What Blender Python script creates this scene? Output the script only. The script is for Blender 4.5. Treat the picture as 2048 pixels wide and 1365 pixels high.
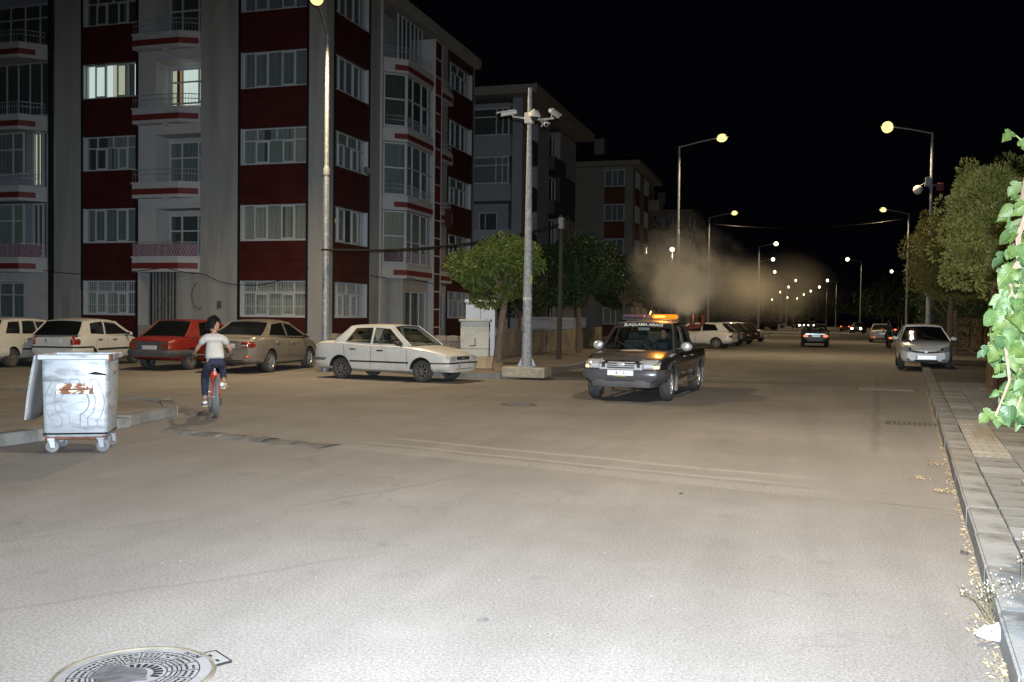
import bpy, math, random
import numpy as np
from mathutils import Matrix, Vector
from mathutils.geometry import tessellate_polygon

R = math.radians
random.seed(7)
rng = np.random.default_rng(11)
sc = bpy.context.scene
for o in list(bpy.data.objects):
    bpy.data.objects.remove(o)
COL = sc.collection

# ------------------------------------------------------------------ camera
CAM_H, YAW, PITCH, ROLL = 1.65, R(16.9), R(-1.45), 0.012
fwd = Vector((-math.sin(YAW) * math.cos(PITCH), math.cos(YAW) * math.cos(PITCH), math.sin(PITCH)))
r0 = Vector((math.cos(YAW), math.sin(YAW), 0.0))
u0 = r0.cross(fwd)
cr = r0 * math.cos(ROLL) + u0 * math.sin(ROLL)
cu = u0 * math.cos(ROLL) - r0 * math.sin(ROLL)
cam_d = bpy.data.cameras.new('camera')
cam = bpy.data.objects.new('camera', cam_d)
COL.objects.link(cam)
cam_d.sensor_width = 36.0
cam_d.lens = 36.0 * 1900.0 / 2048.0
cam_d.clip_start = 0.05
cam_d.clip_end = 3000.0
cam.matrix_world = Matrix(((cr.x, cu.x, -fwd.x, 0), (cr.y, cu.y, -fwd.y, 0), (cr.z, cu.z, -fwd.z, CAM_H), (0, 0, 0, 1)))
sc.camera = cam

# ------------------------------------------------------------------ night sky
W = bpy.data.worlds.new('World')
sc.world = W
W.use_nodes = True
wn = W.node_tree
bg = wn.nodes['Background']
bg.inputs[0].default_value = (0.30, 0.36, 0.62, 1)
bg.inputs[1].default_value = 0.0022

# ------------------------------------------------------------------ the photographer's flash, on the camera's hot shoe
FLASH_W = 15000.0
fl = bpy.data.lights.new('camera_flash', 'SPOT')
fl.energy = FLASH_W
fl.color = (0.80, 0.90, 1.0)
fl.spot_size = R(62)
fl.spot_blend = 1.0
fl.shadow_soft_size = 0.035
flo = bpy.data.objects.new('camera_flash', fl)
COL.objects.link(flo)
flo.location = Vector((0, 0, CAM_H)) + cu * 0.16 + cr * 0.05 - fwd * 0.03
aim = (fwd - cu * 0.075).normalized()
flo.rotation_euler = aim.to_track_quat('-Z', 'Y').to_euler()
flo.scale = (2.2, 1.0, 1.0)      # a flash head throws a wide, low beam

vs = sc.view_settings
vs.view_transform = 'Standard'
vs.look = 'None'
vs.exposure = 0.0
vs.gamma = 1.0
vs.use_curve_mapping = False
cy = sc.cycles
cy.use_denoising = True
try:
    cy.denoiser = 'OPENIMAGEDENOISE'
except Exception:
    pass
cy.max_bounces = 6
cy.diffuse_bounces = 2
cy.glossy_bounces = 3
cy.transmission_bounces = 4
cy.transparent_max_bounces = 24
cy.volume_bounces = 3
cy.sample_clamp_indirect = 3.0
cy.caustics_reflective = False
cy.caustics_refractive = False
cy.volume_step_rate = 1.0
cy.volume_max_steps = 160

# ------------------------------------------------------------------ tags and objects
def tag(o, label=None, cat=None, group=None, kind=None):
    if label: o['label'] = label
    if cat: o['category'] = cat
    if group: o['group'] = group
    if kind: o['kind'] = kind
    return o

def thing(name, label, cat, loc=(0, 0, 0), rz=0.0, group=None):
    o = bpy.data.objects.new(name, None)
    o.empty_display_size = 0.3
    COL.objects.link(o)
    o.location = loc
    o.rotation_euler = (0, 0, rz)
    return tag(o, label, cat, group)

def node_empty(name, parent, loc=(0, 0, 0), rot=(0, 0, 0)):
    o = bpy.data.objects.new(name, None)
    COL.objects.link(o)
    o.parent = parent
    o.location = loc
    o.rotation_euler = rot
    return o

def link(name, mesh, parent=None, loc=(0, 0, 0), rot=(0, 0, 0), scale=None):
    o = bpy.data.objects.new(name, mesh)
    COL.objects.link(o)
    o.parent = parent
    o.location = loc
    o.rotation_euler = rot
    if scale is not None:
        o.scale = scale if hasattr(scale, '__len__') else (scale,) * 3
    return o

def copy_tree(o, parent=None):
    c = o.copy()
    COL.objects.link(c)
    c.parent = parent
    for ch in list(o.children):
        copy_tree(ch, c)
    return c

class MB:
    """collects geometry for one mesh"""
    def __init__(self, M=None):
        self.v = []; self.f = []; self.M = M
    def add(self, verts, faces, M=None):
        k = len(self.v)
        T = M if M is not None else self.M
        if M is not None and self.M is not None:
            T = self.M @ M
        flip = False
        if T is not None:
            flip = T.to_3x3().determinant() < 0
            verts = [tuple(T @ Vector(p)) for p in verts]
        self.v += [tuple(p) for p in verts]
        for f in faces:
            g = tuple(i + k for i in f)
            self.f.append(g[::-1] if flip else g)
        return self
    def box(self, x0, x1, y0, y1, z0, z1, M=None):
        v = [(x0, y0, z0), (x1, y0, z0), (x1, y1, z0), (x0, y1, z0), (x0, y0, z1), (x1, y0, z1), (x1, y1, z1), (x0, y1, z1)]
        f = [(3, 2, 1, 0), (4, 5, 6, 7), (0, 1, 5, 4), (1, 2, 6, 5), (2, 3, 7, 6), (3, 0, 4, 7)]
        return self.add(v, f, M)
    def prism(self, poly, z0, z1, M=None):
        """poly: ccw list of (x, y); extruded along z"""
        n = len(poly)
        v = [(p[0], p[1], z0) for p in poly] + [(p[0], p[1], z1) for p in poly]
        f = [tuple(range(n - 1, -1, -1)), tuple(range(n, 2 * n))]
        f += [(i, (i + 1) % n, n + (i + 1) % n, n + i) for i in range(n)]
        return self.add(v, f, M)
    def tube(self, pts, rad, n=8, caps=True, M=None, flat=1.0):
        pts = [Vector(p) for p in pts]
        if not hasattr(rad, '__len__'):
            rad = [rad] * len(pts)
        v = []; f = []
        ref = None
        for i, p in enumerate(pts):
            a = pts[max(i - 1, 0)]; b = pts[min(i + 1, len(pts) - 1)]
            d = (b - a)
            d = d.normalized() if d.length > 1e-9 else Vector((0, 0, 1))
            if ref is None:
                ref = Vector((0, 0, 1)) if abs(d.z) < 0.9 else Vector((1, 0, 0))
            x = ref - d * ref.dot(d)
            x = x.normalized() if x.length > 1e-6 else d.orthogonal().normalized()
            ref = x
            y = d.cross(x)
            for k in range(n):
                t = 2 * math.pi * k / n
                v.append(p + (x * math.cos(t) + y * math.sin(t) * flat) * rad[i])
        for i in range(len(pts) - 1):
            for k in range(n):
                k2 = (k + 1) % n
                f.append((i * n + k, i * n + k2, (i + 1) * n + k2, (i + 1) * n + k))
        if caps:
            f.append(tuple(range(n - 1, -1, -1)))
            m = (len(pts) - 1) * n
            f.append(tuple(m + k for k in range(n)))
        return self.add(v, f, M)
    def cyl(self, p0, p1, r0, r1=None, n=12, M=None):
        return self.tube([p0, p1], [r0, r0 if r1 is None else r1], n, True, M)
    def lathe(self, prof, n=24, M=None, closed=False):
        """prof: list of (r, z) turned about z"""
        v = []; f = []
        m = len(prof)
        for r_, z_ in prof:
            for k in range(n):
                t = 2 * math.pi * k / n
                v.append((r_ * math.cos(t), r_ * math.sin(t), z_))
        rows = m if closed else m - 1
        for i in range(rows):
            j = (i + 1) % m
            for k in range(n):
                k2 = (k + 1) % n
                f.append((i * n + k, i * n + k2, j * n + k2, j * n + k))
        return self.add(v, f, M)
    def grid(self, P, M=None, closeu=False):
        """P: rows of points"""
        a, b = len(P), len(P[0])
        v = [p for row in P for p in row]
        f = []
        for i in range(a - 1):
            for j in range(b - 1 if not closeu else b):
                j2 = (j + 1) % b
                f.append((i * b + j, i * b + j2, (i + 1) * b + j2, (i + 1) * b + j))
        return self.add(v, f, M)
    def ball(self, c, r, nu=12, nv=8, sc_=(1, 1, 1), M=None):
        P = []
        for i in range(nv + 1):
            a = math.pi * i / nv
            row = []
            for j in range(nu):
                b = 2 * math.pi * j / nu
                row.append((c[0] + r * sc_[0] * math.sin(a) * math.cos(b), c[1] + r * sc_[1] * math.sin(a) * math.sin(b), c[2] - r * sc_[2] * math.cos(a)))
            P.append(row)
        return self.grid(P, M, closeu=True)
    def mesh(self, name, mat, smooth=False):
        m = bpy.data.meshes.new(name)
        m.from_pydata(self.v, [], self.f)
        m.materials.append(mat)
        if smooth:
            m.polygons.foreach_set('use_smooth', [True] * len(m.polygons))
            if smooth != 'all':
                try:
                    m.set_sharp_from_angle(angle=R(smooth if smooth is not True else 38))
                except Exception:
                    pass
        m.update()
        return m
    def build(self, name, mat, parent=None, smooth=False, bevel=0.0, loc=(0, 0, 0), rot=(0, 0, 0)):
        o = link(name, self.mesh(name, mat, smooth), parent, loc, rot)
        if bevel:
            b = o.modifiers.new('bevel', 'BEVEL')
            b.width = bevel; b.segments = 2; b.limit_method = 'ANGLE'; b.angle_limit = R(40)
            o.data.polygons.foreach_set('use_smooth', [True] * len(o.data.polygons))
            try:
                o.data.set_sharp_from_angle(angle=R(50))
            except Exception:
                pass
        return o

def rotm(rx=0, ry=0, rz=0, loc=(0, 0, 0)):
    from mathutils import Euler
    return Matrix.Translation(loc) @ Euler((rx, ry, rz)).to_matrix().to_4x4()

# ------------------------------------------------------------------ materials
MATS = {}
def nt(m):
    m.use_nodes = True
    return m.node_tree, m.node_tree.nodes, m.node_tree.links

def pmat(name, col, rough=0.6, metal=0.0, var=0.0, vscale=6.0, bump=0.0, bscale=60.0, dirt=None, dscale=1.5, dlo=0.5, dhi=0.7, coat=0.0, spec=0.5, emit=None, estr=0.0, stretch=None, alpha=None):
    """principled material with noise-driven tone, an optional second 'dirt' colour and fine bump"""
    if name in MATS: return MATS[name]
    m = bpy.data.materials.new(name)
    t, n, l = nt(m)
    b = n['Principled BSDF']
    b.inputs['Base Color'].default_value = (*col, 1)
    b.inputs['Roughness'].default_value = rough
    b.inputs['Metallic'].default_value = metal
    b.inputs['Specular IOR Level'].default_value = spec
    if coat:
        b.inputs['Coat Weight'].default_value = coat
        b.inputs['Coat Roughness'].default_value = 0.06
    if emit:
        b.inputs['Emission Color'].default_value = (*emit, 1)
        b.inputs['Emission Strength'].default_value = estr
    if alpha is not None:
        b.inputs['Alpha'].default_value = alpha
    if var or dirt or bump:
        tc = n.new('ShaderNodeTexCoord')
        src = tc.outputs['Object']
        if stretch:
            mp = n.new('ShaderNodeMapping'); mp.inputs['Scale'].default_value = stretch
            l.new(src, mp.inputs[0]); src = mp.outputs[0]
    last = None
    if var:
        nz = n.new('ShaderNodeTexNoise'); nz.inputs['Scale'].default_value = vscale; nz.inputs['Detail'].default_value = 5
        l.new(src, nz.inputs[0])
        mr = n.new('ShaderNodeMapRange'); mr.inputs['From Min'].default_value = 0.3; mr.inputs['From Max'].default_value = 0.7
        mr.inputs['To Min'].default_value = 1 - var; mr.inputs['To Max'].default_value = 1 + var
        l.new(nz.outputs[0], mr.inputs[0])
        mx = n.new('ShaderNodeVectorMath'); mx.operation = 'SCALE'
        mx.inputs[0].default_value = col
        l.new(mr.outputs[0], mx.inputs['Scale'])
        last = mx.outputs[0]
    if dirt:
        nz2 = n.new('ShaderNodeTexNoise'); nz2.inputs['Scale'].default_value = dscale; nz2.inputs['Detail'].default_value = 7; nz2.inputs['Roughness'].default_value = 0.65
        l.new(src, nz2.inputs[0])
        mr2 = n.new('ShaderNodeMapRange'); mr2.inputs['From Min'].default_value = dlo; mr2.inputs['From Max'].default_value = dhi
        l.new(nz2.outputs[0], mr2.inputs[0])
        mx2 = n.new('ShaderNodeMix'); mx2.data_type = 'RGBA'
        l.new(mr2.outputs[0], mx2.inputs[0])
        if last is not None: l.new(last, mx2.inputs[6])
        else: mx2.inputs[6].default_value = (*col, 1)
        mx2.inputs[7].default_value = (*dirt, 1)
        last = mx2.outputs[2]
    if last is not None:
        l.new(last, b.inputs['Base Color'])
    if bump:
        nb = n.new('ShaderNodeTexNoise'); nb.inputs['Scale'].default_value = bscale; nb.inputs['Detail'].default_value = 4
        l.new(src, nb.inputs[0])
        bp = n.new('ShaderNodeBump'); bp.inputs['Strength'].default_value = bump; bp.inputs['Distance'].default_value = 0.01
        l.new(nb.outputs[0], bp.inputs['Height'])
        l.new(bp.outputs[0], b.inputs['Normal'])
    MATS[name] = m
    return m

def emat(name, col, s):
    if name in MATS: return MATS[name]
    m = bpy.data.materials.new(name)
    t, n, l = nt(m)
    n.remove(n['Principled BSDF'])
    e = n.new('ShaderNodeEmission')
    e.inputs[0].default_value = (*col, 1); e.inputs[1].default_value = s
    l.new(e.outputs[0], n['Material Output'].inputs[0])
    MATS[name] = m
    return m

def glassmat(name, tint=(0.5, 0.55, 0.55), refl=1.0):
    """thin pane: tinted see-through plus mirror-like reflection that grows at grazing angles"""
    if name in MATS: return MATS[name]
    m = bpy.data.materials.new(name)
    t, n, l = nt(m)
    n.remove(n['Principled BSDF'])
    tr = n.new('ShaderNodeBsdfTransparent'); tr.inputs[0].default_value = (*tint, 1)
    gl = n.new('ShaderNodeBsdfGlossy'); gl.inputs['Roughness'].default_value = 0.03
    gl.inputs[0].default_value = (refl, refl, refl, 1)
    fr = n.new('ShaderNodeFresnel')
    ge = n.new('ShaderNodeNewGeometry'); io = n.new('ShaderNodeMapRange'); io.inputs['To Min'].default_value = 1.5; io.inputs['To Max'].default_value = 1 / 1.5
    l.new(ge.outputs['Backfacing'], io.inputs[0]); l.new(io.outputs[0], fr.inputs[0])
    mx = n.new('ShaderNodeMixShader')
    l.new(fr.outputs[0], mx.inputs[0]); l.new(tr.outputs[0], mx.inputs[1]); l.new(gl.outputs[0], mx.inputs[2])
    l.new(mx.outputs[0], n['Material Output'].inputs[0])
    MATS[name] = m
    return m

def foliage(name, c1, c2, trans=0.25, rough=0.55, scale=3.0):
    if name in MATS: return MATS[name]
    m = bpy.data.materials.new(name)
    t, n, l = nt(m)
    b = n['Principled BSDF']
    b.inputs['Roughness'].default_value = rough
    tc = n.new('ShaderNodeTexCoord')
    nz = n.new('ShaderNodeTexNoise'); nz.inputs['Scale'].default_value = scale; nz.inputs['Detail'].default_value = 6
    l.new(tc.outputs['Object'], nz.inputs[0])
    cr_ = n.new('ShaderNodeMapRange'); cr_.inputs['From Min'].default_value = 0.35; cr_.inputs['From Max'].default_value = 0.65
    l.new(nz.outputs[0], cr_.inputs[0])
    mx = n.new('ShaderNodeMix'); mx.data_type = 'RGBA'
    mx.inputs[6].default_value = (*c1, 1); mx.inputs[7].default_value = (*c2, 1)
    l.new(cr_.outputs[0], mx.inputs[0])
    l.new(mx.outputs[2], b.inputs['Base Color'])
    tl = n.new('ShaderNodeBsdfTranslucent')
    l.new(mx.outputs[2], tl.inputs[0])
    ms = n.new('ShaderNodeMixShader'); ms.inputs[0].default_value = trans
    l.new(b.outputs[0], ms.inputs[1]); l.new(tl.outputs[0], ms.inputs[2])
    l.new(ms.outputs[0], n['Material Output'].inputs[0])
    MATS[name] = m
    return m

def text_mesh(body, size, mat, name='lettering', bold=0.0):
    cu_ = bpy.data.curves.new(name, 'FONT')
    cu_.body = body; cu_.size = size; cu_.align_x = 'CENTER'; cu_.align_y = 'CENTER'; cu_.extrude = 0.0015; cu_.offset = bold
    cu_.resolution_u = 2
    o = bpy.data.objects.new(name, cu_)
    COL.objects.link(o)
    dg = bpy.context.evaluated_depsgraph_get()
    me = bpy.data.meshes.new_from_object(o.evaluated_get(dg))
    bpy.data.objects.remove(o)
    bpy.data.curves.remove(cu_)
    me.materials.clear(); me.materials.append(mat)
    return me
# ------------------------------------------------------------------ ground
def asphalt_material():
    m = bpy.data.materials.new('dusty_asphalt')
    t, n, l = nt(m)
    b = n['Principled BSDF']
    b.inputs['Roughness'].default_value = 0.82
    b.inputs['Specular IOR Level'].default_value = 0.3
    tc = n.new('ShaderNodeTexCoord'); P = tc.outputs['Object']
    def noise(scale, detail=4, rough=0.55, src=P, dist=0.0):
        z = n.new('ShaderNodeTexNoise'); z.inputs['Scale'].default_value = scale; z.inputs['Detail'].default_value = detail
        z.inputs['Roughness'].default_value = rough; z.inputs['Distortion'].default_value = dist
        l.new(src, z.inputs[0]); return z.outputs[0]
    def mapr(x, a, b_, c, d):
        k = n.new('ShaderNodeMapRange'); k.inputs['From Min'].default_value = a; k.inputs['From Max'].default_value = b_
        k.inputs['To Min'].default_value = c; k.inputs['To Max'].default_value = d; l.new(x, k.inputs[0]); return k.outputs[0]
    def math_(op, x, y):
        k = n.new('ShaderNodeMath'); k.operation = op
        for i, q in enumerate((x, y)):
            if hasattr(q, 'links'): l.new(q, k.inputs[i])
            else: k.inputs[i].default_value = q
        return k.outputs[0]
    def mixc(fac, a, b_):
        k = n.new('ShaderNodeMix'); k.data_type = 'RGBA'
        l.new(fac, k.inputs[0])
        for i, q in ((6, a), (7, b_)):
            if hasattr(q, 'links'): l.new(q, k.inputs[i])
            else: k.inputs[i].default_value = (*q, 1)
        return k.outputs[2]
    base = mixc(mapr(noise(0.45, 6, 0.6), 0.35, 0.65, 0, 1), (0.188, 0.174, 0.162), (0.240, 0.225, 0.213))
    # dusty tracks drawn out along the street
    mp = n.new('ShaderNodeMapping'); mp.inputs['Scale'].default_value = (1.6, 0.10, 1); mp.inputs['Rotation'].default_value = (0, 0, R(6))
    l.new(P, mp.inputs[0])
    base = mixc(mapr(noise(1.0, 6, 0.6, mp.outputs[0]), 0.42, 0.72, 0, 0.38), base, (0.13, 0.122, 0.112))
    # patches of old dark stains
    base = mixc(mapr(noise(1.3, 7, 0.7), 0.58, 0.74, 0, 0.35), base, (0.11, 0.104, 0.098))
    # exposed aggregate: pale stones and dark pits
    vo = n.new('ShaderNodeTexVoronoi'); vo.inputs['Scale'].default_value = 75; l.new(P, vo.inputs[0])
    vo2 = n.new('ShaderNodeTexVoronoi'); vo2.inputs['Scale'].default_value = 46; l.new(P, vo2.inputs[0])
    grain = mapr(noise(62, 5, 0.8), 0.3, 0.7, 0.42, 1.55)
    k = n.new('ShaderNodeVectorMath'); k.operation = 'SCALE'; l.new(base, k.inputs[0]); l.new(grain, k.inputs['Scale'])
    base = k.outputs[0]
    pits = math_('MULTIPLY', mapr(vo2.outputs[0], 0.0, 0.22, 1, 0), mapr(noise(9, 3), 0.36, 0.55, 0.12, 0.9))
    base = mixc(pits, base, (0.045, 0.042, 0.04))
    stones = math_('MULTIPLY', mapr(vo.outputs[0], 0.0, 0.25, 1, 0), mapr(noise(14, 2), 0.5, 0.66, 0, 0.6))
    base = mixc(stones, base, (0.36, 0.35, 0.33))
    # lines: a trench repair across the street, its coarse band, and cracks
    sx = n.new('ShaderNodeSeparateXYZ')
    wob = n.new('ShaderNodeTexNoise'); wob.inputs['Scale'].default_value = 1.1; wob.inputs['Detail'].default_value = 5; l.new(P, wob.inputs[0])
    ad = n.new('ShaderNodeVectorMath'); ad.operation = 'MULTIPLY_ADD'
    l.new(wob.outputs['Color'], ad.inputs[0]); ad.inputs[1].default_value = (0.22, 0.22, 0); l.new(P, ad.inputs[2])
    l.new(ad.outputs[0], sx.inputs[0])
    def line(x0, y0, x1, y1, w, soft, rng_=True, off=0.11):
        x0 += off; x1 += off; y0 += off; y1 += off
        d = Vector((x1 - x0, y1 - y0)); L = d.length; d /= L
        nx, ny = -d.y, d.x
        dist = math_('ABSOLUTE', math_('ADD', math_('ADD', math_('MULTIPLY', sx.outputs[0], nx), math_('MULTIPLY', sx.outputs[1], ny)), -(nx * x0 + ny * y0)), 0)
        a = mapr(dist, w, w + soft, 1, 0)
        al = math_('ADD', math_('ADD', math_('MULTIPLY', sx.outputs[0], d.x), math_('MULTIPLY', sx.outputs[1], d.y)), -(d.x * x0 + d.y * y0))
        e = math_('MULTIPLY', mapr(al, 0, 0.5, 0, 1), mapr(al, L - 0.8, L, 1, 0))
        return math_('MULTIPLY', a, e)
    for (x0, y0, x1, y1, w, s, f) in ((-5.4, 11.75, 0.3, 10.35, 0.03, 0.06, 0.55), (-5.6, 11.25, 0.3, 9.85, 0.025, 0.05, 0.5)):
        base = mixc(math_('MULTIPLY', line(x0, y0, x1, y1, w, s), f), base, (0.33, 0.31, 0.28))
    coarse = math_('MULTIPLY', line(-5.6, 10.85, 0.7, 9.35, 0.14, 0.08), mapr(noise(34, 3, 0.7), 0.42, 0.6, 0, 0.75))
    base = mixc(coarse, base, (0.30, 0.285, 0.265))
    for (x0, y0, x1, y1, w, s, f) in ((-6.4, 4.0, -4.2, 7.2, 0.003, 0.03, 0.22), (-4.2, 7.0, -3.2, 9.4, 0.004, 0.03, 0.35), (-4.6, 3.6, -2.6, 6.2, 0.003, 0.035, 0.25), (0.9, 12.5, 2.2, 30.0, 0.01, 0.08, 0.3), (0.4, 9.3, 1.6, 8.9, 0.004, 0.03, 0.6), (-3.0, 26.0, 3.4, 27.5, 0.02, 0.06, 0.5)):
        base = mixc(math_('MULTIPLY', line(x0, y0, x1, y1, w, s), f), base, (0.06, 0.056, 0.052))
    # fine branching cracks, only where the surface has aged
    vc = n.new('ShaderNodeTexVoronoi'); vc.feature = 'DISTANCE_TO_EDGE'; vc.inputs['Scale'].default_value = 0.62
    wd = n.new('ShaderNodeTexNoise'); wd.inputs['Scale'].default_value = 2.4; wd.inputs['Detail'].default_value = 6; l.new(P, wd.inputs[0])
    av = n.new('ShaderNodeVectorMath'); av.operation = 'MULTIPLY_ADD'; l.new(wd.outputs['Color'], av.inputs[0]); av.inputs[1].default_value = (.75, .75, 0); l.new(P, av.inputs[2])
    l.new(av.outputs[0], vc.inputs[0])
    crk = math_('MULTIPLY', mapr(vc.outputs[0], .003, .016, 1, 0), mapr(noise(.32, 4), .50, .60, 0, .2))
    base = mixc(crk, base, (0.065, 0.06, 0.055))
    # oil spots, tyre-darkened lanes and pale dust
    base = mixc(mapr(noise(2.3, 3, .5), .66, .74, 0, .26), base, (0.075, 0.07, 0.066))
    base = mixc(mapr(noise(.8, 6, .62), .56, .74, 0, .32), base, (0.285, 0.275, 0.255))
    l.new(base, b.inputs['Base Color'])
    h = math_('ADD', math_('MULTIPLY', noise(95, 4, 0.65), 0.5), math_('MULTIPLY', pits, -0.5))
    bp = n.new('ShaderNodeBump'); bp.inputs['Strength'].default_value = 0.8; bp.inputs['Distance'].default_value = 0.014
    l.new(h, bp.inputs['Height']); l.new(bp.outputs[0], b.inputs['Normal'])
    return m

M_ASPH = asphalt_material()
g = MB()
g.grid([[(x, y, 0.0) for x in (-160, -40, -12, 12, 60, 160)] for y in (-25, 0, 30, 80, 200, 700)])
tag(g.build('road', M_ASPH), 'dusty grey asphalt road and side street', None, None, 'structure')

M_KERB = pmat('kerb_concrete', (0.235, 0.24, 0.24), 0.85, var=0.18, vscale=5, bump=0.35, bscale=45, dirt=(0.11, 0.105, 0.095), dscale=2.2, dlo=0.46, dhi=0.66)
M_KERB2 = pmat('kerb_concrete_dark', (0.21, 0.205, 0.19), 0.88, var=0.2, vscale=4, bump=0.35, bscale=45, dirt=(0.10, 0.09, 0.08), dscale=2.2, dlo=0.45, dhi=0.7)
M_PAVBASE = pmat('pavement_bed', (0.10, 0.092, 0.08), 0.95, var=0.2, vscale=8, bump=0.3)
M_PAVER = pmat('grey_paver', (0.185, 0.19, 0.19), 0.85, var=0.14, vscale=2.2, bump=0.3, bscale=70, dirt=(0.10, 0.09, 0.078), dscale=1.2, dlo=0.46, dhi=0.66)
M_PAVER2 = pmat('grey_paver_pale', (0.24, 0.245, 0.245), 0.85, var=0.14, vscale=2.6, bump=0.3, bscale=70, dirt=(0.15, 0.14, 0.12), dscale=1.6, dlo=0.5, dhi=0.75)
M_TACT = pmat('yellowed_tactile_tile', (0.30, 0.29, 0.255), 0.8, var=0.16, vscale=5, bump=0.2, dirt=(0.22, 0.20, 0.16), dscale=4)
M_SOIL = pmat('garden_soil', (0.075, 0.062, 0.045), 0.95, var=0.3, vscale=3, bump=0.6, bscale=20)

# right-hand pavement: local y runs along the kerb, local x away from the road
KA = math.atan(0.1)
pav = MB()
pav.box(0.24, 2.55, -6, 84, 0.0, 0.112)
pavement = tag(pav.build('pavement', M_PAVBASE, loc=(0.472, 0, 0), rot=(0, 0, -KA)), None, None, None, 'structure')
def stone_mesh(name, sx, sy, sz, mat, bev):
    b = MB().box(-sx / 2, sx / 2, -sy / 2, sy / 2, 0, sz)
    m = b.mesh(name, mat)
    import bmesh
    bm = bmesh.new(); bm.from_mesh(m)
    bmesh.ops.bevel(bm, geom=[e for e in bm.edges if min(v.co.z for v in e.verts) > sz * 0.5 and (abs(e.verts[0].co.x - e.verts[1].co.x) < 1e-4 or sz < .1)], offset=bev, segments=2, affect='EDGES')
    bm.to_mesh(m); bm.free()
    return m
kerb_meshes = [stone_mesh('kerb_stone', 0.235, 0.9985, 0.152, mm, 0.014) for mm in (M_KERB, M_KERB2)]
for i in range(-1, 46):
    s = i * 1.0
    if s < 1:
        continue
    k = link('kerb_stone', kerb_meshes[0 if random.random() < 0.8 else 1], pavement, (0.12 + random.uniform(-.008, .008), s + 0.5 * 0, random.uniform(-0.0012, 0.0008)), (random.uniform(-.0008, .0008), random.uniform(-.008, .008), random.uniform(-.005, .005)))
pm = [stone_mesh('paver', 0.392, 0.392, 0.032, mm, 0.005) for mm in (M_PAVER, M_PAVER2)]
for j in range(12, 66):
    for i in range(5):
        x = 0.245 + 0.2 + i * 0.4; y = j * 0.4
        if i == 0 and (11.9 < y < 16.2):
            continue
        link('paver', pm[int(random.random() < 0.25)], pavement, (x, y, 0.112 + random.uniform(-.002, .003)), (random.uniform(-.004, .004), random.uniform(-.006, .006), random.uniform(-.008, .008)))
tm = MB().box(-.196, .196, -.196, .196, 0, 0.032)
for q in range(4):
    tm.box(-.165 + q * .098, -.125 + q * .098, -.18, .18, 0.032, 0.038)
tmesh = tm.mesh('tactile_tile', M_TACT)
for y in [12.0 + 0.4 * k for k in range(11)]:
    link('tactile_tile', tmesh, pavement, (0.445, y, 0.113 + random.uniform(-.002, .004)), (0, random.uniform(-.008, .008), random.uniform(-.01, .01)))
link('tactile_tile', tmesh, pavement, (0.70, 9.9, 0.146), (0.02, 0.03, 0.06), (0.8, .55, 1))
# inner edging of the pavement and the garden soil behind it
eb = MB()
for i in range(28):
    eb.box(2.56, 2.68, i * 3.0, i * 3.0 + 2.98, 0, 0.2)
eb.build('edging', M_KERB2, pavement, bevel=0.01)
so = MB().grid([[(x, y, 0.13 + 0.05 * math.sin(x * 2.1 + y)) for x in (2.69, 4, 6, 10, 20, 60)] for y in (-6, 5, 15, 30, 50, 84)])
tag(so.build('garden_ground', M_SOIL, loc=(0.472, 0, 0), rot=(0, 0, -KA)), None, None, None, 'structure')

# left corner pavement beside the container
def poly_pavement(name, poly, z, mat, kerb_upto, kmat_i=1, closed_kerb=None):
    b = MB().prism(poly, 0.0, z)
    o = tag(b.build(name, mat), None, None, None, 'structure')
    for a, c in zip(kerb_upto[:-1], kerb_upto[1:]):
        a = Vector(a); c = Vector(c); d = c - a; L = d.length; nn = max(1, round(L)); d.normalize()
        for i in range(nn):
            p = a + d * (L * (i + 0.5) / nn)
            link('kerb_stone', kerb_meshes[kmat_i if random.random() < .7 else 1 - kmat_i], o, (p.x, p.y, random.uniform(-.015, .008)), (random.uniform(-.02, .02), random.uniform(-.012, .012), math.atan2(d.y, d.x) - math.pi / 2), (1, L / nn / 1.0, 1))
    return o
M_WORNPAV = pmat('worn_pavement', (0.20, 0.17, 0.145), 0.9, var=0.2, vscale=2.2, bump=0.4, bscale=30, dirt=(0.13, 0.115, 0.10), dscale=0.9, dlo=0.4, dhi=0.65)
LPOLY = [(-34, 3.0), (-9.35, 3.0), (-9.42, 8.0), (-9.45, 11.5), (-9.75, 13.0), (-10.6, 13.9), (-34, 18.6)]
lp = poly_pavement('corner_pavement', LPOLY, 0.13, M_WORNPAV, [(-9.27, 3.0), (-9.33, 8.0), (-9.36, 11.5), (-9.65, 12.95), (-10.5, 13.98), (-34, 18.75)])
CPOLY = [(-7.25, 60), (-7.15, 30), (-7.2, 25.2), (-7.7, 24.2), (-9.2, 24.0), (-13.2, 27.0), (-16.4, 31.2), (-16.4, 49.3), (-16.2, 60)]
cp = poly_pavement('building_pavement', CPOLY, 0.13, M_WORNPAV, [(-7.12, 60), (-7.03, 30), (-7.08, 25.1), (-7.6, 24.07), (-9.25, 23.86), (-13.3, 26.9)])
FPOLY = [(-13.2, 27.5), (-13.6, 29.5), (-40, 29.5), (-40, 32.5), (-16.4, 32.5), (-16.4, 31.0)]
tag(MB().prism([(-40, 29.4), (-14.6, 29.4), (-16.41, 31.2), (-16.41, 60), (-40, 60)], 0, 0.126).build('forecourt', M_WORNPAV), None, None, None, 'structure')
tag(MB().prism([(-9.0, 60.02), (-9.0, 180), (-40, 180), (-40, 60.02)], 0, 0.12).build('pavement_far', M_WORNPAV), None, None, None, 'structure')

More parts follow.
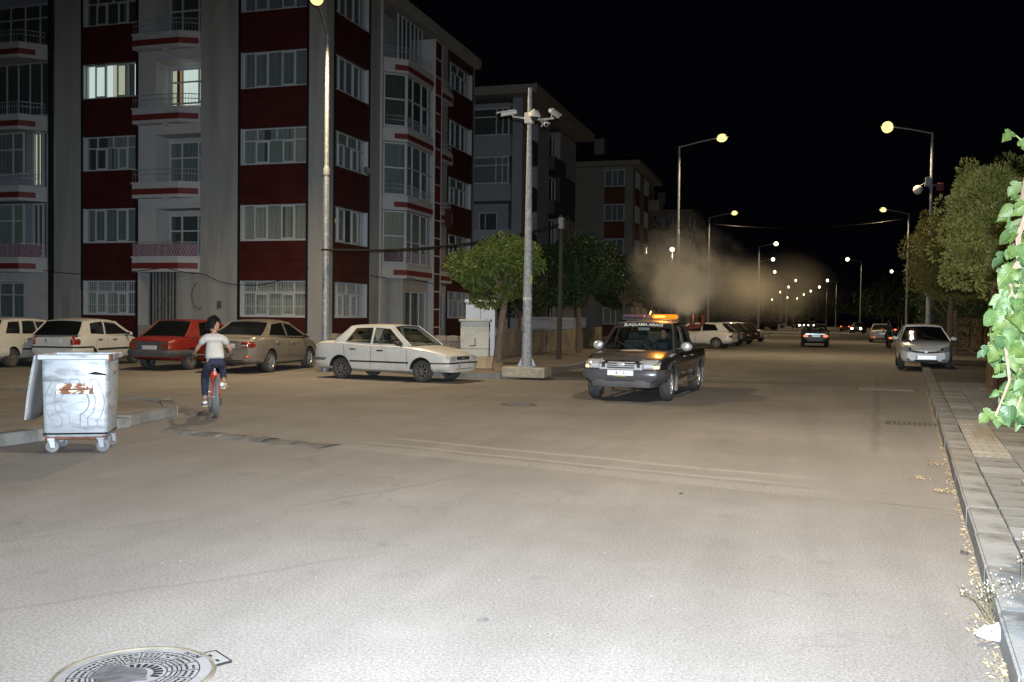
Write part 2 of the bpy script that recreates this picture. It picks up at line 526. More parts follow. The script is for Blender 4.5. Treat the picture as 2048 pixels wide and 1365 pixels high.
# ------------------------------------------------------------------ manhole in the foreground
M_IRON = pmat('worn_cast_iron', (0.20, 0.20, 0.205), 0.6, metal=0.2, var=0.15, vscale=9, bump=0.25, bscale=90, dirt=(0.13, 0.125, 0.12), dscale=6)
M_PIT = pmat('flat_black', (0.012, 0.012, 0.013), 0.9, spec=.1)
M_TAR = pmat('tar_splatter', (0.055, 0.053, 0.058), 0.8, var=0.4, vscale=14, bump=0.8, bscale=40)
mh = thing('manhole_cover', 'round cast iron manhole cover with gridded pattern in the foreground road', 'manhole cover', (-2.87, 3.60, 0.0), R(-14))
MR = 0.345
MB().lathe([(MR * 0.0, 0.006), (MR * 0.965, 0.006), (MR * 0.965, 0.0)], 64).build('cover_plate', M_IRON, mh, True)
MB().lathe([(MR * .985, .0), (MR * .985, .011), (MR * 1.02, .011), (MR * 1.04, .0)], 64).build('frame_ring', pmat('ring_iron', (0.10, 0.085, 0.06), 0.7, var=0.3, vscale=10), mh, True)
p_ = MB()
for (ra, rb, ns) in ((0.60, 0.80, 16), (0.43, 0.58, 16)):
    for k in range(ns):
        a0 = 2 * math.pi * k / ns
        da = 2 * math.pi / ns
        # radial groove, a dark strip in place of its shade
        M = rotm(rz=a0)
        p_.box(ra * MR - .004, rb * MR + .004, -0.0022, 0.0022, 0.006, 0.0075, M)
        for ii in range(3):
            for jj in range(2):
                aa = a0 + da * (0.24 + 0.26 * ii); rr = (ra + (rb - ra) * (0.30 + 0.42 * jj)) * MR
                w = 0.16 * rr * da; h = 0.012 if ra > 0.5 else 0.008
                if random.random() < 0.06: continue
                p_.box(rr - h / 2, rr + h / 2, -w * .55, w * .55, 0.006, 0.0078, rotm(rz=aa))
for rr in (0.41, 0.59, 0.82):
    p_.lathe([(rr * MR - .003, .0075), (rr * MR + .003, .0075)], 64)
for k in range(9):
    a0 = R(20 + k * 16)
    p_.box(0.24 * MR, 0.36 * MR, -.009, .009, .006, .0075, rotm(rz=a0))
p_.build('groove_shade', M_PIT, mh)  # raised dark pieces stand for the shade in pits and grooves
sp = [(math.cos(a) * MR * (0.40 + 0.05 * math.sin(3 * a) + 0.03 * math.sin(7 * a)) - 0.04, math.sin(a) * MR * (0.30 + 0.04 * math.cos(5 * a)) - 0.05) for a in [2 * math.pi * k / 40 for k in range(40)]]
MB().prism(sp, 0.0062, 0.0115).build('tar_patch', M_TAR, mh)
MB().box(-.085, .085, -.035, .035, 0, .010, rotm(loc=(0.15, MR * .99, 0), rz=R(-18))).build('hinge_plate', M_IRON, mh, bevel=.003)
hp = MB()
for (a, b_, c, d) in ((-.088, .088, .036, .041), (-.092, -.087, -.036, .036), (.087, .092, -.036, .036), (-.05, -.02, -.02, -.005), (.03, .06, -.02, -.005)):
    hp.box(a, b_, c, d, .0, .0108, rotm(loc=(0.15, MR * .99, 0), rz=R(-18)))
hp.build('hinge_joint', M_PIT, mh)
lt = text_mesh('N 126', 0.042, M_PIT)
link('cast_lettering', lt, mh, (0.03, MR * .885, .0068), (0, 0, R(-4)))

M_GRATE = pmat('rusty_grate', (0.12, 0.105, 0.09), 0.8, metal=0.4, var=0.3, vscale=12)
def manhole_far(name, label, x, y, r):
    o = thing(name, label, 'manhole cover', (x, y, 0), 0.3)
    MB().lathe([(0, .006), (r * .86, .006), (r * .9, .001), (r * .94, .006), (r, .008), (r * 1.03, 0)], 32).build('cover_plate', M_GRATE, o, True)
    q = MB()
    for i in range(-3, 4):
        q.box(-r * .6, r * .6, i * r * .2 - .01, i * r * .2 + .01, .006, .012)
    q.build('ribs', M_GRATE, o)
manhole_far('manhole_cover', 'dull round manhole cover in the road in front of the pickup', -5.05, 17.1, 0.34)
dr = thing('drain_grate', 'rectangular iron drain grate beside the right kerb', 'drain', (1.72, 16.5, 0), -KA)
q = MB().box(-.38, -.34, -.3, .3, 0, .008).box(.34, .38, -.3, .3, 0, .008).box(-.34, .34, -.3, -.26, 0, .008).box(-.34, .34, .26, .3, 0, .008)
q.build('frame', M_GRATE, dr)
for i in range(9):
    MB().box(-.34 + i * .076, -.30 + i * .076, -.26, .26, 0, .007).build('bar', M_GRATE, dr)
pa = thing('road_patch', 'pale rectangular concrete patch in the road before the parked white hatchback', 'patch', (2.0, 24.7, 0), R(-2))
MB().box(-.62, .62, -.32, .32, 0, .006).build('concrete_slab', pmat('patch_concrete', (0.27, 0.25, 0.21), .9, var=.2, vscale=4, bump=.3), pa)
MB().box(-.7, -.63, -.36, .34, 0, .004).build('worn_border', M_GRATE, pa)
MB().box(.63, .72, -.3, .38, 0, .004).build('worn_border', M_GRATE, pa)
gd = thing('drain_grate', 'dark slotted drain grate at the kerb below the camera pole', 'drain', (-6.72, 24.6, 0), R(4))
MB().box(-.45, .45, -.16, .16, 0, .007).build('frame', M_GRATE, gd)
for i in range(8):
    MB().box(-.42 + i * .108, -.36 + i * .108, -.13, .13, .007, .012).build('bar', M_PIT, gd)

# ------------------------------------------------------------------ worn rubber speed bump
M_RUB = pmat('dusty_rubber', (0.085, 0.083, 0.08), 0.85, var=0.25, vscale=7, bump=.3, dirt=(0.17, 0.16, 0.15), dscale=2.5, dlo=.45, dhi=.65)
M_STRIPE = pmat('worn_stripe_paint', (0.27, 0.25, 0.215), 0.85, var=.25, vscale=12, dirt=(0.12, .115, .11), dscale=8, dlo=.45, dhi=.6)
bx0, bx1 = Vector((-8.5, 11.28, 0)), Vector((-5.6, 10.68, 0))
bd = (bx1 - bx0); bl = bd.length
sb = thing('speed_bump', 'worn dark rubber speed bump strip with faded stripes near the cyclist', 'speed bump', bx0, math.atan2(bd.y, bd.x))
prof = [(-.19, 0), (-.17, .012), (-.08, .034), (.08, .034), (.17, .012), (.19, 0)]
ns = 6
for i in range(ns):
    a, b_ = i * bl / ns + .006, (i + 1) * bl / ns - .006
    wob_ = [random.uniform(-.015, .015) for _ in range(2)]
    h = 1.0 if i < 4 else 0.55
    P = []
    for x in np.linspace(a, b_, 5):
        P.append([(x, y * (1 + 0.25 * (i >= 4) * math.sin(x * 9)) + wob_[0], z * h) for y, z in prof])
    MB().grid(P).build('rubber_segment', M_RUB, sb, True)
    if i < 4:
        for k in range(1):
            MB().add([(a + .12, -.15, .0185), (a + .2, -.15, .0185), (a + .31, .15, .0185), (a + .23, .15, .0185), (a + .14, -.08, .0365), (a + .22, -.08, .0365), (a + .29, .08, .0365), (a + .21, .08, .0365)], [(0, 1, 5, 4), (4, 5, 6, 7), (7, 6, 2, 3)]).build('stripe', M_STRIPE, sb)

# ------------------------------------------------------------------ dry litter along the right kerb
M_DRY = pmat('dry_litter', (0.36, 0.27, 0.14), 0.9, var=0.4, vscale=30)
lm = MB()
def leaflet(x, y, z, s):
    a = random.uniform(0, 6.28); t = random.uniform(-.6, .6)
    M = rotm(t, random.uniform(-.5, .5), a, (x, y, z))
    lm.add([(-s, 0, 0), (0, -s * .45, s * .1), (s, 0, 0), (0, s * .45, s * .1)], [(0, 1, 2, 3)], M)
for i in range(900):
    y = random.uniform(4.0, 24)
    if 5.3 < y < 5.9 and random.random() < .3: continue
    x = 0.472 + 0.1 * y - abs(random.gauss(0, .022)) - .012
    leaflet(x, y, 0.008 + random.uniform(0, .012), random.uniform(.007, .018))
for (cx, cy_, sx_, sy_, nn) in ((1.22, 10.75, .07, .05, 70), (1.36, 10.0, .07, .07, 80), (1.02, 5.62, .09, .16, 130), (1.5, 11.9, .04, .1, 40), (.93, 4.7, .03, .4, 90)):
    for i in range(nn):
        leaflet(random.gauss(cx, sx_), random.gauss(cy_, sy_), .008 + random.uniform(0, .02), random.uniform(.008, .02))
tag(lm.build('dry_litter', M_DRY), 'dry yellow blossom litter lying along the right kerb', 'litter', None, 'stuff')
# scattered grit on the road
gm = MB()
for i in range(260):
    y = random.uniform(3.5, 14); x = random.uniform(-0.62 * y - 1, 0.10 * y + .3)
    s = random.uniform(.002, .0055)
    gm.box(-s, s, -s * .8, s * .8, 0, s * .8, rotm(rz=random.uniform(0, 3), loc=(x, y, 0)))
tag(gm.build('road_grit', pmat('grit', (0.16, 0.15, 0.14), .95, var=.5, vscale=3)), 'small loose grit scattered over the road', 'grit', None, 'stuff')
# flattened scraps
M_SCR = pmat('dark_scrap', (0.05, 0.045, 0.04), .8)
for (x, y, s, lab) in ((-1.62, 4.85, .035, 'small dark flattened scrap lying mid road in the foreground'), (1.15, 7.4, .06, 'black crushed plastic scrap against the right kerb'), (-1.05, 9.0, .03, 'tiny dark pebble on the road past the trench repair')):
    o = MB().add([(-s, -s * .5, .003), (s * .7, -s * .4, .003), (s, s * .4, .012), (-s * .6, s * .55, .004), (0, 0, .018)], [(0, 1, 4), (1, 2, 4), (2, 3, 4), (3, 0, 4)]).build('road_scrap', M_SCR)
    o.location = (x, y, 0); o.rotation_euler = (0, 0, random.uniform(0, 3))
    tag(o, lab, 'scrap')
# white plastic bag
M_BAG = pmat('white_plastic_bag', (0.34, 0.35, 0.37), .6, var=.2, vscale=14, bump=.6, bscale=18)
P = []
for i in range(9):
    row = []
    for j in range(14):
        a = 2 * math.pi * j / 14; rr = 0.085 * math.sin(math.pi * min(i / 8, .93)) * (1 + .35 * math.sin(3 * a + i) * .6 + random.uniform(-.12, .12))
        row.append((rr * math.cos(a) * 1.15, rr * math.sin(a) * .8, 0.012 + .085 * i / 8 * (1 + .3 * math.sin(2 * a + i * .7))))
    P.append(row)
o = MB().grid(P, closeu=True).build('plastic_bag', M_BAG, None, 30)
o.location = (1.0, 5.35, 0); tag(o, 'crumpled white plastic bag lying by the kerb gap', 'bag')
# pale broken stone under the hanging leaves
M_RUBBLE = pmat('pale_rubble', (0.42, 0.36, 0.28), .9, var=.25, vscale=6, bump=.5, dirt=(.25, .12, .06), dscale=7, dlo=.5, dhi=.6)
P = []
for i in range(7):
    P.append([((0.17 + random.uniform(-.02, .02)) * math.cos(2 * math.pi * j / 10) * math.sin(math.pi * (.12 + .76 * i / 6)), (.10 + random.uniform(-.015, .015)) * math.sin(2 * math.pi * j / 10) * math.sin(math.pi * (.12 + .76 * i / 6)), .07 - .07 * math.cos(math.pi * i / 6)) for j in range(10)])
o = MB().grid(P, closeu=True).build('stone', M_RUBBLE, None, 20)
o.location = (3.28, 16.6, .14); tag(o, 'pale broken stone lying on the pavement under the hanging leaves', 'stone')
# ------------------------------------------------------------------ apartment buildings
FL = Matrix(((-1, 0, 0, 0), (0, -1, 0, 0), (0, 0, 1, 0), (0, 0, 0, 1)))     # facade facing the side street: (s, d, z)
FR = Matrix(((0, 1, 0, 0), (1, 0, 0, 0), (0, 0, 1, 0), (0, 0, 0, 1)))       # facade facing the main road: (t, d, z)
M_CREAM = pmat('cream_render', (0.37, 0.365, 0.34), 0.9, var=0.09, vscale=1.2, bump=0.12, bscale=90, dirt=(0.25, 0.24, 0.22), dscale=1.1, dlo=.48, dhi=.78, stretch=(1.6, 1.6, .16))
M_GREYW = pmat('blue_grey_render', (0.34, 0.37, 0.42), 0.9, var=0.08, vscale=1.2, bump=0.12, bscale=90)
M_WHITE = pmat('white_render', (0.50, 0.50, 0.50), 0.85, var=0.06, vscale=2, bump=0.1, bscale=80, dirt=(.38, .37, .35), dscale=.8, dlo=.55, dhi=.85)
M_RED = pmat('oxblood_cladding', (0.072, 0.016, 0.0135), 0.38, var=0.22, vscale=1.5, bump=0.06, bscale=25)
M_REDP = pmat('red_stripe_paint', (0.17, 0.024, 0.02), 0.6, var=0.15, vscale=3)
M_TRIM = pmat('black_trim', (0.012, 0.013, 0.016), 0.5, var=.2, vscale=3)
M_PVC = pmat('white_window_frame', (0.55, 0.56, 0.58), 0.4, var=0.05, vscale=6)
M_PANE = glassmat('window_glass', (0.90, 0.93, 0.92))
M_DARKIN = pmat('dark_room', (0.03, 0.03, 0.032), 0.95)
M_RAIL = pmat('painted_railing', (0.42, 0.43, 0.45), 0.5, metal=.3)
M_ROOF = pmat('dark_roof_tile', (0.05, 0.035, 0.03), 0.8, var=.3, vscale=4)
M_PIPE = pmat('white_downpipe', (0.5, 0.5, 0.49), .6)
def curtain_mat(name, c, em=0.0, ecol=None):
    return pmat(name, c, 0.9, var=0.12, vscale=2.5, stretch=(3, 3, .4), emit=ecol, estr=em)
random.seed(31)
CURT = [curtain_mat('curtain_sage', (0.33, 0.37, 0.34)), curtain_mat('curtain_cream', (0.44, 0.43, 0.37)), curtain_mat('curtain_grey', (0.25, 0.275, 0.28)), curtain_mat('curtain_shadow', (0.10, 0.105, 0.10))]
M_LITW = curtain_mat('lit_room_white', (0.5, 0.52, 0.48), 0.8, (0.80, 0.92, 0.86))
M_LITY = curtain_mat('lit_room_warm', (0.5, 0.45, 0.3), 0.5, (0.82, 0.86, 0.66))
M_LITO = curtain_mat('lit_room_orange', (0.5, 0.3, 0.1), 0.4, (0.85, 0.45, 0.12))
M_LAMPW = emat('room_lamp', (0.85, 0.95, 1.0), 6.0)

def part(root, name, mat, fr, boxes, smooth=False, bevel=0):
    b = MB(fr)
    for q in boxes:
        b.box(*q)
    return b.build(name, mat, root, smooth, bevel)

def curtain(parent, fr, s0, s1, z0, z1, d, mat, fold=0.035):
    n = max(6, int((s1 - s0) / 0.06))
    ph = random.uniform(0, 6)
    P = []
    for z in (z0, z1):
        P.append([(s0 + (s1 - s0) * i / n, d + fold * math.sin(i * 2.1 + ph) * (0.6 + .4 * math.sin(i * .37 + ph)), z) for i in range(n + 1)])
    return MB(fr).grid(P).build('curtain', mat, parent, 'all')

def window(root, fr, s0, s1, z0, z1, d, low, trans=None, up=None, curt=None, fw=0.05, opening=(), lits=None, cd=.16):
    """frame mesh (a part) with panes and curtain under it. low/up: fractions of the mullions, trans: transom fraction"""
    f = MB(fr)
    dd0, dd1 = d - 0.05, d + 0.02
    f.box(s0, s1, dd0, dd1, z0, z0 + fw); f.box(s0, s1, dd0, dd1, z1 - fw, z1)
    f.box(s0, s0 + fw, dd0, dd1, z0 + fw, z1 - fw); f.box(s1 - fw, s1, dd0, dd1, z0 + fw, z1 - fw)
    zt = None
    if trans:
        zt = z0 + (z1 - z0) * trans
        f.box(s0 + fw, s1 - fw, dd0, dd1 - .002, zt - fw * .5, zt + fw * .5)
    def rows():
        if zt is None:
            yield z0 + fw, z1 - fw, low
        else:
            yield z0 + fw, zt - fw * .5, low
            yield zt + fw * .5, z1 - fw, up if up is not None else low
    cells = []
    for za, zb, fr_ in rows():
        xs = [s0 + fw] + [s0 + (s1 - s0) * q for q in fr_] + [s1 - fw]
        for i in range(1, len(xs) - 1):
            f.box(xs[i] - fw * .45, xs[i] + fw * .45, dd0, dd1 - .004, za, zb)
        for a, b_ in zip(xs[:-1], xs[1:]):
            cells.append((a, b_, za, zb))
    # opening casements get their own thicker sash
    for k in opening:
        if k < len(cells):
            a, b_, za, zb = cells[k]; t = .05
            f.box(a, b_, d, d + .035, za, za + t); f.box(a, b_, d, d + .035, zb - t, zb); f.box(a, a + t, d, d + .034, za + t, zb - t); f.box(b_ - t, b_, d, d + .034, za + t, zb - t)
    w = f.build('window', M_PVC, root)
    for a, b_, za, zb in cells:
        MB(fr).box(a, b_, d - .022, d - .014, za, zb).build('pane', M_PANE, w)
    if lits:
        for (fa, fb, mt) in lits:
            curtain(w, fr, s0 + (s1 - s0) * fa, s0 + (s1 - s0) * fb, z0, z1, d - cd, mt, min(.035, cd * .2))
    elif curt is not None:
        curtain(w, fr, s0, s1, z0, z1, d - cd, curt, min(.035, cd * .2))
    else:
        curtain(w, fr, s0, s1, z0, z1, d - max(cd, .06) * 1.0, CURT[3], min(.035, cd * .2))
    return w

FH = 2.94
LAY_A = dict(low=(.2, .4, .62, .82), opening=(1, 3))
LAY_B = dict(low=(.2, .38, .6, .8), trans=.66, up=(.2, .48, .78), opening=(1, 3))
A = thing('apartment_building', 'five storey cream apartment block with dark red clad bays at the corner', 'building', (-17.29, 32.38, 0))
XL = 20.5      # extent along the side street
XR = 17.0      # extent along the main road
TOP = 15.15
part(A, 'core', M_DARKIN, None, [(-XL, -1.35, 1.35, XR - .1, 0, TOP)])

def bay(root, fr, s0, s1, floors, layouts, curts, lit=None, planks=4, base=0.0, cl=M_RED, nfl=5):
    zprev = base
    for k in range(nfl + 1):
        zb = 1.53 + FH * k if k < nfl else TOP
        # spandrel with separate cladding planks
        core = part(root, 'spandrel', M_TRIM, fr, [(s0, s1, -.34, -.02, zprev, zb)])
        n = planks if k else 4
        if k == nfl: n = 1
        hh = (zb - zprev) / n
        for i in range(n):
            pr = random.uniform(0, .006)
            part(core, 'cladding_plank', cl, fr, [(s0 + .004, s1 - .004, -.02, .006 + pr, zprev + i * hh + .007, zprev + (i + 1) * hh - .007)])
        if k < nfl:
            z1 = 2.94 + FH * k
            part(root, 'reveal', M_PVC, fr, [(s0 - .0, s0 + .03, -.335, .004, zb, z1), (s1 - .03, s1, -.335, .004, zb, z1), (s0 + .03, s1 - .03, -.30, .03, zb, zb + .03)])
            lay = layouts[k]
            segs = (lit or {}).get(k)
            if segs is None:
                cut = [0] + sorted(random.uniform(.15, .85) for _ in range(random.choice((1, 2, 2, 3)))) + [1]
                segs = [(a, b_, curts[k] if (random.random() < .62 and curts[k] is not None) else random.choice(CURT)) for a, b_ in zip(cut[:-1], cut[1:])]
            window(root, fr, s0 + .03, s1 - .03, zb + .03, z1, -.16, lits=segs, **lay)
            if k == 0:
                bars = MB(fr)
                nb_ = int((s1 - s0) / .11)
                for i in range(nb_ + 1):
                    bars.tube([(s0 + .05 + (s1 - s0 - .1) * i / nb_, -.05, zb + .03), (s0 + .05 + (s1 - s0 - .1) * i / nb_, -.05, z1)], .007, 4)
                for zz in (.3, .7):
                    bars.box(s0 + .03, s1 - .03, -.056, -.044, zb + (z1 - zb) * zz - .01, zb + (z1 - zb) * zz + .01)
                tag(bars.build('security_bars', M_PVC, root), kind='stuff')
            zprev = z1
BARS = MB(FL)
# --- side-street facade, measured leftwards from the corner
part(A, 'corner_pier', M_CREAM, None, [(-.70, 0, 0, .62, 0, TOP)])
for (a, b_) in ((.70, .78), (3.65, 3.75), (8.38, 8.47), (11.06, 11.14)):
    part(A, 'dark_trim', M_TRIM, FL, [(a, b_, -.3, .05, 0.1, TOP)])
bay(A, FL, .78, 3.65, 5, [LAY_B, LAY_A, LAY_B, LAY_A, LAY_A], [CURT[1], CURT[1], CURT[0], CURT[2], CURT[2]])
part(A, 'wall', M_CREAM, FL, [(3.75, 5.46, -1.3, 0, 0, TOP)])
bay(A, FL, 8.47, 11.06, 5, [LAY_B, LAY_A, LAY_B, LAY_A, LAY_B], [CURT[0], CURT[2], CURT[0], None, CURT[3]],
    lit={3: [(0.0, .12, M_LITW), (.12, .30, CURT[2]), (.30, .52, M_LITY), (.52, 1.0, M_LITW)]})
part(A, 'wall', M_CREAM, FL, [(11.14, 11.62, -1.3, .0, 0, TOP), (11.62, 12.70, -1.3, -.25, 0, TOP)])
part(A, 'plinth', pmat('grey_plinth', (.22, .22, .21), .9, var=.1), FL, [(11.62, 12.70, -.25, -.22, .1, 1.2)])
part(A, 'downpipe', M_TRIM, FL, [(12.72, 12.86, -.2, -.02, .1, TOP)])
part(A, 'utility_box', M_CREAM, FL, [(11.12, 11.60, .0, .16, 1.1, 2.55)])
part(A, 'wall', M_CREAM, FL, [(16.4, XL, -1.3, 0, 0, TOP)])

def balcony_column(root, fr, s0, s1, wall0, out, k0, flip, floors=(1, 2, 3, 4), recess=.85):
    """slabs with fascia and red stripe, recessed wall behind. s0 is the end with the chamfer"""
    ch = 0.75
    for k in floors:
        zb = 3.27 + FH * (k - 1)
        poly = [(s0 + .02, -.25), (s0 + .02, .02), (s0 + ch, out), (s1, out), (s1, -.25)]
        poly2 = [(s0 + .02, -.24), (s0 + .0, .05), (s0 + ch - .02, out + .035), (s1 + .03, out + .035), (s1 + .03, -.24)]
        sl = MB(fr).prism(poly[::1], zb, zb + .56).build('balcony_slab', M_WHITE, root)
        MB(fr).prism(poly2, zb + .561, zb + .62).build('balcony_lip', M_WHITE, sl)
        MB(fr).prism([(s0 + .10, .0), (s0 + .07, .055), (s0 + ch - .01, out + .018), (s1 + .015, out + .018), (s1 + .015, out - .1), (s0 + ch, out - .1)], zb + .13, zb + .36).build('red_stripe', M_REDP, sl)
        zt = zb + .62
        # railing
        rl = MB(fr)
        pth = [(s1 - .02, out - .04), (s0 + ch, out - .04), (s0 + .1, .03)]
        for hh in ((.5, .32) if k != 1 else (.56,)):
            rl.tube([(p[0], p[1], zt + hh) for p in pth], .016, 6)
        rail = rl.build('railing', M_RAIL, root)
        npost = 9
        for a, b_ in zip(pth[:-1], pth[1:]):
            L = math.dist(a, b_); nn = max(2, int(L / (.12 if k != 1 else .3)))
            for i in range(nn + 1):
                t = i / nn
                x, y = a[0] + (b_[0] - a[0]) * t, a[1] + (b_[1] - a[1]) * t
                MB(fr).tube([(x, y, zt), (x, y, zt + (.5 if k != 1 else .56))], .007, 5).build('baluster', M_RAIL, rail)
        if k == 1:
            clo = MB(fr)
            for a, b_ in zip(pth[:-1], pth[1:]):
                n_ = 14
                clo.grid([[(a[0] + (b_[0] - a[0]) * i / n_, a[1] + (b_[1] - a[1]) * i / n_ - .03 + .008 * math.sin(i * 2), zt + z) for i in range(n_ + 1)] for z in (.02, .5)])
            clo.build('cloth_screen', pmat('mauve_cloth', (.20, .115, .155), .9, var=.3, vscale=9), rail)
            lat = MB(fr)
            for a, b_ in zip(pth[:-1], pth[1:]):
                L = math.dist(a, b_); nn = int(L / .14) + 1
                for i in range(nn):
                    for sgn in (0, 1):
                        t0, t1 = i / nn, (i + 1) / nn
                        if sgn: t0, t1 = t1, t0
                        for (za, zb_) in ((.03, .27), (.27, .52)):
                            q0, q1 = (t0, t1) if za < .1 else (t1, t0)
                            lat.tube([(a[0] + (b_[0] - a[0]) * q0, a[1] + (b_[1] - a[1]) * q0 + .012, zt + za), (a[0] + (b_[0] - a[0]) * q1, a[1] + (b_[1] - a[1]) * q1 + .012, zt + zb_)], .006, 4)
            lat.build('lattice', pmat('lattice_paint', (.5, .45, .47), .6), rail)
balcony_column(A, FL, 5.46, 8.37, 7.4, .38, 1, False)
# recess walls of that column
part(A, 'recess_wall', M_WHITE, FL, [(5.46, 8.37, -1.3, -.85, 0, TOP)])
part(A, 'wall', M_WHITE, FL, [(7.55, 8.37, -.85, -.0, 3.3, TOP)])
for k in (-1, 0, 1, 2):
    part(A, 'recess_ceiling', M_WHITE, FL, [(5.46, 7.55, -.85, -.002, 8.75 + FH * k, 9.15 + FH * k)])
for k in (1, 2, 3, 4):
    z = 3.89 + FH * (k - 1)
    lit = None
    if k == 3: lit = [(0, .34, M_LITY), (.34, .70, M_LITW), (.70, .80, M_LITO), (.80, .88, CURT[3]), (.88, 1, M_LITY)]
    window(A, FL, 5.5, 7.35, z + (.02 if k != 3 else .3), z + 1.72, -.62, low=(.26, .68), trans=.62, up=(.26, .68), curt=[None, CURT[3], CURT[2], None, None][k], lits=lit, fw=.06, opening=(0,))
    part(A, 'ceiling_lamp', M_WHITE, FL, [(6.8, 7.0, .1, .3, 3.19 + FH * k - .0, 3.27 + FH * k)])
# ground floor of that column
part(A, 'wall', M_CREAM, FL, [(5.46, 6.55, -.85, .0, 0, 3.28), (6.55, 8.37, -.85, 0, 0, 1.15)])
part(A, 'frame_post', M_WHITE, FL, [(8.27, 8.37, -.85, .01, 1.15, 3.28)])
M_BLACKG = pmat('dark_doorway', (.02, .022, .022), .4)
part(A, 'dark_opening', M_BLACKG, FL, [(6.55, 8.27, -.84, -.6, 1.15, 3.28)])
M_STR = pmat('striped_blind', (.25, .25, .24), .9, var=.2)
M_STR2 = pmat('striped_blind_dark', (.055, .055, .055), .9, var=.2)
for i in range(15):
    part(A, 'blind_strip', (M_STR, M_STR2)[i % 2], FL, [(6.58 + i * .08, 6.655 + i * .08, -.14 + .02 * math.sin(i * 1.3), -.10 + .02 * math.sin(i * 1.3), 1.16 + .03 * random.random(), 3.26)])
# --- far left balcony column
balcony_column(A, FL, 12.88, 16.4, 15, .75, 1, False)
part(A, 'recess_wall', M_GREYW, FL, [(12.88, 16.4, -1.3, -.9, 0, TOP)])
for k in (1, 2, 3, 4):
    z = 3.89 + FH * (k - 1)
    if k in (1, 2):
        window(A, FL, 13.55, 16.35, z + .45, z + 2.2, .55, low=(.2, .5, .8), trans=.6, up=(.2, .5, .8), curt=CURT[0] if k == 1 else CURT[2], fw=.05)
        window(A, FL, 12.95, 13.5, z + .02, z + 2.25, .12, low=(.5,), fw=.07, curt=None, lits=[(0, .5, CURT[3]), (.5, 1, M_LITY if k == 2 else CURT[3])])
    elif k == 3:
        window(A, FL, 12.95, 16.3, z + .1, z + 2.3, -.2, low=(.12, .3, .48, .66, .84), curt=CURT[3], fw=.03)
    else:
        window(A, FL, 13.2, 16.3, z + .02, z + 1.95, -.62, low=(.2, .45, .7), trans=.7, curt=CURT[3], fw=.05)
window(A, FL, 14.1, 16.3, 1.35, 2.85, -.2, low=(.34, .67), trans=.66, up=(.34, .67), curt=CURT[2], fw=.05)
part(A, 'wall', M_WHITE, FL, [(12.88, 14.1, -.9, .0, 0, 3.28), (14.1, 16.4, -.9, -.0, 0, 1.35), (14.1, 16.4, -.9, 0, 2.86, 3.28)])
part(A, 'hung_cloth', pmat('ochre_cloth', (.36, .25, .13), .9, var=.2, vscale=3), FL, [(15.0, 16.35, .84, .86, 6.0, 8.0)])

# --- main-road facade, measured away from the corner
part(A, 'corner_pier', M_CREAM, FR, [(.625, .40 + .24, -.6, -.001, 0, TOP)])
for (a, b_) in ((.36, .44), (3.70, 3.80), (12.86, 12.94), (16.55, 16.62)):
    pass
part(A, 'dark_trim', M_TRIM, FR, [(.645, .72, -.3, .05, .1, TOP)])
part(A, 'dark_trim', M_TRIM, FR, [(3.70, 3.79, -.3, .05, .1, TOP)])
part(A, 'dark_trim', M_TRIM, FR, [(12.86, 12.94, -.3, .05, .1, TOP)])
part(A, 'dark_trim', M_TRIM, FR, [(16.55, 16.62, -.3, .05, .1, TOP)])
bay(A, FR, .72, 3.70, 5, [LAY_B, LAY_A, LAY_B, LAY_A, LAY_A], [CURT[1], CURT[1], CURT[0], CURT[2], CURT[2]])
bay(A, FR, 12.94, 16.55, 5, [LAY_B, LAY_B, LAY_B, LAY_A, LAY_B], [CURT[1], CURT[1], CURT[0], CURT[2], CURT[2]])
part(A, 'wall', M_CREAM, FR, [(3.79, 5.1, -1.3, 0, 0, TOP), (12.05, 12.86, -1.3, .0, 0, TOP), (16.62, XR, -1.3, 0, 0, TOP)])
part(A, 'downpipe', M_PIPE, FR, [(4.85, 4.95, 0, .09, .2, TOP)])
part(A, 'recess_wall', M_WHITE, FR, [(5.1, 12.05, -1.3, -.8, 0, TOP)])
balcony_column(A, FR, 5.1, 8.80, 0, .85, 1, True)
# glazed-in balconies, floors one to three
for k in (1, 2, 3):
    z = 3.89 + FH * (k - 1)
    window(A, FR, 5.85, 8.78, z + .02, z + 2.28, .80, low=(.22, .55, .82), trans=.55 if k != 1 else .42, up=(.22, .55, .82), curt=[None, CURT[1], CURT[2], None][k], fw=.055, opening=(2,))
    # chamfered end: two stacked lights
    a = math.atan2(.80, .72)
    Mc = FR @ rotm(rz=a, loc=(5.13, .02, 0))
    window(A, Mc, .0, 1.02, z + .02, z + 2.28, 0, low=(), trans=.52, up=(), curt=[None, CURT[1], CURT[2], CURT[3]][k], fw=.06)
window(A, FR, 6.0, 8.7, 3.89 + FH * 3, 3.89 + FH * 3 + 2.1, .3, low=(.16, .33, .5, .67, .84), curt=CURT[2], fw=.02)
part(A, 'wall', M_WHITE, FR, [(5.1, 5.9, -.8, .05, 0, 3.28)])
part(A, 'wall', M_CREAM, FR, [(5.9, 8.78, -.8, .66, 0, .9), (5.9, 8.78, -.8, .66, 2.72, 3.28), (5.9, 6.15, -.8, .66, .9, 2.72), (8.6, 8.78, -.8, .66, .9, 2.72)])
window(A, FR, 6.15, 8.6, .9, 2.72, .62, low=(.3, .68), trans=None, curt=CURT[2], fw=.05)
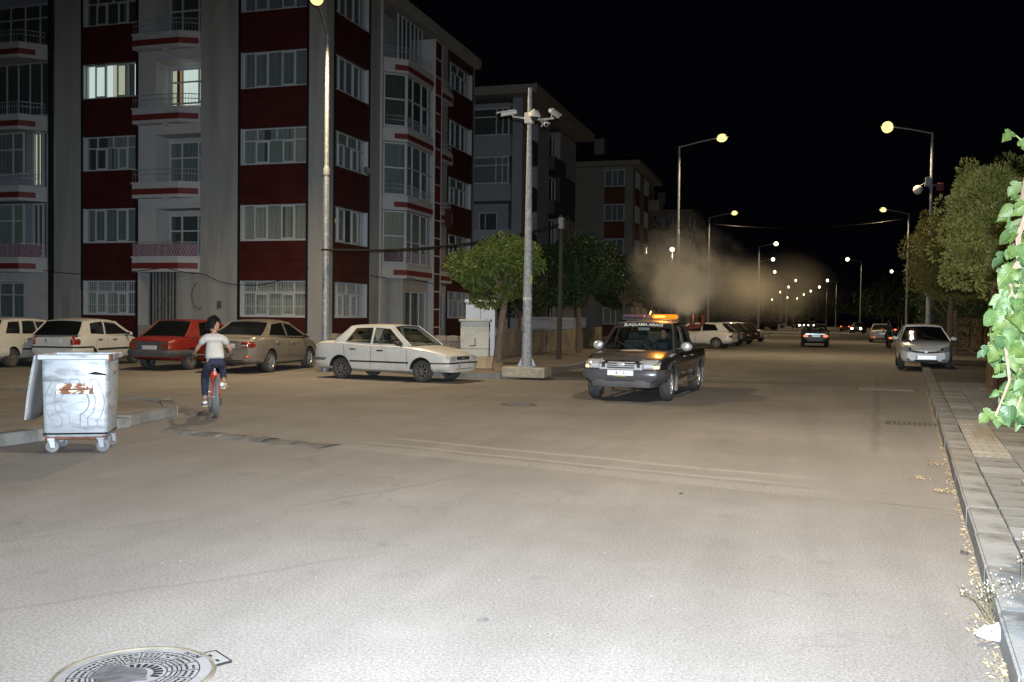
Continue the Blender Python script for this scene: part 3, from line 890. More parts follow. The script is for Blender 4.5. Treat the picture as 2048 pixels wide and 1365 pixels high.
# stair strip: white ladder frame with dark red panels
st = MB(FR)
zs = [0.3 + i * .83 for i in range(18)]
st.box(8.82, 8.87, -.8, .93, .2, zs[-1] + .03); st.box(9.67, 9.72, -.8, .93, .2, zs[-1] + .03)
for z in zs:
    st.box(8.87, 9.67, .78, .93, z - .03, z + .03)
sto = st.build('stair_frame', M_WHITE, A)
for a, b_ in zip(zs[:-1], zs[1:]):
    part(sto, 'stair_panel', M_RED if random.random() < .8 else M_REDP, FR, [(8.87, 9.67, .84, .905, a + .03, b_ - .03)])
# open balconies
for k in (1, 2, 3, 4):
    zb = 3.27 + FH * (k - 1)
    sl = part(A, 'balcony_slab', M_WHITE, FR, [(9.74, 12.2, -.8, .55, zb, zb + .55)])
    part(sl, 'red_stripe', M_REDP, FR, [(9.76, 12.05, .5, .565, zb + .12, zb + .34)])
    zt = zb + .55
    rl = MB(FR)
    for hh in (.5, .3, .1):
        rl.tube([(9.78, .5, zt + hh), (12.15, .5, zt + hh), (12.15, -.2, zt + hh)], .015, 6)
    ro = rl.build('railing', M_RAIL, A)
    for i in range(17):
        MB(FR).tube([(9.8 + i * .143, .5, zt), (9.8 + i * .143, .5, zt + .5)], .007, 5).build('baluster', M_RAIL, ro)
    if k == 1:
        part(A, 'balcony_cover', pmat('tan_cloth', (.33, .22, .13), .9, var=.2), FR, [(9.8, 12.1, .44, .47, zt, zt + .5)])
    window(A, FR, 9.95, 11.2, zt + .02, zt + 1.9, -.58, low=(.5,), curt=CURT[2] if k != 1 else CURT[1], fw=.06)
    part(A, 'recess_side', M_WHITE, FR, [(11.9, 12.05, -.8, -.002, zt, zb + FH)])
part(A, 'hanging_rug', pmat('patterned_rug', (.13, .035, .03), .9, var=.5, vscale=14), FR, [(11.1, 12.0, .58, .61, 6.0, 6.9)])
part(A, 'wall', M_CREAM, FR, [(9.72, 12.05, -.8, .3, 0, 1.0), (9.72, 12.05, -.8, .3, 2.72, 3.27), (9.72, 9.85, -.8, .3, 1.0, 2.72), (11.8, 12.05, -.8, .3, 1.0, 2.72)])
window(A, FR, 9.85, 11.8, 1.0, 2.72, .26, low=(.3, .72), curt=CURT[3], fw=.05)
dish = MB(FR).lathe([(0, 0), (.12, .02), (.24, .07), (.3, .13)], 20, FR @ rotm(rx=R(-80), loc=(3.2, .25, 7.5))) if False else MB().lathe([(0, 0), (.08, .012), (.15, .045), (.19, .09)], 20, rotm(ry=R(70), rz=R(-25), loc=(.2, 3.1, 7.5)))
dish.build('satellite_dish', pmat('dull_dish', (.16, .165, .17), .6), A, True)
# eaves and roof
ev = MB().box(-XL, .30, -.50, XR + .05, TOP, TOP + .12).box(-XL, .33, -.53, XR + .08, TOP + .12, TOP + .5)
ev.build('eaves', M_CREAM, A)
rf = MB().add([(-XL, -.55, TOP + .51), (.35, -.55, TOP + .51), (.35, XR + .1, TOP + .51), (-XL, XR + .1, TOP + .51), (-6, 7, TOP + 2.8), (-XL, 7, TOP + 2.8), (-6, 10, TOP + 2.8), (-XL, 10, TOP + 2.8)],
              [(0, 1, 4, 5), (1, 2, 6, 4), (2, 3, 7, 6), (4, 6, 7, 5), (3, 0, 5, 7)])
rf.build('roof', M_ROOF, A)
MB().box(-XL, -.8, XR - .02, XR, 0, TOP).build('end_wall', M_CREAM, A)

# ------------------------------------------------------------------ the blocks further down the road
M_BGRAIN = pmat('pale_grey_render', (.28, .29, .31), .9, var=.08, vscale=1.5, bump=.1, bscale=60)
M_BDARK = pmat('slate_cladding', (.055, .058, .065), .7, var=.2, vscale=2)
M_ORANGE = pmat('rust_orange_render', (.11, .037, .02), .85, var=.15, vscale=1.5)
M_CWALL = pmat('dull_cream_render', (.24, .23, .195), .9, var=.1, vscale=1)
M_SOFF = pmat('eave_soffit', (.26, .235, .20), .85, var=.1)
Bb = thing('apartment_building', 'pale grey apartment block with wide eaves behind the camera pole', 'building', (-16.41, 55.65, 0))
BT = 15.0
part(Bb, 'wall', M_BGRAIN, None, [(-9, -1.2, 1.2, 14.38, 0, BT)])
part(Bb, 'corner_pier', M_BGRAIN, FL, [(.0, .62, -1.19, 0, 0, BT)])
for k in range(5):
    z = FH * k
    if k in (2,):
        part(Bb, 'balcony_wall', M_GREYW, FL, [(.62, 5.5, -.1, .25, z + .1, z + 1.1)])
        window(Bb, FL, 1.9, 3.1, z + .2, z + 2.3, -1.10, low=(.65,), fw=.06, cd=.06)
        part(Bb, 'balcony_slab', M_GREYW, FL, [(.62, 5.5, -1.19, .3, z - .1, z + .1)])
    else:
        part(Bb, 'parapet', M_BGRAIN, FL, [(.62, 5.5, -1.19, .35, z - .1, z + .95)])
        w = window(Bb, FL, .75, 3.9, z + .95, z + 2.6, .28, low=(.13, .26, .75), trans=.68, up=(.13, .26, .75), curt=CURT[2] if k != 4 else CURT[3], fw=.07)
        part(Bb, 'lintel', M_BGRAIN, FL, [(.62, 5.5, -1.19, .32, z + 2.6, z + 2.84)])
for (t0, t1, kind) in ((1.195, 3.6, 'w'), (3.6, 6.4, 'p'), (6.4, 9.6, 'b'), (9.6, 14.4, 'd')):
    if kind == 'p':
        part(Bb, 'pier', M_BGRAIN, FR, [(t0, t1, -1.19, .0, 0, BT)])
        continue
    for k in range(5):
        z = FH * k
        if kind == 'w':
            sp_ = part(Bb, 'spandrel', M_BDARK, FR, [(t0, t1, -1.19, -.03, z - .4 if k else 0, z + 1.1)])
            for i in range(4):
                part(sp_, 'cladding_plank', M_BDARK, FR, [(t0, t1, -.03, .0, z - .25 + i * .32, z + .03 + i * .32)])
            window(Bb, FR, t0 + .1, t1 - .1, z + 1.1, z + 2.54, -.25, low=(.33, .66), curt=CURT[2], fw=.08)
        elif kind == 'b':
            part(Bb, 'balcony_slab', M_BDARK, FR, [(t0, t1, -1.19, .4, z - .2, z + .7)])
            window(Bb, FR, t0 + .2, t1 - .2, z + .7, z + 2.5, -.3, low=(.33, .66), curt=CURT[3], fw=.08)
        else:
            part(Bb, 'wall', M_BDARK if k % 2 else M_BGRAIN, FR, [(t0, t1, -1.19, -.02, z, z + FH - .02)])
Be = MB().box(-9, 1.15, -1.1, 15.3, BT, BT + .15).box(-9, 1.2, -1.15, 15.35, BT + .15, BT + .5)
Be.build('eaves', M_SOFF, Bb)
MB().add([(-9, -1.2, BT + .51), (1.2, -1.2, BT + .51), (1.2, 15.3, BT + .51), (-9, 15.3, BT + .51), (-4, 5, BT + 2.4), (-9, 5, BT + 2.4), (-4, 9, BT + 2.4), (-9, 9, BT + 2.4)], [(0, 1, 4, 5), (1, 2, 6, 4), (2, 3, 7, 6), (4, 6, 7, 5)]).build('roof', M_ROOF, Bb)
part(Bb, 'gas_meter_box', pmat('yellow_meter_box', (.45, .27, .05), .6), FL, [(2.7, 3.1, .36, .5, .9, 1.5)])
ld = MB(FL)
for x in (1.05, 1.55): ld.box(x, x + .05, .42, .47, 0.1, 3.2)
ldo = ld.build('ladder_rail', M_PVC, Bb)
for i in range(9):
    part(ldo, 'rung', M_PVC, FL, [(1.1, 1.55, .43, .46, .4 + i * .33, .43 + i * .33)])

def far_block(name, label, loc, w, l, top, mats, seed):
    rd = random.Random(seed)
    o = thing(name, label, 'building', loc)
    part(o, 'wall', mats[0], None, [(-w, 0, 0, l, 0, top)])
    for k in range(5):
        z = FH * k
        for (s0, s1, cl) in ((.7, 2.45, mats[1]), (5.2, 6.9, mats[1])):
            if s1 > w: continue
            part(o, 'spandrel', cl, FL, [(s0, s1, 0, .06, z + (2.6 - FH if k else 0), z + 1.12)])
            window(o, FL, s0, s1, z + 1.12, z + 2.58, .06, low=(.36, .62), curt=rd.choice(CURT[1:]), fw=.08, cd=.035, lits=[(0, .5, CURT[2]), (.5, 1, CURT[1])] if rd.random() < .3 else None)
        for (t0, t1) in ((1.2, 3.2), (6.0, 8.0)):
            part(o, 'spandrel', mats[1], FR, [(t0, t1, 0, .06, z + (2.6 - FH if k else 0), z + 1.12)])
            window(o, FR, t0, t1, z + 1.12, z + 2.58, .06, low=(.36, .62), curt=rd.choice(CURT[1:]), fw=.08, cd=.035)
        part(o, 'balcony_slab', mats[0], FR, [(8.6, 11.4, 0, 1.0, z + .0, z + 1.0)])
    MB().box(-w - .3, .7, -.7, l + .7, top, top + .4).build('eaves', M_SOFF, o)
    MB().add([(-w - .3, -.7, top + .41), (.7, -.7, top + .41), (.7, l + .7, top + .41), (-w - .3, l + .7, top + .41), (-w / 2, l * .4, top + 2.2), (-w / 2, l * .6, top + 2.2)], [(0, 1, 4), (1, 2, 5, 4), (2, 3, 5), (3, 0, 4, 5)]).build('roof', M_ROOF, o)
    MB().box(-w * .45, -w * .45 + .9, 3, 4, top + 1.0, top + 3.0).build('chimney', mats[0], o)
    return o
far_block('apartment_building', 'dim cream apartment block with rust orange panels under its windows', (-13.87, 80.5, 0), 9, 12, 14.6, (M_CWALL, M_ORANGE), 3)
far_block('apartment_building', 'farthest dark apartment block beyond the orange panelled one', (-13.3, 116, 0), 9, 14, 14.4, (M_CWALL, M_BDARK), 5)
far_block('apartment_building', 'unlit apartment block between the orange panelled one and the trees', (-15.5, 96.5, 0), 9, 13, 11.7, (M_BGRAIN, M_ORANGE), 8)

# ------------------------------------------------------------------ cables along the facade
M_CABLE = pmat('black_cable', (.012, .012, .012), .6)
def sag(a, b_, s, n=14):
    a = Vector(a); b_ = Vector(b_)
    return [a.lerp(b_, i / n) - Vector((0, 0, s * 4 * (i / n) * (1 - i / n))) for i in range(n + 1)]
def cable(label, pts, r=.018, cat='cable'):
    o = MB().tube(pts, r, 6).build('overhead_cable', M_CABLE)
    return tag(o, label, cat)
fx, fy = -17.29, 32.38
cable('thin black cable looping along the cream facade above the red car', sag((fx - 12.8, fy - .3, 3.35), (fx - 8.4, fy - .8, 3.25), .12) + sag((fx - 8.3, fy - .8, 3.25), (fx - 6.6, fy - .75, 3.42), .02)[1:] + sag((fx - 6.5, fy - .75, 3.42), (fx - 5.3, fy - .12, 3.2), .05)[1:] + sag((fx - 5.2, fy - .12, 3.2), (fx - 3.7, fy - .12, 2.78), .1)[1:] + sag((fx - 3.6, fy - .12, 2.78), (fx - .6, fy - .12, 3.45), .25)[1:], .016)
cable('thick black cable bundle sagging from the street lamp to the wooden pole', sag((-13.2, 24.55, 3.52), (-8.42, 33.55, 5.05), .32, 20), .03)
cable('black cable draped along the main road facade over the ground floor windows', sag((fx + .1, fy + 3.8, 3.32), (fx + .15, fy + 5.3, 3.3), .03) + sag((fx + .95, fy + 6.0, 3.32), (fx + .95, fy + 8.7, 3.15), .04) + sag((fx + .7, fy + 9.4, 3.05), (fx + .65, fy + 10.2, 3.25), .08) + sag((fx + .65, fy + 10.4, 3.25), (fx + .15, fy + 12.9, 3.2), .04), .016)
loop = [(fx - 5.35 + .35 * math.sin(t) * .9 - .1, fy - .1, 2.35 + .52 * math.cos(t)) for t in [R(-10) - R(200) * i / 16 for i in range(17)]]
cable('slack black cable loop hanging on the cream wall above the boy', loop, .012)
mbx = thing('wall_box', 'small brown junction box on the cream wall above the boy', 'box', (fx - 4.55, fy, 2.0))
MB().box(-.08, .08, -.09, 0, -.14, .14).build('case', pmat('brown_box', (.16, .11, .06), .7), mbx, bevel=.01)
MB().box(-.06, .06, -.1, -.09, -.12, .0).build('lid', pmat('brown_box2', (.1, .07, .04), .7), mbx)
# ------------------------------------------------------------------ street lamps
M_GALV = pmat('galvanised_steel', (.36, .38, .40), .6, metal=.4, var=.22, vscale=9, bump=.12, bscale=50, dirt=(.24, .25, .26), dscale=14, dlo=.45, dhi=.6)
M_LENS = emat('lit_lamp_lens', (1.0, .82, .30), 1.6)
M_LENSF = emat('lit_far_lamp_lens', (1.0, .92, .60), 5.0)
M_HEAD = pmat('lamp_housing', (.20, .21, .22), .5, metal=.3)
LAMP_W = 2600.0
LAMP_COL = (1.0, .76, .45)
def octo(mb, p0, p1, r0_, r1_):
    mb.tube([p0, p1], [r0_, r1_], 8)
def street_lamp(label, x, y, dirx, diry, arm=1.55, h=10.2, power=1.0, base=True, near=True, group='street lamps', lens_s=1.0, col_=LAMP_COL):
    o = thing('street_lamp', label, 'street lamp', (x, y, 0), 0, group)
    d = Vector((dirx, diry, 0)).normalized()
    p = MB()
    p.tube([(0, 0, .0), (0, 0, 5.8)], [.115, .085], 8)
    p.tube([(0, 0, 5.8), (0, 0, h - .25)], [.07, .05], 8)
    pole = p.build('pole', M_GALV, o, 30)
    if near:
        MB().lathe([(.0, 5.7), (.1, 5.7), (.1, 5.86), (.075, 5.95), (.0, 5.95)], 10).build('collar', M_GALV, pole, True)
        MB().box(-.012, .012, -.125, -.10, 1.0, 1.35).build('service_hatch', M_HEAD, pole)
        if base:
            q = MB().box(-.22, .22, -.22, .22, .14, .165)
            for a in range(4):
                q.add([(.11, -.01, .165), (.21, -.01, .165), (.11, -.01, .42), (.11, .01, .165), (.21, .01, .165), (.11, .01, .42)], [(0, 1, 2), (5, 4, 3), (0, 3, 4, 1), (1, 4, 5, 2), (2, 5, 3, 0)], rotm(rz=a * math.pi / 2))
            q.build('base_plate', M_GALV, pole)
    a0 = Vector((0, 0, h - .3)); a1 = d * arm + Vector((0, 0, h + .06))
    MB().tube([a0, a0.lerp(a1, .5) + Vector((0, 0, .02)), a1], .032, 7).build('arm', M_GALV, o, True)
    ang = math.atan2(d.y, d.x)
    Mh = rotm(0, R(-6), ang, tuple(a1))
    P = []
    for xx, w, hh in ((-.12, .05, .05), (0, .10, .07), (.2, .15, .09), (.42, .14, .075), (.55, .06, .035)):
        P.append([(xx, w, -.02), (xx, w * .9, hh * .6), (xx, w * .4, hh), (xx, -w * .4, hh), (xx, -w * .9, hh * .6), (xx, -w, -.02)])
    MB().grid(P, Mh).build('lamp_head', M_HEAD, o, True)
    ls = .5 * lens_s
    MB().ball((.25, 0, -.03), 1, 14, 8, (.25, .13 * lens_s, .12 * lens_s), Mh).build('lens', M_LENS if near else M_LENSF, o, True)  # lens enlarged by lens_s so its shape takes in the lamp's glare
    if power > 0:
        L = bpy.data.lights.new('lamp_light', 'SPOT')
        L.energy = LAMP_W * power; L.color = col_
        L.spot_size = R(164); L.spot_blend = .55; L.shadow_soft_size = .14
        lo = bpy.data.objects.new('lamp_light', L)
        COL.objects.link(lo)
        lo.parent = o
        lo.location = Mh @ Vector((.26, 0, -.03 - .13 * lens_s))
        lo.rotation_euler = (Vector((d.x * .10, d.y * .10, -1))).to_track_quat('-Z', 'Y').to_euler()
    return o
street_lamp('tall street lamp at the side street corner in front of the red clad building', -13.25, 24.9, .35, -1.0, 1.7, 10.08, 1.7, lens_s=1.4)
street_lamp('street lamp standing on the near right pavement just outside the picture', 3.15, 10.4, -1, -.05, 1.6, 10.2, 2.35, col_=(1.0, .83, .60))
street_lamp('street lamp on the left side of the road behind the fogging pickup', -5.75, 46.2, 1, 0, 1.75, 10.2, .95, lens_s=1.6)
street_lamp('brightest street lamp on the right, carrying a speaker ball and boxes', 5.35, 45.3, -1, 0, 1.6, 10.2, .9, lens_s=2.1)
street_lamp('second street lamp on the right, rising behind the clipped trees', 7.75, 78.6, -1, 0, 1.6, 10.2, .8, lens_s=1.5)
street_lamp('second street lamp on the left of the road, arm over the smoke', -7.3, 78.8, 1, 0, 1.75, 10.2, .8, lens_s=1.5)
far = [(-4.7, 111.3, 1, 'third lamp on the left, its head above the smoke plume'), (-5.8, 139.8, 1, 'fourth lamp on the left beyond the smoke'), (-6.5, 176.3, 1, 'fifth lamp on the left, small above the smoke'),
       (7.9, 140.8, -1, 'third lamp on the right side of the far road'), (16.6, 175.5, -1, 'small lamp standing apart to the right of the far road'), (7.1, 214.3, -1, 'first of the descending far right lamps'),
       (6.2, 256, -1, 'second of the descending far right lamps'), (4.4, 291, -1, 'third of the descending far right lamps'), (2.6, 331, -1, 'fourth of the descending far right lamps'),
       (-3.1, 214.3, 1, 'upper one of the far left lamp cluster'), (-5.1, 256.5, 1, 'second one of the far left lamp cluster'), (-8.1, 302.6, 1, 'third one of the far left lamp cluster'),
       (-13.7, 414.7, 1, 'lowest left one of the far lamp cluster'), (-6.9, 376.2, 1, 'low middle one of the far lamp cluster'), (0.2, 392.5, -1, 'lowest right one of the far lamp cluster')]
for i, (x, y, d, lab) in enumerate(far):
    street_lamp(lab, x, y, d, 0, 1.6, 10.2, 0.8 if y < 260 else 0, False, False, lens_s=1.0 + y / 130.0)
o = street_lamp('short lamp on a thin post left of the near smoke cloud', -12.6, 97, .05, -1, .05, 8.6, .5, False, False, lens_s=2.0)

# things fixed to the right-hand lamp post
sb_ = thing('loudspeaker_ball', 'pale round ball fixed on the right lamp post', 'speaker', (5.35, 45.3, 7.45))
MB().ball((-.55, -.05, 0), .2, 18, 12).build('ball', pmat('pale_ball', (.6, .58, .54), .3, var=.1), sb_, True)
MB().tube([(-.08, 0, .1), (-.3, 0, .28), (-.48, -.02, .14)], .025, 6).build('bracket', M_HEAD, sb_)
sg = thing('control_box', 'dark tapered box on the right lamp post above the ball', 'box', (5.35, 45.3, 7.6))
MB().add([(-.28, -.12, 0), (-.04, -.12, 0), (-.04, .12, 0), (-.28, .12, 0), (-.22, -.1, .4), (-.05, -.1, .4), (-.05, .1, .4), (-.22, .1, .4)], [(3, 2, 1, 0), (4, 5, 6, 7), (0, 1, 5, 4), (1, 2, 6, 5), (2, 3, 7, 6), (3, 0, 4, 7)]).build('case', M_HEAD, sg)
MB().box(-.045, .0, -.03, .03, .1, .3).build('clamp', M_GALV, sg)
rs = thing('red_sign', 'small dull red box sign on the right lamp post', 'sign', (5.35, 45.3, 7.5))
MB().box(.2, .5, -.1, .12, -.1, .22).build('panel', pmat('dull_red', (.14, .03, .03), .7), rs, bevel=.03)
MB().tube([(.05, 0, .15), (.22, 0, .12)], .02, 6).build('bracket', M_HEAD, rs)
cable('overhead wire catching the lamp light on the right', sag((-6.9, 79, 9.4), (7.7, 79, 9.6), .5, 16), .012)

# ------------------------------------------------------------------ camera pole on its concrete footing
cc = thing('camera_pole', 'galvanised pole carrying surveillance cameras on a concrete footing', 'pole', (-6.98, 24.35, 0))
MB().box(-.60, .58, -.35, .42, .05, .325).build('footing', pmat('rough_concrete', (.38, .33, .25), .95, var=.2, vscale=4, bump=.6, bscale=25, dirt=(.22, .19, .15), dscale=3), cc, bevel=.03)
MB().tube([(0, 0, .325), (0, 0, 4.2), (0, 0, 7.72)], [.145, .095, .055], 10).build('pole', M_GALV, cc, 25)
q = MB().box(-.25, .25, -.25, .25, .3255, .35)
for a in range(4):
    q.add([(.14, -.012, .35), (.25, -.012, .35), (.14, -.012, .56), (.14, .012, .35), (.25, .012, .35), (.14, .012, .56)], [(0, 1, 2), (5, 4, 3), (0, 3, 4, 1), (1, 4, 5, 2), (2, 5, 3, 0)], rotm(rz=a * math.pi / 2 + .3))
q.build('base_plate', M_GALV, cc)
MB().lathe([(.118, 2.1), (.124, 2.1), (.124, 2.18), (.118, 2.18)], 12).build('worn_sticker', pmat('sticker', (.55, .54, .5), .7, var=.4, vscale=20), cc, True)
MB().box(.115, .135, -.10, -.04, 2.55, 2.75).build('yellow_tag', pmat('yellow_tag', (.55, .45, .05), .6), cc)
M_CAMW = pmat('camera_housing', (.62, .61, .57), .45, var=.05)
ZC = 6.92
MB().box(-.12, .1, -.1, .1, ZC - .14, ZC + .14).build('junction_box', M_CAMW, cc, bevel=.015)
MB().tube([(-.1, 0, ZC), (-.42, -.02, ZC + .06)], .022, 7).tube([(.1, 0, ZC - .05), (.66, 0, ZC - .03)], .024, 7).build('arms', M_CAMW, cc, True)
def bullet(mx, name='camera'):
    c = MB(mx)
    c.lathe([(0, -.22), (.05, -.22), (.06, -.2), (.06, .2), (.055, .22), (0, .22)], 12, rotm(rx=R(90)))
    c.box(-.07, .07, -.3, .18, .045, .065)
    b = c.build(name, M_CAMW, cc, True)
    MB(mx).lathe([(0, -.001), (.045, -.001), (.045, .004), (0, .004)], 12, rotm(rx=R(90), loc=(0, -.222, 0))).build('lens', M_PIT, b, True)
    MB(mx).tube([(0, .08, -.05), (0, .13, -.14)], .02, 6).build('mount', M_CAMW, b)
bullet(rotm(R(12), 0, R(-62), (-.58, -.03, ZC + .16)))
bullet(rotm(R(24), 0, R(35), (.40, -.05, ZC - .14)))
bullet(rotm(R(10), 0, R(165), (.66, .02, ZC + .10)))
MB().lathe([(0, .17), (.09, .15), (.15, .07), (.16, 0), (.14, -.02), (0, -.02)], 16, rotm(loc=(.18, -.16, ZC + .0))).build('dome_camera', M_CAMW, cc, True)
MB().ball((.18, -.16, ZC - .03), .1, 14, 8).build('dome_glass', pmat('smoked_dome', (.01, .01, .012), .05, coat=1.0), cc, True)
MB().tube([(.0, -.1, ZC + .08), (.12, -.16, ZC + .15), (.18, -.16, ZC + .19)], .03, 7).build('dome_bracket', M_CAMW, cc, True)

# wooden utility pole
M_WOOD = pmat('weathered_pole_wood', (.045, .04, .03), .9, var=.3, vscale=5, stretch=(8, 8, .6), bump=.4, bscale=30)
up = thing('utility_pole', 'old wooden utility pole with cables between the two roadside trees', 'pole', (-8.42, 33.6, .12))
MB().tube([(0, 0, 0), (.03, 0, 3), (.02, 0, 5.25)], [.10, .08, .065], 9).build('post', M_WOOD, up, True)
MB().box(-.05, .12, -.14, .14, 4.75, 5.15).build('cable_box', M_HEAD, up)
MB().tube([(.1, -.1, 5.0), (.3, -.12, 4.95), (.33, -.1, 4.4), (.15, -.06, 4.1)], .018, 6).tube([(-.05, .1, 5.1), (.25, .12, 5.2), (.42, .1, 4.7), (.3, .02, 4.2)], .015, 6).build('cable_coil', M_CABLE, up)

# ------------------------------------------------------------------ cabinets
M_BEIGE = pmat('beige_cabinet_paint', (.47, .46, .39), .55, var=.06, vscale=3, dirt=(.33, .32, .27), dscale=2)
M_BLUEW = pmat('blue_white_cabinet_paint', (.50, .54, .62), .5, var=.05, vscale=2)
cb = thing('utility_cabinet', 'low beige utility cabinet with flat cap on a concrete base', 'cabinet', (-9.25, 26.7, 0), R(14))
MB().box(-.47, .62, -.28, .33, .08, .47).build('concrete_base', pmat('base_concrete', (.40, .31, .20), .95, var=.2, vscale=3, bump=.4), cb, bevel=.02)
MB().box(-.42, .42, -.24, .26, .471, 1.50).build('body', M_BEIGE, cb, bevel=.012)
MB().box(-.47, .47, -.29, .31, 1.501, 1.57).build('cap', M_BEIGE, cb, bevel=.015)
MB().box(-.421, .421, -.246, -.241, .70, .708).box(.421, .426, -.24, .26, .70, .708).build('seam', M_PIT, cb)
MB().box(.0, .02, -.25, -.241, .78, 1.02).box(-.16, .0, -.25, -.241, .78, .80).build('hinge_mark', M_PIT, cb)
MB().box(.426, .45, -.2, -.17, 1.0, 1.2).build('handle', M_GALV, cb)
link('cabinet_number', text_mesh('DB 5', .13, M_PIT, bold=.004), cb, (.4225, .03, 1.38), (R(90), 0, R(90)))
tb = thing('utility_cabinet', 'tall bluish white cabinet half hidden behind the tree trunk', 'cabinet', (-9.55, 28.6, .13), R(14))
MB().box(-.62, .30, -.35, .45, .0, 1.95).build('body', M_BLUEW, tb, bevel=.012)
MB().box(-.66, .34, -.39, .49, 1.951, 2.05).build('cap', M_BLUEW, tb, bevel=.012)
MB().box(-.16, -.15, -.357, -.351, .1, 1.85).build('door_seam', M_PIT, tb)
MB().box(.302, .33, -.05, .0, .9, 1.15).build('handle', M_GALV, tb)
MB().box(.302, .306, .08, .09, .1, 1.85).build('seam', M_PIT, tb)

# ------------------------------------------------------------------ retaining wall with iron railing
M_WALLP = pmat('stained_wall_render', (.24, .205, .155), .95, var=.22, vscale=1.4, bump=.4, bscale=18, dirt=(.13, .11, .085), dscale=.9, dlo=.4, dhi=.7)
rw = thing('retaining_wall', 'low stained retaining wall running beside the pavement behind the trees', 'wall', (-10.7, 30.2, .13))
for i in range(9):
    y0 = i * 2.4
    MB().box(-.16, .16 + random.uniform(-.01, .01), y0 + .006, y0 + 2.394, 0, .98 + .05 * math.sin(i)).build('wall_panel', M_WALLP, rw, bevel=.02)
M_STONE = [pmat('rubble_stone_%d' % i, c, .95, var=.25, vscale=5, bump=.6, bscale=20) for i, c in enumerate(((.22, .20, .17), (.16, .15, .135), (.28, .25, .20)))]
sw = thing('stone_wall', 'short rubble stone wall between the sedan and the beige cabinet', 'wall', (-16.2, 30.2, .13))
MB().box(0, 5.3, .06, .3, 0, .85).build('mortar_core', M_WALLP, sw)
random.seed(5)
for row in range(4):
    x = random.uniform(0, .1)
    while x < 5.2:
        w = random.uniform(.25, .5)
        z0 = row * .22; hgt = .205
        j = [random.uniform(-.02, .02) for _ in range(8)]
        poly = [(x + .01, z0 + .01 + j[0]), (x + w * .5, z0 + j[1] + .008), (x + w - .012, z0 + .01 + j[2]), (x + w - .008 + j[3], z0 + hgt * .5), (x + w - .015, z0 + hgt - .01 + j[4]), (x + w * .5, z0 + hgt + j[5] * .5), (x + .012, z0 + hgt - .01 + j[6]), (x + .004 + j[7], z0 + hgt * .5)]
        MB(rotm(rx=R(90))).prism(poly, -.06, random.uniform(.0, .035)).build('stone', random.choice(M_STONE), sw)
        x += w
rl = thing('iron_railing', 'white painted iron railing standing on the retaining wall', 'railing', (-10.7, 36.5, 1.1))
rr = MB().box(-.02, .02, 0, 12, .05, .08).box(-.02, .02, 0, 12, .46, .50)
rr.build('rails', M_RAIL, rl)
bmesh_bar = MB().box(-.011, .011, -.011, .011, 0, .56).mesh('railing_bar', M_RAIL)
for i in range(74):
    link('railing_bar', bmesh_bar, rl, (0, .06 + i * .162, 0))
# garden ground behind the retaining wall stays as forecourt; wooden fence on the right
M_FENCE = pmat('brown_fence_board', (.17, .115, .07), .8, var=.25, vscale=3, stretch=(6, 6, .7))
fn = thing('board_fence', 'brown panel fence standing behind the clipped trees on the right', 'fence', (7.6, 57.0, .13), R(-6))
for i in range(12):
    MB().box(i * .62 + .03, i * .62 + .57, -.02, .02, .05, 1.75 + .03 * math.sin(i * 2)).build('fence_panel', M_FENCE, fn)
for i in range(13):
    MB().box(i * .62 - .03, i * .62 + .03, -.05, .04, 0, 1.85).build('fence_post', M_TRIM, fn)
MB().box(0, 7.44, .03, .06, .4, .5).box(0, 7.44, .03, .06, 1.4, 1.5).build('fence_rail', M_TRIM, fn)
# dim wall and lit strip behind
dw = thing('garden_wall', 'dark garden building wall behind the fence on the right', 'wall', (7.4, 66, 0))
MB().box(0, 12, 0, .3, 0, 3.3).build('wall', pmat('dark_wall', (.06, .055, .05), .9, var=.2), dw)
MB().box(-.05, 12, -.1, .4, 3.301, 3.42).build('coping', pmat('coping', (.25, .22, .18), .9), dw)
MB().box(.4, .62, -.06, -.001, 1.6, 3.2).build('timber_post', pmat('orange_timber', (.4, .2, .07), .7), dw)

# ------------------------------------------------------------------ galvanised waste container
M_ZINC = pmat('scuffed_zinc', (.36, .385, .415), .48, metal=.3, var=.14, vscale=2.0, bump=.14, bscale=6, dirt=(.17, .18, .195), dscale=2.2, dlo=.50, dhi=.68, stretch=(1.6, 1.6, 5.0))
M_ZINCS = pmat('shaded_zinc_side', (.20, .205, .21), .55, metal=.35, var=.2, vscale=3, dirt=(.2, .17, .13), dscale=2.5, dlo=.5, dhi=.7)  # lid zinc: shade of its turned-away face put into the colour, plus dirt
M_RIB = pmat('shaded_rib_zinc', (.20, .215, .23), .5, metal=.3, var=.2, vscale=6)  # darker copy of the zinc, shading of the rib edges put into colour
M_RUST = pmat('rusty_plate', (.60, .56, .50), .7, var=.1, vscale=8, dirt=(.16, .055, .02), dscale=9, dlo=.44, dhi=.52)
M_RUSTD = pmat('rust', (.13, .05, .025), .9, var=.4, vscale=15)
M_CAST = pmat('castor_rubber', (.12, .125, .13), .6, var=.15, vscale=8)
wc = thing('waste_container', 'scuffed galvanised waste container on castors with its lid hanging open', 'waste container', (-8.22, 9.36, 0), R(29))
bw, bdp, z0, z1 = .365, .34, .19, 1.10
P = []
for (z, kx, ky) in ((z0, .90, .86), (z0 + .05, .955, .93), (z0 + .3, .97, .95), (z1 - .12, .995, .99), (z1, 1.0, 1.0)):
    row = []
    for sx_, sy_ in ((-1, -1), (1, -1), (1, 1), (-1, 1)):
        cx_, cy_ = sx_ * bw * kx, sy_ * bdp * ky
        rr_ = .05
        base_a = math.atan2(sy_, sx_)
        for i in range(4):
            a = base_a - R(45) + R(30) * i
            row.append((cx_ - sx_ * rr_ + rr_ * math.cos(a), cy_ - sy_ * rr_ + rr_ * math.sin(a), z))
    P.append(row)
body = MB().grid(P, closeu=True)
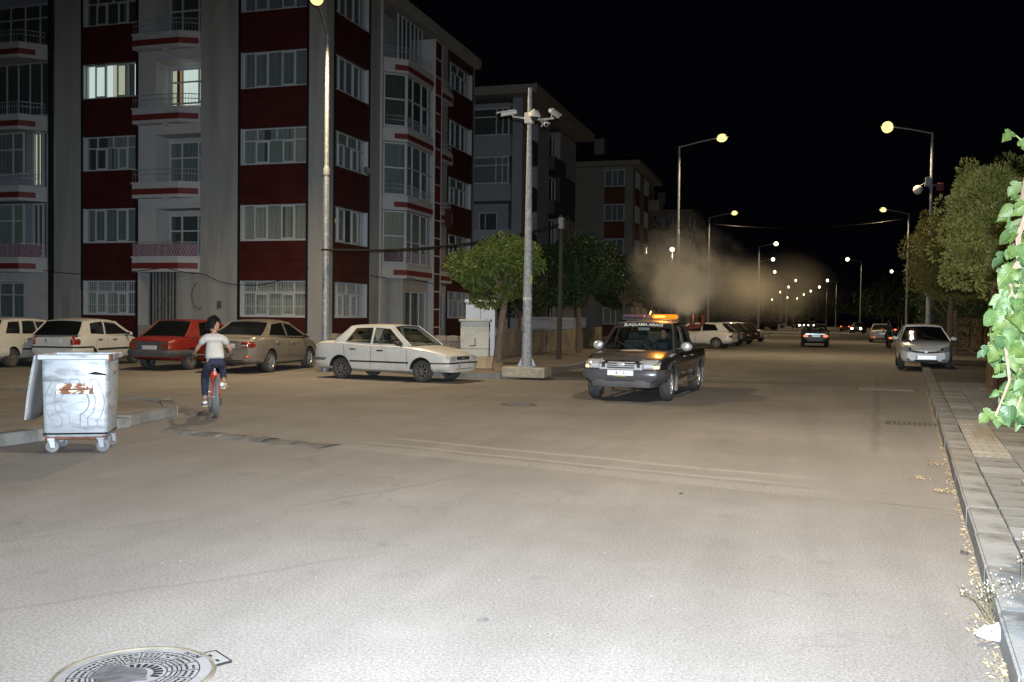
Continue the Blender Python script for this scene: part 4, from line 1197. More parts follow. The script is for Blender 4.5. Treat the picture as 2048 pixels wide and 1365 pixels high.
nb = len(P[0]); body.f.append(tuple(range(nb - 1, -1, -1)))
bo = body.build('body', M_ZINC, wc, 40)
MB().box(-bw - .03, bw + .03, -bdp - .035, -bdp + .02, z1 - .01, z1 + .055).box(-bw - .03, bw + .03, bdp - .02, bdp + .03, z1 - .01, z1 + .055).box(-bw - .03, -bw + .02, -bdp + .02, bdp - .02, z1 - .01, z1 + .054).box(bw - .02, bw + .03, -bdp + .02, bdp - .02, z1 - .01, z1 + .054).build('rim', M_ZINC, wc, bevel=.012)
MB().box(bw + .012, bw + .034, -bdp - .04, -bdp + .10, z1 - .02, z1 + .06).build('rusty_corner', M_RUSTD, wc)
MB().box(-bw + .02, bw - .02, -bdp + .02, bdp - .02, .22, .24).build('inside_floor', M_PIT, wc)
# refuse bags just below the rim
MB().ball((.08, .05, .95), .3, 14, 8, (1.05, .9, .42)).build('refuse', pmat('refuse_bag', (.16, .15, .14), .6, var=.5, vscale=9), wc, True)
# pressed ribs on the front
def yfront(z):
    t = [(z0, .86), (z0 + .05, .93), (z0 + .3, .95), (z1 - .12, .99), (z1, 1.0)]
    for (a, ka), (b_, kb) in zip(t[:-1], t[1:]):
        if z <= b_: return -bdp * (ka + (kb - ka) * max(0, (z - a)) / (b_ - a))
    return -bdp
def ridge(pts, r_=.011, closed=True):
    pp = [(x, yfront(z) + .003, z) for x, z in pts]
    if closed: pp.append(pp[0])
    return MB().tube(pp, r_, 6, not closed)
def arc(cx_, cz_, r_, a0, a1, n=12):
    return [(cx_ + r_ * math.cos(R(a0 + (a1 - a0) * i / n)), cz_ + r_ * math.sin(R(a0 + (a1 - a0) * i / n))) for i in range(n + 1)]
zc = .60
bulb = [(-.05, .31), (.055, .31), (.06, .46)] + arc(0, zc, .155, -55, 235, 22) + [(-.06, .46)]
top_tab = [(-.05, .76), (-.055, .84), (-.04, .865), (.04, .865), (.055, .84), (.05, .76)]
o1 = ridge(bulb, .008); o1.build('pressed_rib', M_RIB, wc, True)
ridge(top_tab, .007, False).build('pressed_rib', M_RIB, wc, True)
for sg_ in (-1, 1):
    inner = arc(0, zc, .255, 140, 215, 12)
    outer = arc(0, zc, .365, 212, 143, 12)
    pts = [(-.19, .86), (-.19, .80)] + inner + [(-.16, .42), (-.16, .33), (-.17, .31), (-.27, .31), (-.28, .33), (-.28, .40)] + outer + [(-.29, .84), (-.27, .865), (-.2, .865)]
    pts = [(x * -sg_ * .87, z) for x, z in pts]
    ridge(pts, .007).build('pressed_rib', M_RIB, wc, True)
hpz = .755
MB().box(-.20, .20, yfront(hpz) - .012, yfront(hpz) + .01, hpz - .062, hpz + .062).build('handle_plate', M_RUST, wc, bevel=.006)
MB().tube([(-.16, yfront(hpz) - .012, hpz), (-.14, yfront(hpz) - .05, hpz - .004), (.14, yfront(hpz) - .05, hpz - .004), (.16, yfront(hpz) - .012, hpz)], .009, 6).build('handle_bar', M_RUSTD, wc)
MB().prism([(.14, .93), (.22, .955), (.33, .93), (.35, .91), (.27, .915), (.2, .92)], 0, .004, Matrix(((1, 0, 0, 0), (0, 0, -1, yfront(.93) - .0005), (0, 1, 0, 0), (0, 0, 0, 1)))).build('black_scrape', M_PIT, wc)
# frame and castors
MB().box(-bw * .9, bw * .9, -bdp * .86, -bdp * .7, z0 - .025, z0 + .01).box(-bw * .9, bw * .9, bdp * .7, bdp * .86, z0 - .025, z0 + .01).build('chassis_bar', M_RUSTD, wc)
for sx_ in (-1, 1):
    for sy_ in (-1, 1):
        cx_, cy_ = sx_ * bw * .76, sy_ * bdp * .80
        ang = R({(-1, -1): 25, (1, -1): -10, (1, 1): 60, (-1, 1): -35}[(sx_, sy_)])
        cst = node_empty('castor', wc, (cx_, cy_, 0), (0, 0, ang))
        MB().lathe([(.028, -.02), (.062, -.024), (.075, -.016), (.08, 0), (.075, .016), (.062, .024), (.028, .02)], 20, rotm(rx=R(90), loc=(.02, 0, .08))).build('wheel', M_CAST, cst, True)
        f_ = MB()
        for s2 in (-1, 1):
            f_.add([(-.035, s2 * .032, .175), (.035, s2 * .032, .175), (.04, s2 * .032, .065), (.0, s2 * .032, .065)], [(0, 1, 2, 3)])
            f_.add([(-.035, s2 * .037, .175), (.035, s2 * .037, .175), (.04, s2 * .037, .065), (.0, s2 * .037, .065)], [(3, 2, 1, 0)])
        f_.box(-.04, .04, -.038, .038, .16, .178)
        f_.tube([(.02, -.04, .08), (.02, .04, .08)], .012, 8)
        f_.build('fork', M_ZINC, cst)
# lid hanging down on its left side
LM = rotm(0, R(8), 0, (-bw - .055, 0, z1 + .035))
P = []
for i in range(9):
    t = i / 8
    bul = -.012 * math.sin(math.pi * t)
    P.append([(bul - .006 * 0, -bdp - .02, -t * .74), (bul, -bdp * .5, -t * .76), (bul, bdp * .5, -t * .76), (bul, bdp + .02, -t * .74)])
lidm = MB(LM).grid(P)
lo_ = lidm.build('lid', M_ZINCS, wc, True)
sm = lo_.modifiers.new('sol', 'SOLIDIFY'); sm.thickness = .02
MB(LM).tube([(.0, -bdp - .02, .0)] + [(-.012 * math.sin(math.pi * i / 8), -bdp - .025, -i / 8 * .74) for i in range(9)], .012, 6).build('lid_edge', M_ZINC, wc, True)
MB().tube([(-bw - .045, -bdp, z1 + .035), (-bw - .045, bdp, z1 + .035)], .014, 8).build('hinge_rod', M_RUSTD, wc)
# ------------------------------------------------------------------ vehicles
def paint(name, c, rough=.32, dirt=None, metal=0.0, coat=.5):
    return pmat(name, c, rough, metal, var=.05, vscale=3, coat=coat, dirt=dirt, dscale=1.6, dlo=.5, dhi=.85)
M_TYRE = pmat('dusty_tyre', (.05, .047, .043), .9, var=.25, vscale=10, bump=.3, bscale=60)
M_ALLOY = pmat('alloy_rim', (.46, .46, .45), .35, metal=.6, var=.1)
M_ALLOYD = pmat('dark_alloy_rim', (.22, .20, .18), .5, metal=.5, var=.2, vscale=8)
M_STEEL = pmat('steel_wheel_cover', (.20, .18, .16), .6, metal=.3, var=.2, vscale=8)
M_BPLAST = pmat('black_plastic', (.025, .025, .026), .55, var=.2, vscale=6)
M_DPLAST = pmat('faded_grey_plastic', (.075, .072, .07), .65, var=.2, vscale=5)
M_CHROME = pmat('chrome', (.62, .62, .62), .14, metal=1.0)
M_BRIGHT = pmat('brushed_chrome', (.62, .62, .62), .32, metal=.45)
M_TINT = pmat('tinted_glass', (.008, .009, .010), .06, spec=.6)
M_CLEAR = glassmat('car_glass', (.62, .66, .64))
M_HLENS = pmat('headlamp_lens', (.55, .55, .54), .12, metal=.35, var=.25, vscale=22, coat=.8)
M_HLIT = pmat('headlamp_reflecting', (.86, .88, .92), .3, metal=.6, var=.1, vscale=22, coat=.8)
M_TAIL = pmat('tail_lamp_red', (.22, .012, .012), .2, var=.2, vscale=18, coat=.6)
M_TAILD = pmat('tail_lamp_amber_red', (.22, .04, .02), .3, var=.2, vscale=18, coat=.4)
M_TAILON = pmat('tail_lamp_lit', (.5, .04, .02), .3, emit=(1.0, .16, .05), estr=2.2)
M_REFLEX = pmat('red_reflector_strip', (.85, .16, .06), .35, metal=.5)
M_AMBON = pmat('amber_lit', (.8, .4, .1), .3, emit=(1.0, .62, .25), estr=3.0)
M_PLATE = pmat('number_plate', (.93, .94, .95), .42, metal=.5)
M_PLATEB = pmat('plate_blue_band', (.03, .12, .5), .4)
M_WELL = pmat('wheel_well', (.008, .008, .008), .95)
M_SEAM = pmat('panel_gap', (.02, .02, .02), .8)
M_SEAT = pmat('seat_fabric', (.05, .052, .06), .9, var=.2)
M_PLTXT = pmat('plate_print', (.25, .25, .26), .7)

WHEEL_CACHE = {}
def wheel(parent, x, y, r_, style, steer=0.0, width=.19):
    side = 1 if y > 0 else -1
    e = node_empty('wheel', parent, (x, y, r_), (0, 0, steer))
    key = (round(r_, 3), style, width)
    if key not in WHEEL_CACHE:
        Rm = rotm(rx=R(-90))
        h = width / 2
        rim_r = r_ * .66
        t = MB().lathe([(rim_r, -h * .85), (r_ * .9, -h), (r_ * .975, -h * .8), (r_, -h * .45), (r_, h * .45), (r_ * .975, h * .8), (r_ * .9, h), (rim_r, h * .85), (rim_r * .98, 0)], 32, Rm, closed=True).mesh('tyre', M_TYRE, True)
        rm = MB()
        mat = {'alloy': M_ALLOY, 'alloy_dark': M_ALLOYD, 'steel': M_STEEL, 'multi': M_ALLOY}[style]
        rm.lathe([(rim_r, h * .80), (rim_r * .93, h * .86), (rim_r * .88, h * .55), (rim_r * .86, -h * .5)], 32, Rm)
        if style == 'steel':
            rm.lathe([(rim_r * .9, h * .62), (rim_r * .75, h * .84), (rim_r * .45, h * .78), (rim_r * .3, h * .95), (0, h * .98)], 32, Rm)
        else:
            ns_ = {'alloy': 6, 'alloy_dark': 8, 'multi': 10}[style]
            for k in range(ns_):
                a = 2 * math.pi * k / ns_
                w0, w1 = rim_r * (.15 if ns_ < 8 else .10), rim_r * (.11 if ns_ < 8 else .075)
                rm.add([(.06 * rim_r, -w0, h * .82), (rim_r * .92, -w1, h * .8), (rim_r * .92, w1, h * .8), (.06 * rim_r, w0, h * .82), (.06 * rim_r, -w0, h * .55), (rim_r * .92, -w1, h * .55), (rim_r * .92, w1, h * .55), (.06 * rim_r, w0, h * .55)],
                       [(0, 1, 2, 3), (0, 4, 5, 1), (3, 2, 6, 7)], Rm @ rotm(rz=a))
            rm.lathe([(rim_r * .26, h * .6), (rim_r * .24, h * .9), (0, h * .93)], 16, Rm)
        rmm = rm.mesh('rim', mat, 30)
        bk = MB().lathe([(rim_r * .87, h * .1), (0, h * .12)], 24, Rm).mesh('brake_drum', M_WELL)
        WHEEL_CACHE[key] = (t, rmm, bk)
    t, rmm, bk = WHEEL_CACHE[key]
    s = (1, side, 1)
    link('tyre', t, e, scale=s); link('rim', rmm, e, scale=s); link('brake_drum', bk, e, scale=s)
    return e

class Car:
    def __init__(s, name, label, cat, loc, heading, L, st, paint_m, xr, xf, wr_, track, wheel_style, arch=None, shoulder=1.0, crown=.03, steer=0.0, group=None, smooth_w=.16, wheel_w=.19):
        s.root = thing(name, label, cat, loc, heading, group)
        s.L = L; s.paint = paint_m; s.shoulder = shoulder; s.crown = crown
        st = np.array(st, float)
        xs = np.linspace(0, L, 90)
        cols = []
        k = max(1, int(smooth_w / (L / 89)))
        for c in range(1, 4):
            y = np.interp(xs, st[:, 0], st[:, c])
            yp = np.concatenate([np.full(k, y[0]) if c != 3 else y[0] - (y[1:k + 1][::-1] - y[0]), y, np.full(k, y[-1]) if c != 3 else y[-1] - (y[-k - 1:-1][::-1] - y[-1])])
            ker = np.ones(2 * k + 1) / (2 * k + 1)
            cols.append(np.convolve(yp, ker, 'valid'))
        s.xs = xs; s.zb, s.zt, s.w = cols
        P = []
        for x in xs:
            half = s.prof(x)
            row = [(x - L / 2, y, z) for y, z in half] + [(x - L / 2, -y, z) for y, z in half[-2:0:-1]]
            P.append(row)
        mb = MB().grid(P, closeu=True)
        n = len(P[0])
        mb.f.append(tuple(range(n - 1, -1, -1))); mb.f.append(tuple((len(P) - 1) * n + i for i in range(n)))
        mb.f = [f[::-1] for f in mb.f]
        body = mb.build('body', paint_m, s.root, 32)
        # cut the wheel arches
        ar = arch or wr_ * 1.17
        cut = []
        dg_o = []
        for xw in (xr, xf):
            c = MB().cyl((xw - L / 2, -1.3, wr_ + .01), (xw - L / 2, 1.3, wr_ + .01), ar, n=36).build('cutter', paint_m, s.root)
            md = body.modifiers.new('arch', 'BOOLEAN'); md.operation = 'DIFFERENCE'; md.solver = 'EXACT'; md.object = c
            cut.append(c)
        bpy.context.view_layer.update()
        dg = bpy.context.evaluated_depsgraph_get()
        nm = bpy.data.meshes.new_from_object(body.evaluated_get(dg))
        body.modifiers.clear()
        if len(nm.polygons) > 100:
            body.data = nm
            nm.polygons.foreach_set('use_smooth', [True] * len(nm.polygons))
            nm.set_sharp_from_angle(angle=R(32))
        for c in cut:
            bpy.data.objects.remove(c)
        s.body = body
        for xw in (xr, xf):
            wm = float(np.interp(xw, s.xs, s.w))
            MB().grid([[(xw - L / 2 + (ar - .004) * math.cos(R(a)), yy, wr_ + .01 + (ar - .004) * math.sin(R(a))) for a in range(5, 180, 10)] for yy in (-wm + .02, wm - .02)]).box(xw - L / 2 - ar * .97, xw - L / 2 + ar * .97, -wm + .28, wm - .28, wr_ + .02, wr_ + ar * .6).build('wheel_well', M_WELL, s.root)
        for xw, stt in ((xr, 0), (xf, steer)):
            for sg in (1, -1):
                wheel(s.root, xw - L / 2, sg * track, wr_, wheel_style, stt, wheel_w)
    def at(s, x):
        return tuple(float(np.interp(x, s.xs, a)) for a in (s.zb, s.zt, s.w))
    def prof(s, x):
        zb, zt, w = s.at(x); h = zt - zb; sh = s.shoulder; c = s.crown
        return [(0, zb), (.80 * w, zb), (.93 * w, zb + .09 * h), (.985 * w, zb + .22 * h), (w, zb + .42 * h), (w * .998, zb + .62 * h), (w * (.985 + .01 * (sh - 1)), zb + .80 * h), (w * .965, zt - .055 * sh), (w * .93, zt - .018 * sh), (w * .86, zt), (w * .45, zt + c * .8), (0, zt + c)]
    def ys(s, x, z):
        p = s.prof(x)[1:10]
        return float(np.interp(z, [q[1] for q in p], [q[0] for q in p]))
    def xend(s, y, z, front=True):
        xs = np.linspace(s.L, s.L * .5, 160) if front else np.linspace(0, s.L * .5, 160)
        for x in xs:
            zb, zt, w = s.at(x)
            if zb - .001 <= z <= zt + s.crown * .6 and abs(y) <= s.ys(x, min(z, zt)) + 1e-4:
                return float(x)
        return float(xs[-1])
    def end_patch(s, name, mat, poly_y, zs, proud=.008, front=True, both=True, parent=None, slant=None):
        """lens or trim following the front (or rear) surface. poly_y: (y0, y1); zs: (z0, z1)"""
        out = None
        for sg in ((1, -1) if both else (1,)):
            y0, y1 = poly_y; z0_, z1_ = zs
            P = []
            for j in range(5):
                z = z0_ + (z1_ - z0_) * j / 4
                row = []
                for i in range(9):
                    y = y0 + (y1 - y0) * i / 8
                    zz = z + (slant(y, z) if slant else 0)
                    x = s.xend(sg * y, zz, front) - s.L / 2
                    row.append((x + (proud if front else -proud), sg * y, zz))
                P.append(row)
            m = MB().grid(P)
            back = [[(p[0] - (.03 if front else -.03), p[1], p[2]) for p in r_] for r_ in P]
            for a, b_ in ((P[0], back[0]), (P[-1], back[-1])):
                m.grid([a, b_])
            m.grid([[r_[0] for r_ in P], [r_[0] for r_ in back]]); m.grid([[r_[-1] for r_ in P], [r_[-1] for r_ in back]])
            out = m.build(name, mat, parent or s.root, 40)
        return out
    def side_patch(s, name, mat, x0, x1, z0_, z1_, proud=.006, sides=(1, -1), nx=10, parent=None, dz=0.0):
        out = None
        for sg in sides:
            P = []
            for j in range(4):
                z = z0_ + (z1_ - z0_) * j / 3
                P.append([(x0 + (x1 - x0) * i / nx - s.L / 2, sg * (s.ys(x0 + (x1 - x0) * i / nx, z + dz * i / nx) + proud), z + dz * i / nx) for i in range(nx + 1)])
            m = MB().grid(P)
            for r_ in (P[0], P[-1]):
                m.grid([r_, [(p[0], p[1] - sg * .02, p[2]) for p in r_]])
            for c in (0, -1):
                m.grid([[r_[c] for r_ in P], [(r_[c][0], r_[c][1] - sg * .02, r_[c][2]) for r_ in P]])
            out = m.build(name, mat, parent or s.root, 40)
        return out
    def band(s, name, mat, z0_, z1_, xa, proud=.02, front=True, nz=3, zlift=0.0):
        """bumper-like band round one end, from xa on the left flank to xa on the right"""
        xe = s.L if front else 0.0
        rows = []
        for j in range(nz + 1):
            z = z0_ + (z1_ - z0_) * j / nz
            pr = proud * (1 if 0 < j < nz else .55)
            side = []
            for i in range(13):
                t = i / 12
                x = xa + (xe - xa) * (1 - (1 - t) ** 2)
                side.append((x, s.ys(x, z)))
            pts = [(x, y) for x, y in side] + [(xe, side[-1][1] * q) for q in (.6, .2, -.2, -.6)] + [(x, -y) for x, y in side[::-1]]
            row = []
            for i, (x, y) in enumerate(pts):
                a = pts[max(i - 1, 0)]; b_ = pts[min(i + 1, len(pts) - 1)]
                dx, dy = b_[0] - a[0], b_[1] - a[1]; l_ = math.hypot(dx, dy) or 1
                nx_, ny_ = -dy / l_, dx / l_
                if front is False: nx_, ny_ = dy / l_ * -1, dx / l_ * 1
                # outward
                cx_ = x - s.L / 2
                if nx_ * (cx_) + ny_ * y * 2 < 0: nx_, ny_ = -nx_, -ny_
                row.append((x - s.L / 2 + nx_ * pr, y + ny_ * pr, z))
            rows.append(row)
        m = MB().grid(rows)
        for r_ in (rows[0], rows[-1]):
            m.grid([r_, [(p[0] * .985, p[1] * .96, p[2]) for p in r_]])
        return m.build(name, mat, s.root, 40)
    def seam(s, x, z0_, z1_, lean=0.0, sides=(1, -1)):
        for sg in sides:
            a = []; b_ = []
            for i in range(8):
                z = z0_ + (z1_ - z0_) * i / 7; xx = x + lean * i / 7
                y = sg * (s.ys(xx, z) + .0025)
                a.append((xx - s.L / 2 - .006, y, z)); b_.append((xx - s.L / 2 + .006, y, z))
            MB().grid([a, b_]).build('door_seam', M_SEAM, s.root)
    def handle(s, x, z, mat, sides=(1, -1)):
        for sg in sides:
            y = s.ys(x, z)
            MB().box(x - s.L / 2 - .09, x - s.L / 2 + .09, sg * (y - .005) if sg > 0 else -(y + .028), (y + .028) if sg > 0 else -(y - .005), z - .018, z + .018).build('door_handle', mat, s.root, bevel=.008)
    def plate(s, z, front=True, y=0.0, w=.26, txt='', lit=None, h=.055, tilt=0.0):
        x = s.xend(0, z, front) - s.L / 2
        sg = 1 if front else -1
        x0_, x1_ = sorted((x + sg * .012, x + sg * .026))
        p = MB().box(x0_, x1_, y - w, y + w, z - h, z + h).build('number_plate', lit or M_PLATE, s.root, bevel=.004)
        xa, xb = sorted((x + sg * .026, x + sg * .0275))
        yy = y - sg * w if False else (y - w if not front else y + w)
        a, b_ = sorted((yy, yy + (.045 if not front else -.045)))
        # viewer's left end carries the blue band
        if front: a, b_ = y - w + .004, y - w + .045
        else: a, b_ = y + w - .045, y + w - .004
        MB().box(xa, xb, a, b_, z - h + .006, z + h - .006).build('blue_band', M_PLATEB, p)
        return p
    def glasshouse(s, xA, xB, xC, xD, zA, zD, zr, wb, wr_, windows, glass, pillar=None, roof_c=.035, roof_cr=.03, bowA=.16, bowD=.10, front_win=True, rear_win=True, rubber=M_BPLAST, roofm=None, wbr=None):
        L2 = s.L / 2; wbr = wbr or wb
        pm_ = pillar or s.paint
        def zbelt(x): return zD + (zA - zD) * (x - xD) / (xA - xD)
        xm, hf = (xB + xC) / 2, abs(xB - xC) / 2
        def zroof(x):
            t = max(-1.3, min(1.3, (x - xm) / hf)); return zr - roof_c * t * t
        def wbl(x):
            t = (x - xD) / (xA - xD); return wbr + (wb - wbr) * min(1, max(0, t * 1.4))
        def mp(x, h, sg=1, inset=0.0):
            return (x - L2, sg * (wbl(x) + (wr_ - wbl(x)) * h ** 1.25 - inset), zbelt(x) + (zroof(x) - zbelt(x)) * h)
        s.mp = mp
        outer = [(xA, 0)] + [(xA + (xB - xA) * t, t) for t in (.35, .7)] + [(xB, 1), (xm, 1), (xC, 1)] + [(xC + (xD - xC) * t, 1 - t) for t in (.3, .65)] + [(xD, 0)]
        def dens(poly):
            out = []
            for i, p in enumerate(poly):
                q = poly[(i + 1) % len(poly)]
                for t in (0, .5): out.append((p[0] + (q[0] - p[0]) * t, p[1] + (q[1] - p[1]) * t))
            return out
        wins = [dens(w_) for w_ in windows]
        loops = [dens(outer)] + wins
        flat = [p for lp_ in loops for p in lp_]
        tris = tessellate_polygon([[Vector((p[0], p[1], 0)) for p in lp_] for lp_ in loops])
        for sg in (1, -1):
            m = MB()
            n = len(flat)
            m.add([mp(p[0], p[1], sg) for p in flat] + [mp(p[0], p[1], sg, .03) for p in flat], [tuple(t) for t in tris] + [tuple(i + n for i in t[::-1]) for t in tris])
            k = 0
            for lp_ in loops:
                c = len(lp_)
                for i in range(c):
                    a, b_ = k + i, k + (i + 1) % c
                    m.f.append((a, b_, b_ + n, a + n))
                k += c
            m.build('side_frame', pm_, s.root, 40)
            for w_ in windows:
                wd = dens(w_)
                t2 = tessellate_polygon([[Vector((p[0], p[1], 0)) for p in wd]])
                MB().add([mp(p[0], p[1], sg, .012) for p in wd], [tuple(t) for t in t2]).build('side_window', glass, s.root)
                MB().tube([mp(p[0], p[1], sg, -.001) for p in wd] + [mp(wd[0][0], wd[0][1], sg, -.001)], .008, 5, False).build('window_seal', rubber, s.root)
            for (xa, xb) in ((xA, xB), (xD, xC)):
                MB().tube([mp(xa + (xb - xa) * t, t, sg, .012) for t in (0, .25, .5, .75, 1)], .024, 7).build('pillar', pm_, s.root, True)
        # roof
        P = []
        for i in range(13):
            x = xC + (xB - xC) * i / 12
            row = []
            for j in range(13):
                v = -1 + j / 6
                row.append((x - L2, v * (wr_ + .004), zroof(x) + roof_cr * (1 - v * v) + (.012 if abs(v) < .99 else -.012)))
            P.append(row)
        m = MB().grid(P)
        edge = [P[0], P[-1]]
        for r_ in edge:
            m.grid([r_, [(p[0], p[1] * .97, p[2] - .04) for p in r_]])
        s.roof = m.build('roof', roofm or s.paint, s.root, 40)
        # windscreen and rear window
        def screen(xa, xb, bow, name, ins=.035):
            P = []
            for i in range(7):
                t = .03 + .94 * i / 6
                row = []
                for j in range(11):
                    v = -1 + j / 5
                    x = xa + (xb - xa) * t
                    base = mp(x, t, 1)
                    y = v * (base[1] - ins)
                    row.append((base[0] + bow * (1 - v * v) * (1 - t * .75), y, base[2] + roof_cr * (1 - v * v) * t))
                P.append(row)
            w_ = MB().grid(P).build(name, glass, s.root, 'all')
            loop_ = P[0] + [r_[-1] for r_ in P[1:]] + P[-1][::-1][1:] + [r_[0] for r_ in P[::-1][1:]]
            MB().tube(loop_, .013, 5, False).build('seal', rubber, w_, True)
            # body-coloured surround between glass and roof
            return P
        if front_win: s.scrP = screen(xA, xB, bowA, 'windscreen')
        if rear_win: s.rearP = screen(xD, xC, -bowD, 'rear_window')
    def mirror(s, x, z, mat, sides=(1, -1), size=(.07, .10, .065), out=.12):
        for sg in sides:
            y = s.ys(x, min(z, s.at(x)[1] - .06)) * .97
            b = MB().ball((x - s.L / 2, sg * (y + out), z), 1, 12, 8, (size[0], size[1], size[2]))
            o = b.build('mirror', mat, s.root, True)
            MB().box(x - s.L / 2 - size[0] * 1.0, x - s.L / 2 - size[0] * .86, sg * (y + out) - size[1] * .6, sg * (y + out) + size[1] * .6, z - size[2] * .6, z + size[2] * .6).build('mirror_glass', M_TINT, o)
            MB().tube([(x - s.L / 2 + .02, sg * (y - .02), z - .05), (x - s.L / 2, sg * (y + out * .6), z - .02)], .022, 6).build('mirror_stalk', M_BPLAST, o)
    def seats(s, rows, w=.36, zs=.42):
        for x in rows:
            for sg in (1, -1):
                MB().box(x - s.L / 2 - .05, x - s.L / 2 + .40, sg * w - .22, sg * w + .22, zs - .1, zs + .06).build('seat', M_SEAT, s.root, bevel=.04)
                MB().box(-.07, .06, -.21, .21, 0, .52, rotm(0, R(-14), 0, (x - s.L / 2 - .03, sg * w, zs + .04))).box(-.05, .05, -.12, .12, .55, .72, rotm(0, R(-14), 0, (x - s.L / 2 - .03, sg * w, zs + .04))).build('seat_back', M_SEAT, s.root, bevel=.04)
    def wiper(s):
        for y in (.05, -.38):
            p0 = s.scrP[0]; a = Vector(p0[5]) + Vector((.03, y + .35, .01)); b_ = Vector(s.scrP[2][5]) + Vector((.02, y - .1, .01))
            MB().tube([a, (a + b_) / 2 + Vector((.01, 0, .01)), b_], .009, 5).build('wiper', M_BPLAST, s.root)

def aerial(car, x, y, z, mat=M_BPLAST, h=.25):
    MB().tube([(x - car.L / 2, y, z), (x - car.L / 2 - h * .7, y, z + h)], .006, 5).build('aerial', mat, car.root)

DUST = (.42, .38, .31)
# ---------------------------------------------------------------- white three-box sedan across the side street
W_OLD = paint('aged_white_paint', (.62, .61, .57), .35, dirt=(.46, .42, .36))
c = Car('parked_car', 'white boxy old sedan parked side-on with black side mouldings', 'car', (-10.12, 22.82, 0), R(-9.6), 4.08,
        [(0, .34, .84, .70), (.06, .30, .94, .77), (.3, .25, .965, .80), (.9, .23, .965, .82), (1.6, .21, .925, .825), (2.6, .21, .905, .825), (3.0, .21, .885, .82), (3.5, .23, .82, .80), (3.9, .27, .735, .77), (4.02, .30, .68, .74), (4.08, .36, .60, .69)],
        W_OLD, .87, 3.33, .275, .70, 'alloy_dark', arch=.34, shoulder=.7, group='cars parked by the side street', steer=R(-4), wheel_w=.17)
c.glasshouse(3.02, 2.40, 1.12, .66, .885, .945, 1.385, .77, .60, [[(1.04, .08), (1.28, .86), (1.80, .88), (1.80, .06)], [(1.88, .06), (1.88, .88), (2.32, .86), (2.80, .08)]], M_CLEAR, roof_c=.02, bowA=.10, bowD=.06)
c.seats((1.75, 1.02)); c.wiper()
MB().lathe([(.16, -.012), (.175, 0), (.16, .012)], 18, rotm(0, R(62), 0, (.72, -.33, .93)), closed=True).build('steering_wheel', M_BPLAST, c.root)
MB().box(.55, .98, -.7, .7, .6, .86).build('dashboard', M_BPLAST, c.root, bevel=.05)
c.band('front_bumper', W_OLD, .26, .50, 3.62, .025); c.band('bumper_strip', M_BPLAST, .465, .505, 3.62, .034)
c.band('rear_bumper', W_OLD, .28, .52, .46, .025, front=False); c.band('bumper_strip', M_BPLAST, .47, .51, .42, .034, front=False)
c.side_patch('side_moulding', M_BPLAST, 1.2, 2.98, .455, .495, .012)
c.side_patch('side_moulding', M_BPLAST, .02, .45, .50, .54, .012)
c.end_patch('headlamp', M_HLENS, (.38, .70), (.545, .66), .012); c.end_patch('grille', M_BPLAST, (0, .32), (.56, .645), .010)
c.end_patch('grille_bar', M_CHROME, (0, .32), (.597, .606), .016); c.end_patch('emblem', M_CHROME, (0, .03), (.575, .63), .02)
c.end_patch('lower_grille', M_BPLAST, (0, .42), (.30, .345), .028)
c.end_patch('tail_lamp', M_TAIL, (.40, .72), (.60, .78), .01, front=False)
c.side_patch('indicator', M_TAILD, 3.28, 3.34, .60, .63, .006); c.side_patch('fuel_flap', W_OLD, .40, .55, .66, .80, .004, sides=(-1,))
c.plate(.42, True, y=-.0); c.plate(.58, False)
for x, ln in ((1.84, 0), (2.95, -.06), (1.08, -.1)): c.seam(x, .3, .87, ln)
c.handle(1.28, .78, M_BPLAST); c.handle(2.12, .76, M_BPLAST); c.mirror(2.72, .95, M_BPLAST, out=.08)
aerial(c, 2.3, .3, 1.39)

# ---------------------------------------------------------------- beige saloon, tail to the camera
BEIGE = paint('champagne_metallic', (.30, .265, .215), .3, metal=.35, coat=.7)
hd = math.atan2(1, -.07)
c = Car('parked_car', 'champagne metallic saloon parked tail-out beside the street lamp', 'car', (-15.25, 24.9, 0), R(95), 4.54,
        [(0, .38, .78, .62), (.05, .33, .98, .74), (.2, .28, 1.03, .82), (.6, .25, 1.05, .855), (1.1, .22, 1.02, .875), (2.2, .21, .97, .88), (3.2, .21, .94, .875), (3.7, .23, .90, .86), (4.15, .26, .82, .81), (4.4, .30, .73, .72), (4.54, .38, .62, .56)],
        BEIGE, .98, 3.58, .315, .76, 'alloy', group='cars parked by the side street')
c.glasshouse(3.52, 2.55, 1.30, .52, .95, 1.03, 1.46, .80, .60, [[(.98, .12), (1.35, .82), (2.05, .86), (2.05, .08)], [(2.13, .08), (2.13, .86), (2.55, .84), (3.30, .10)]], M_TINT, roof_c=.05, wbr=.78, bowA=.2, bowD=.14)
c.end_patch('tail_lamp', M_TAIL, (.44, .82), (.72, .88), .012, front=False)
c.end_patch('tail_lamp_clear', M_HLENS, (.44, .62), (.755, .80), .017, front=False)
c.end_patch('plate_recess', BEIGE, (0, .36), (.70, .84), .004, front=False); c.plate(.77, False, w=.24)
c.end_patch('chrome_strip', M_CHROME, (0, .40), (.865, .88), .014, front=False)
c.end_patch('rear_reflector', M_REFLEX, (.50, .66), (.45, .49), .012, front=False)
c.end_patch('boot_lip', BEIGE, (0, .62), (.985, 1.0), .03, front=False); c.end_patch('boot_seam', M_SEAM, (0, .66), (.665, .672), .006, front=False)
c.end_patch('lower_valance', M_BPLAST, (0, .5), (.34, .38), .006, front=False)
for x, ln in ((2.08, 0), (3.3, .02), (1.0, .1)): c.seam(x, .32, .93, ln)
c.handle(1.35, .85, BEIGE); c.handle(2.35, .83, BEIGE); c.mirror(3.15, 1.0, BEIGE)
c.end_patch('headlamp', M_HLENS, (.42, .68), (.62, .70), .01)

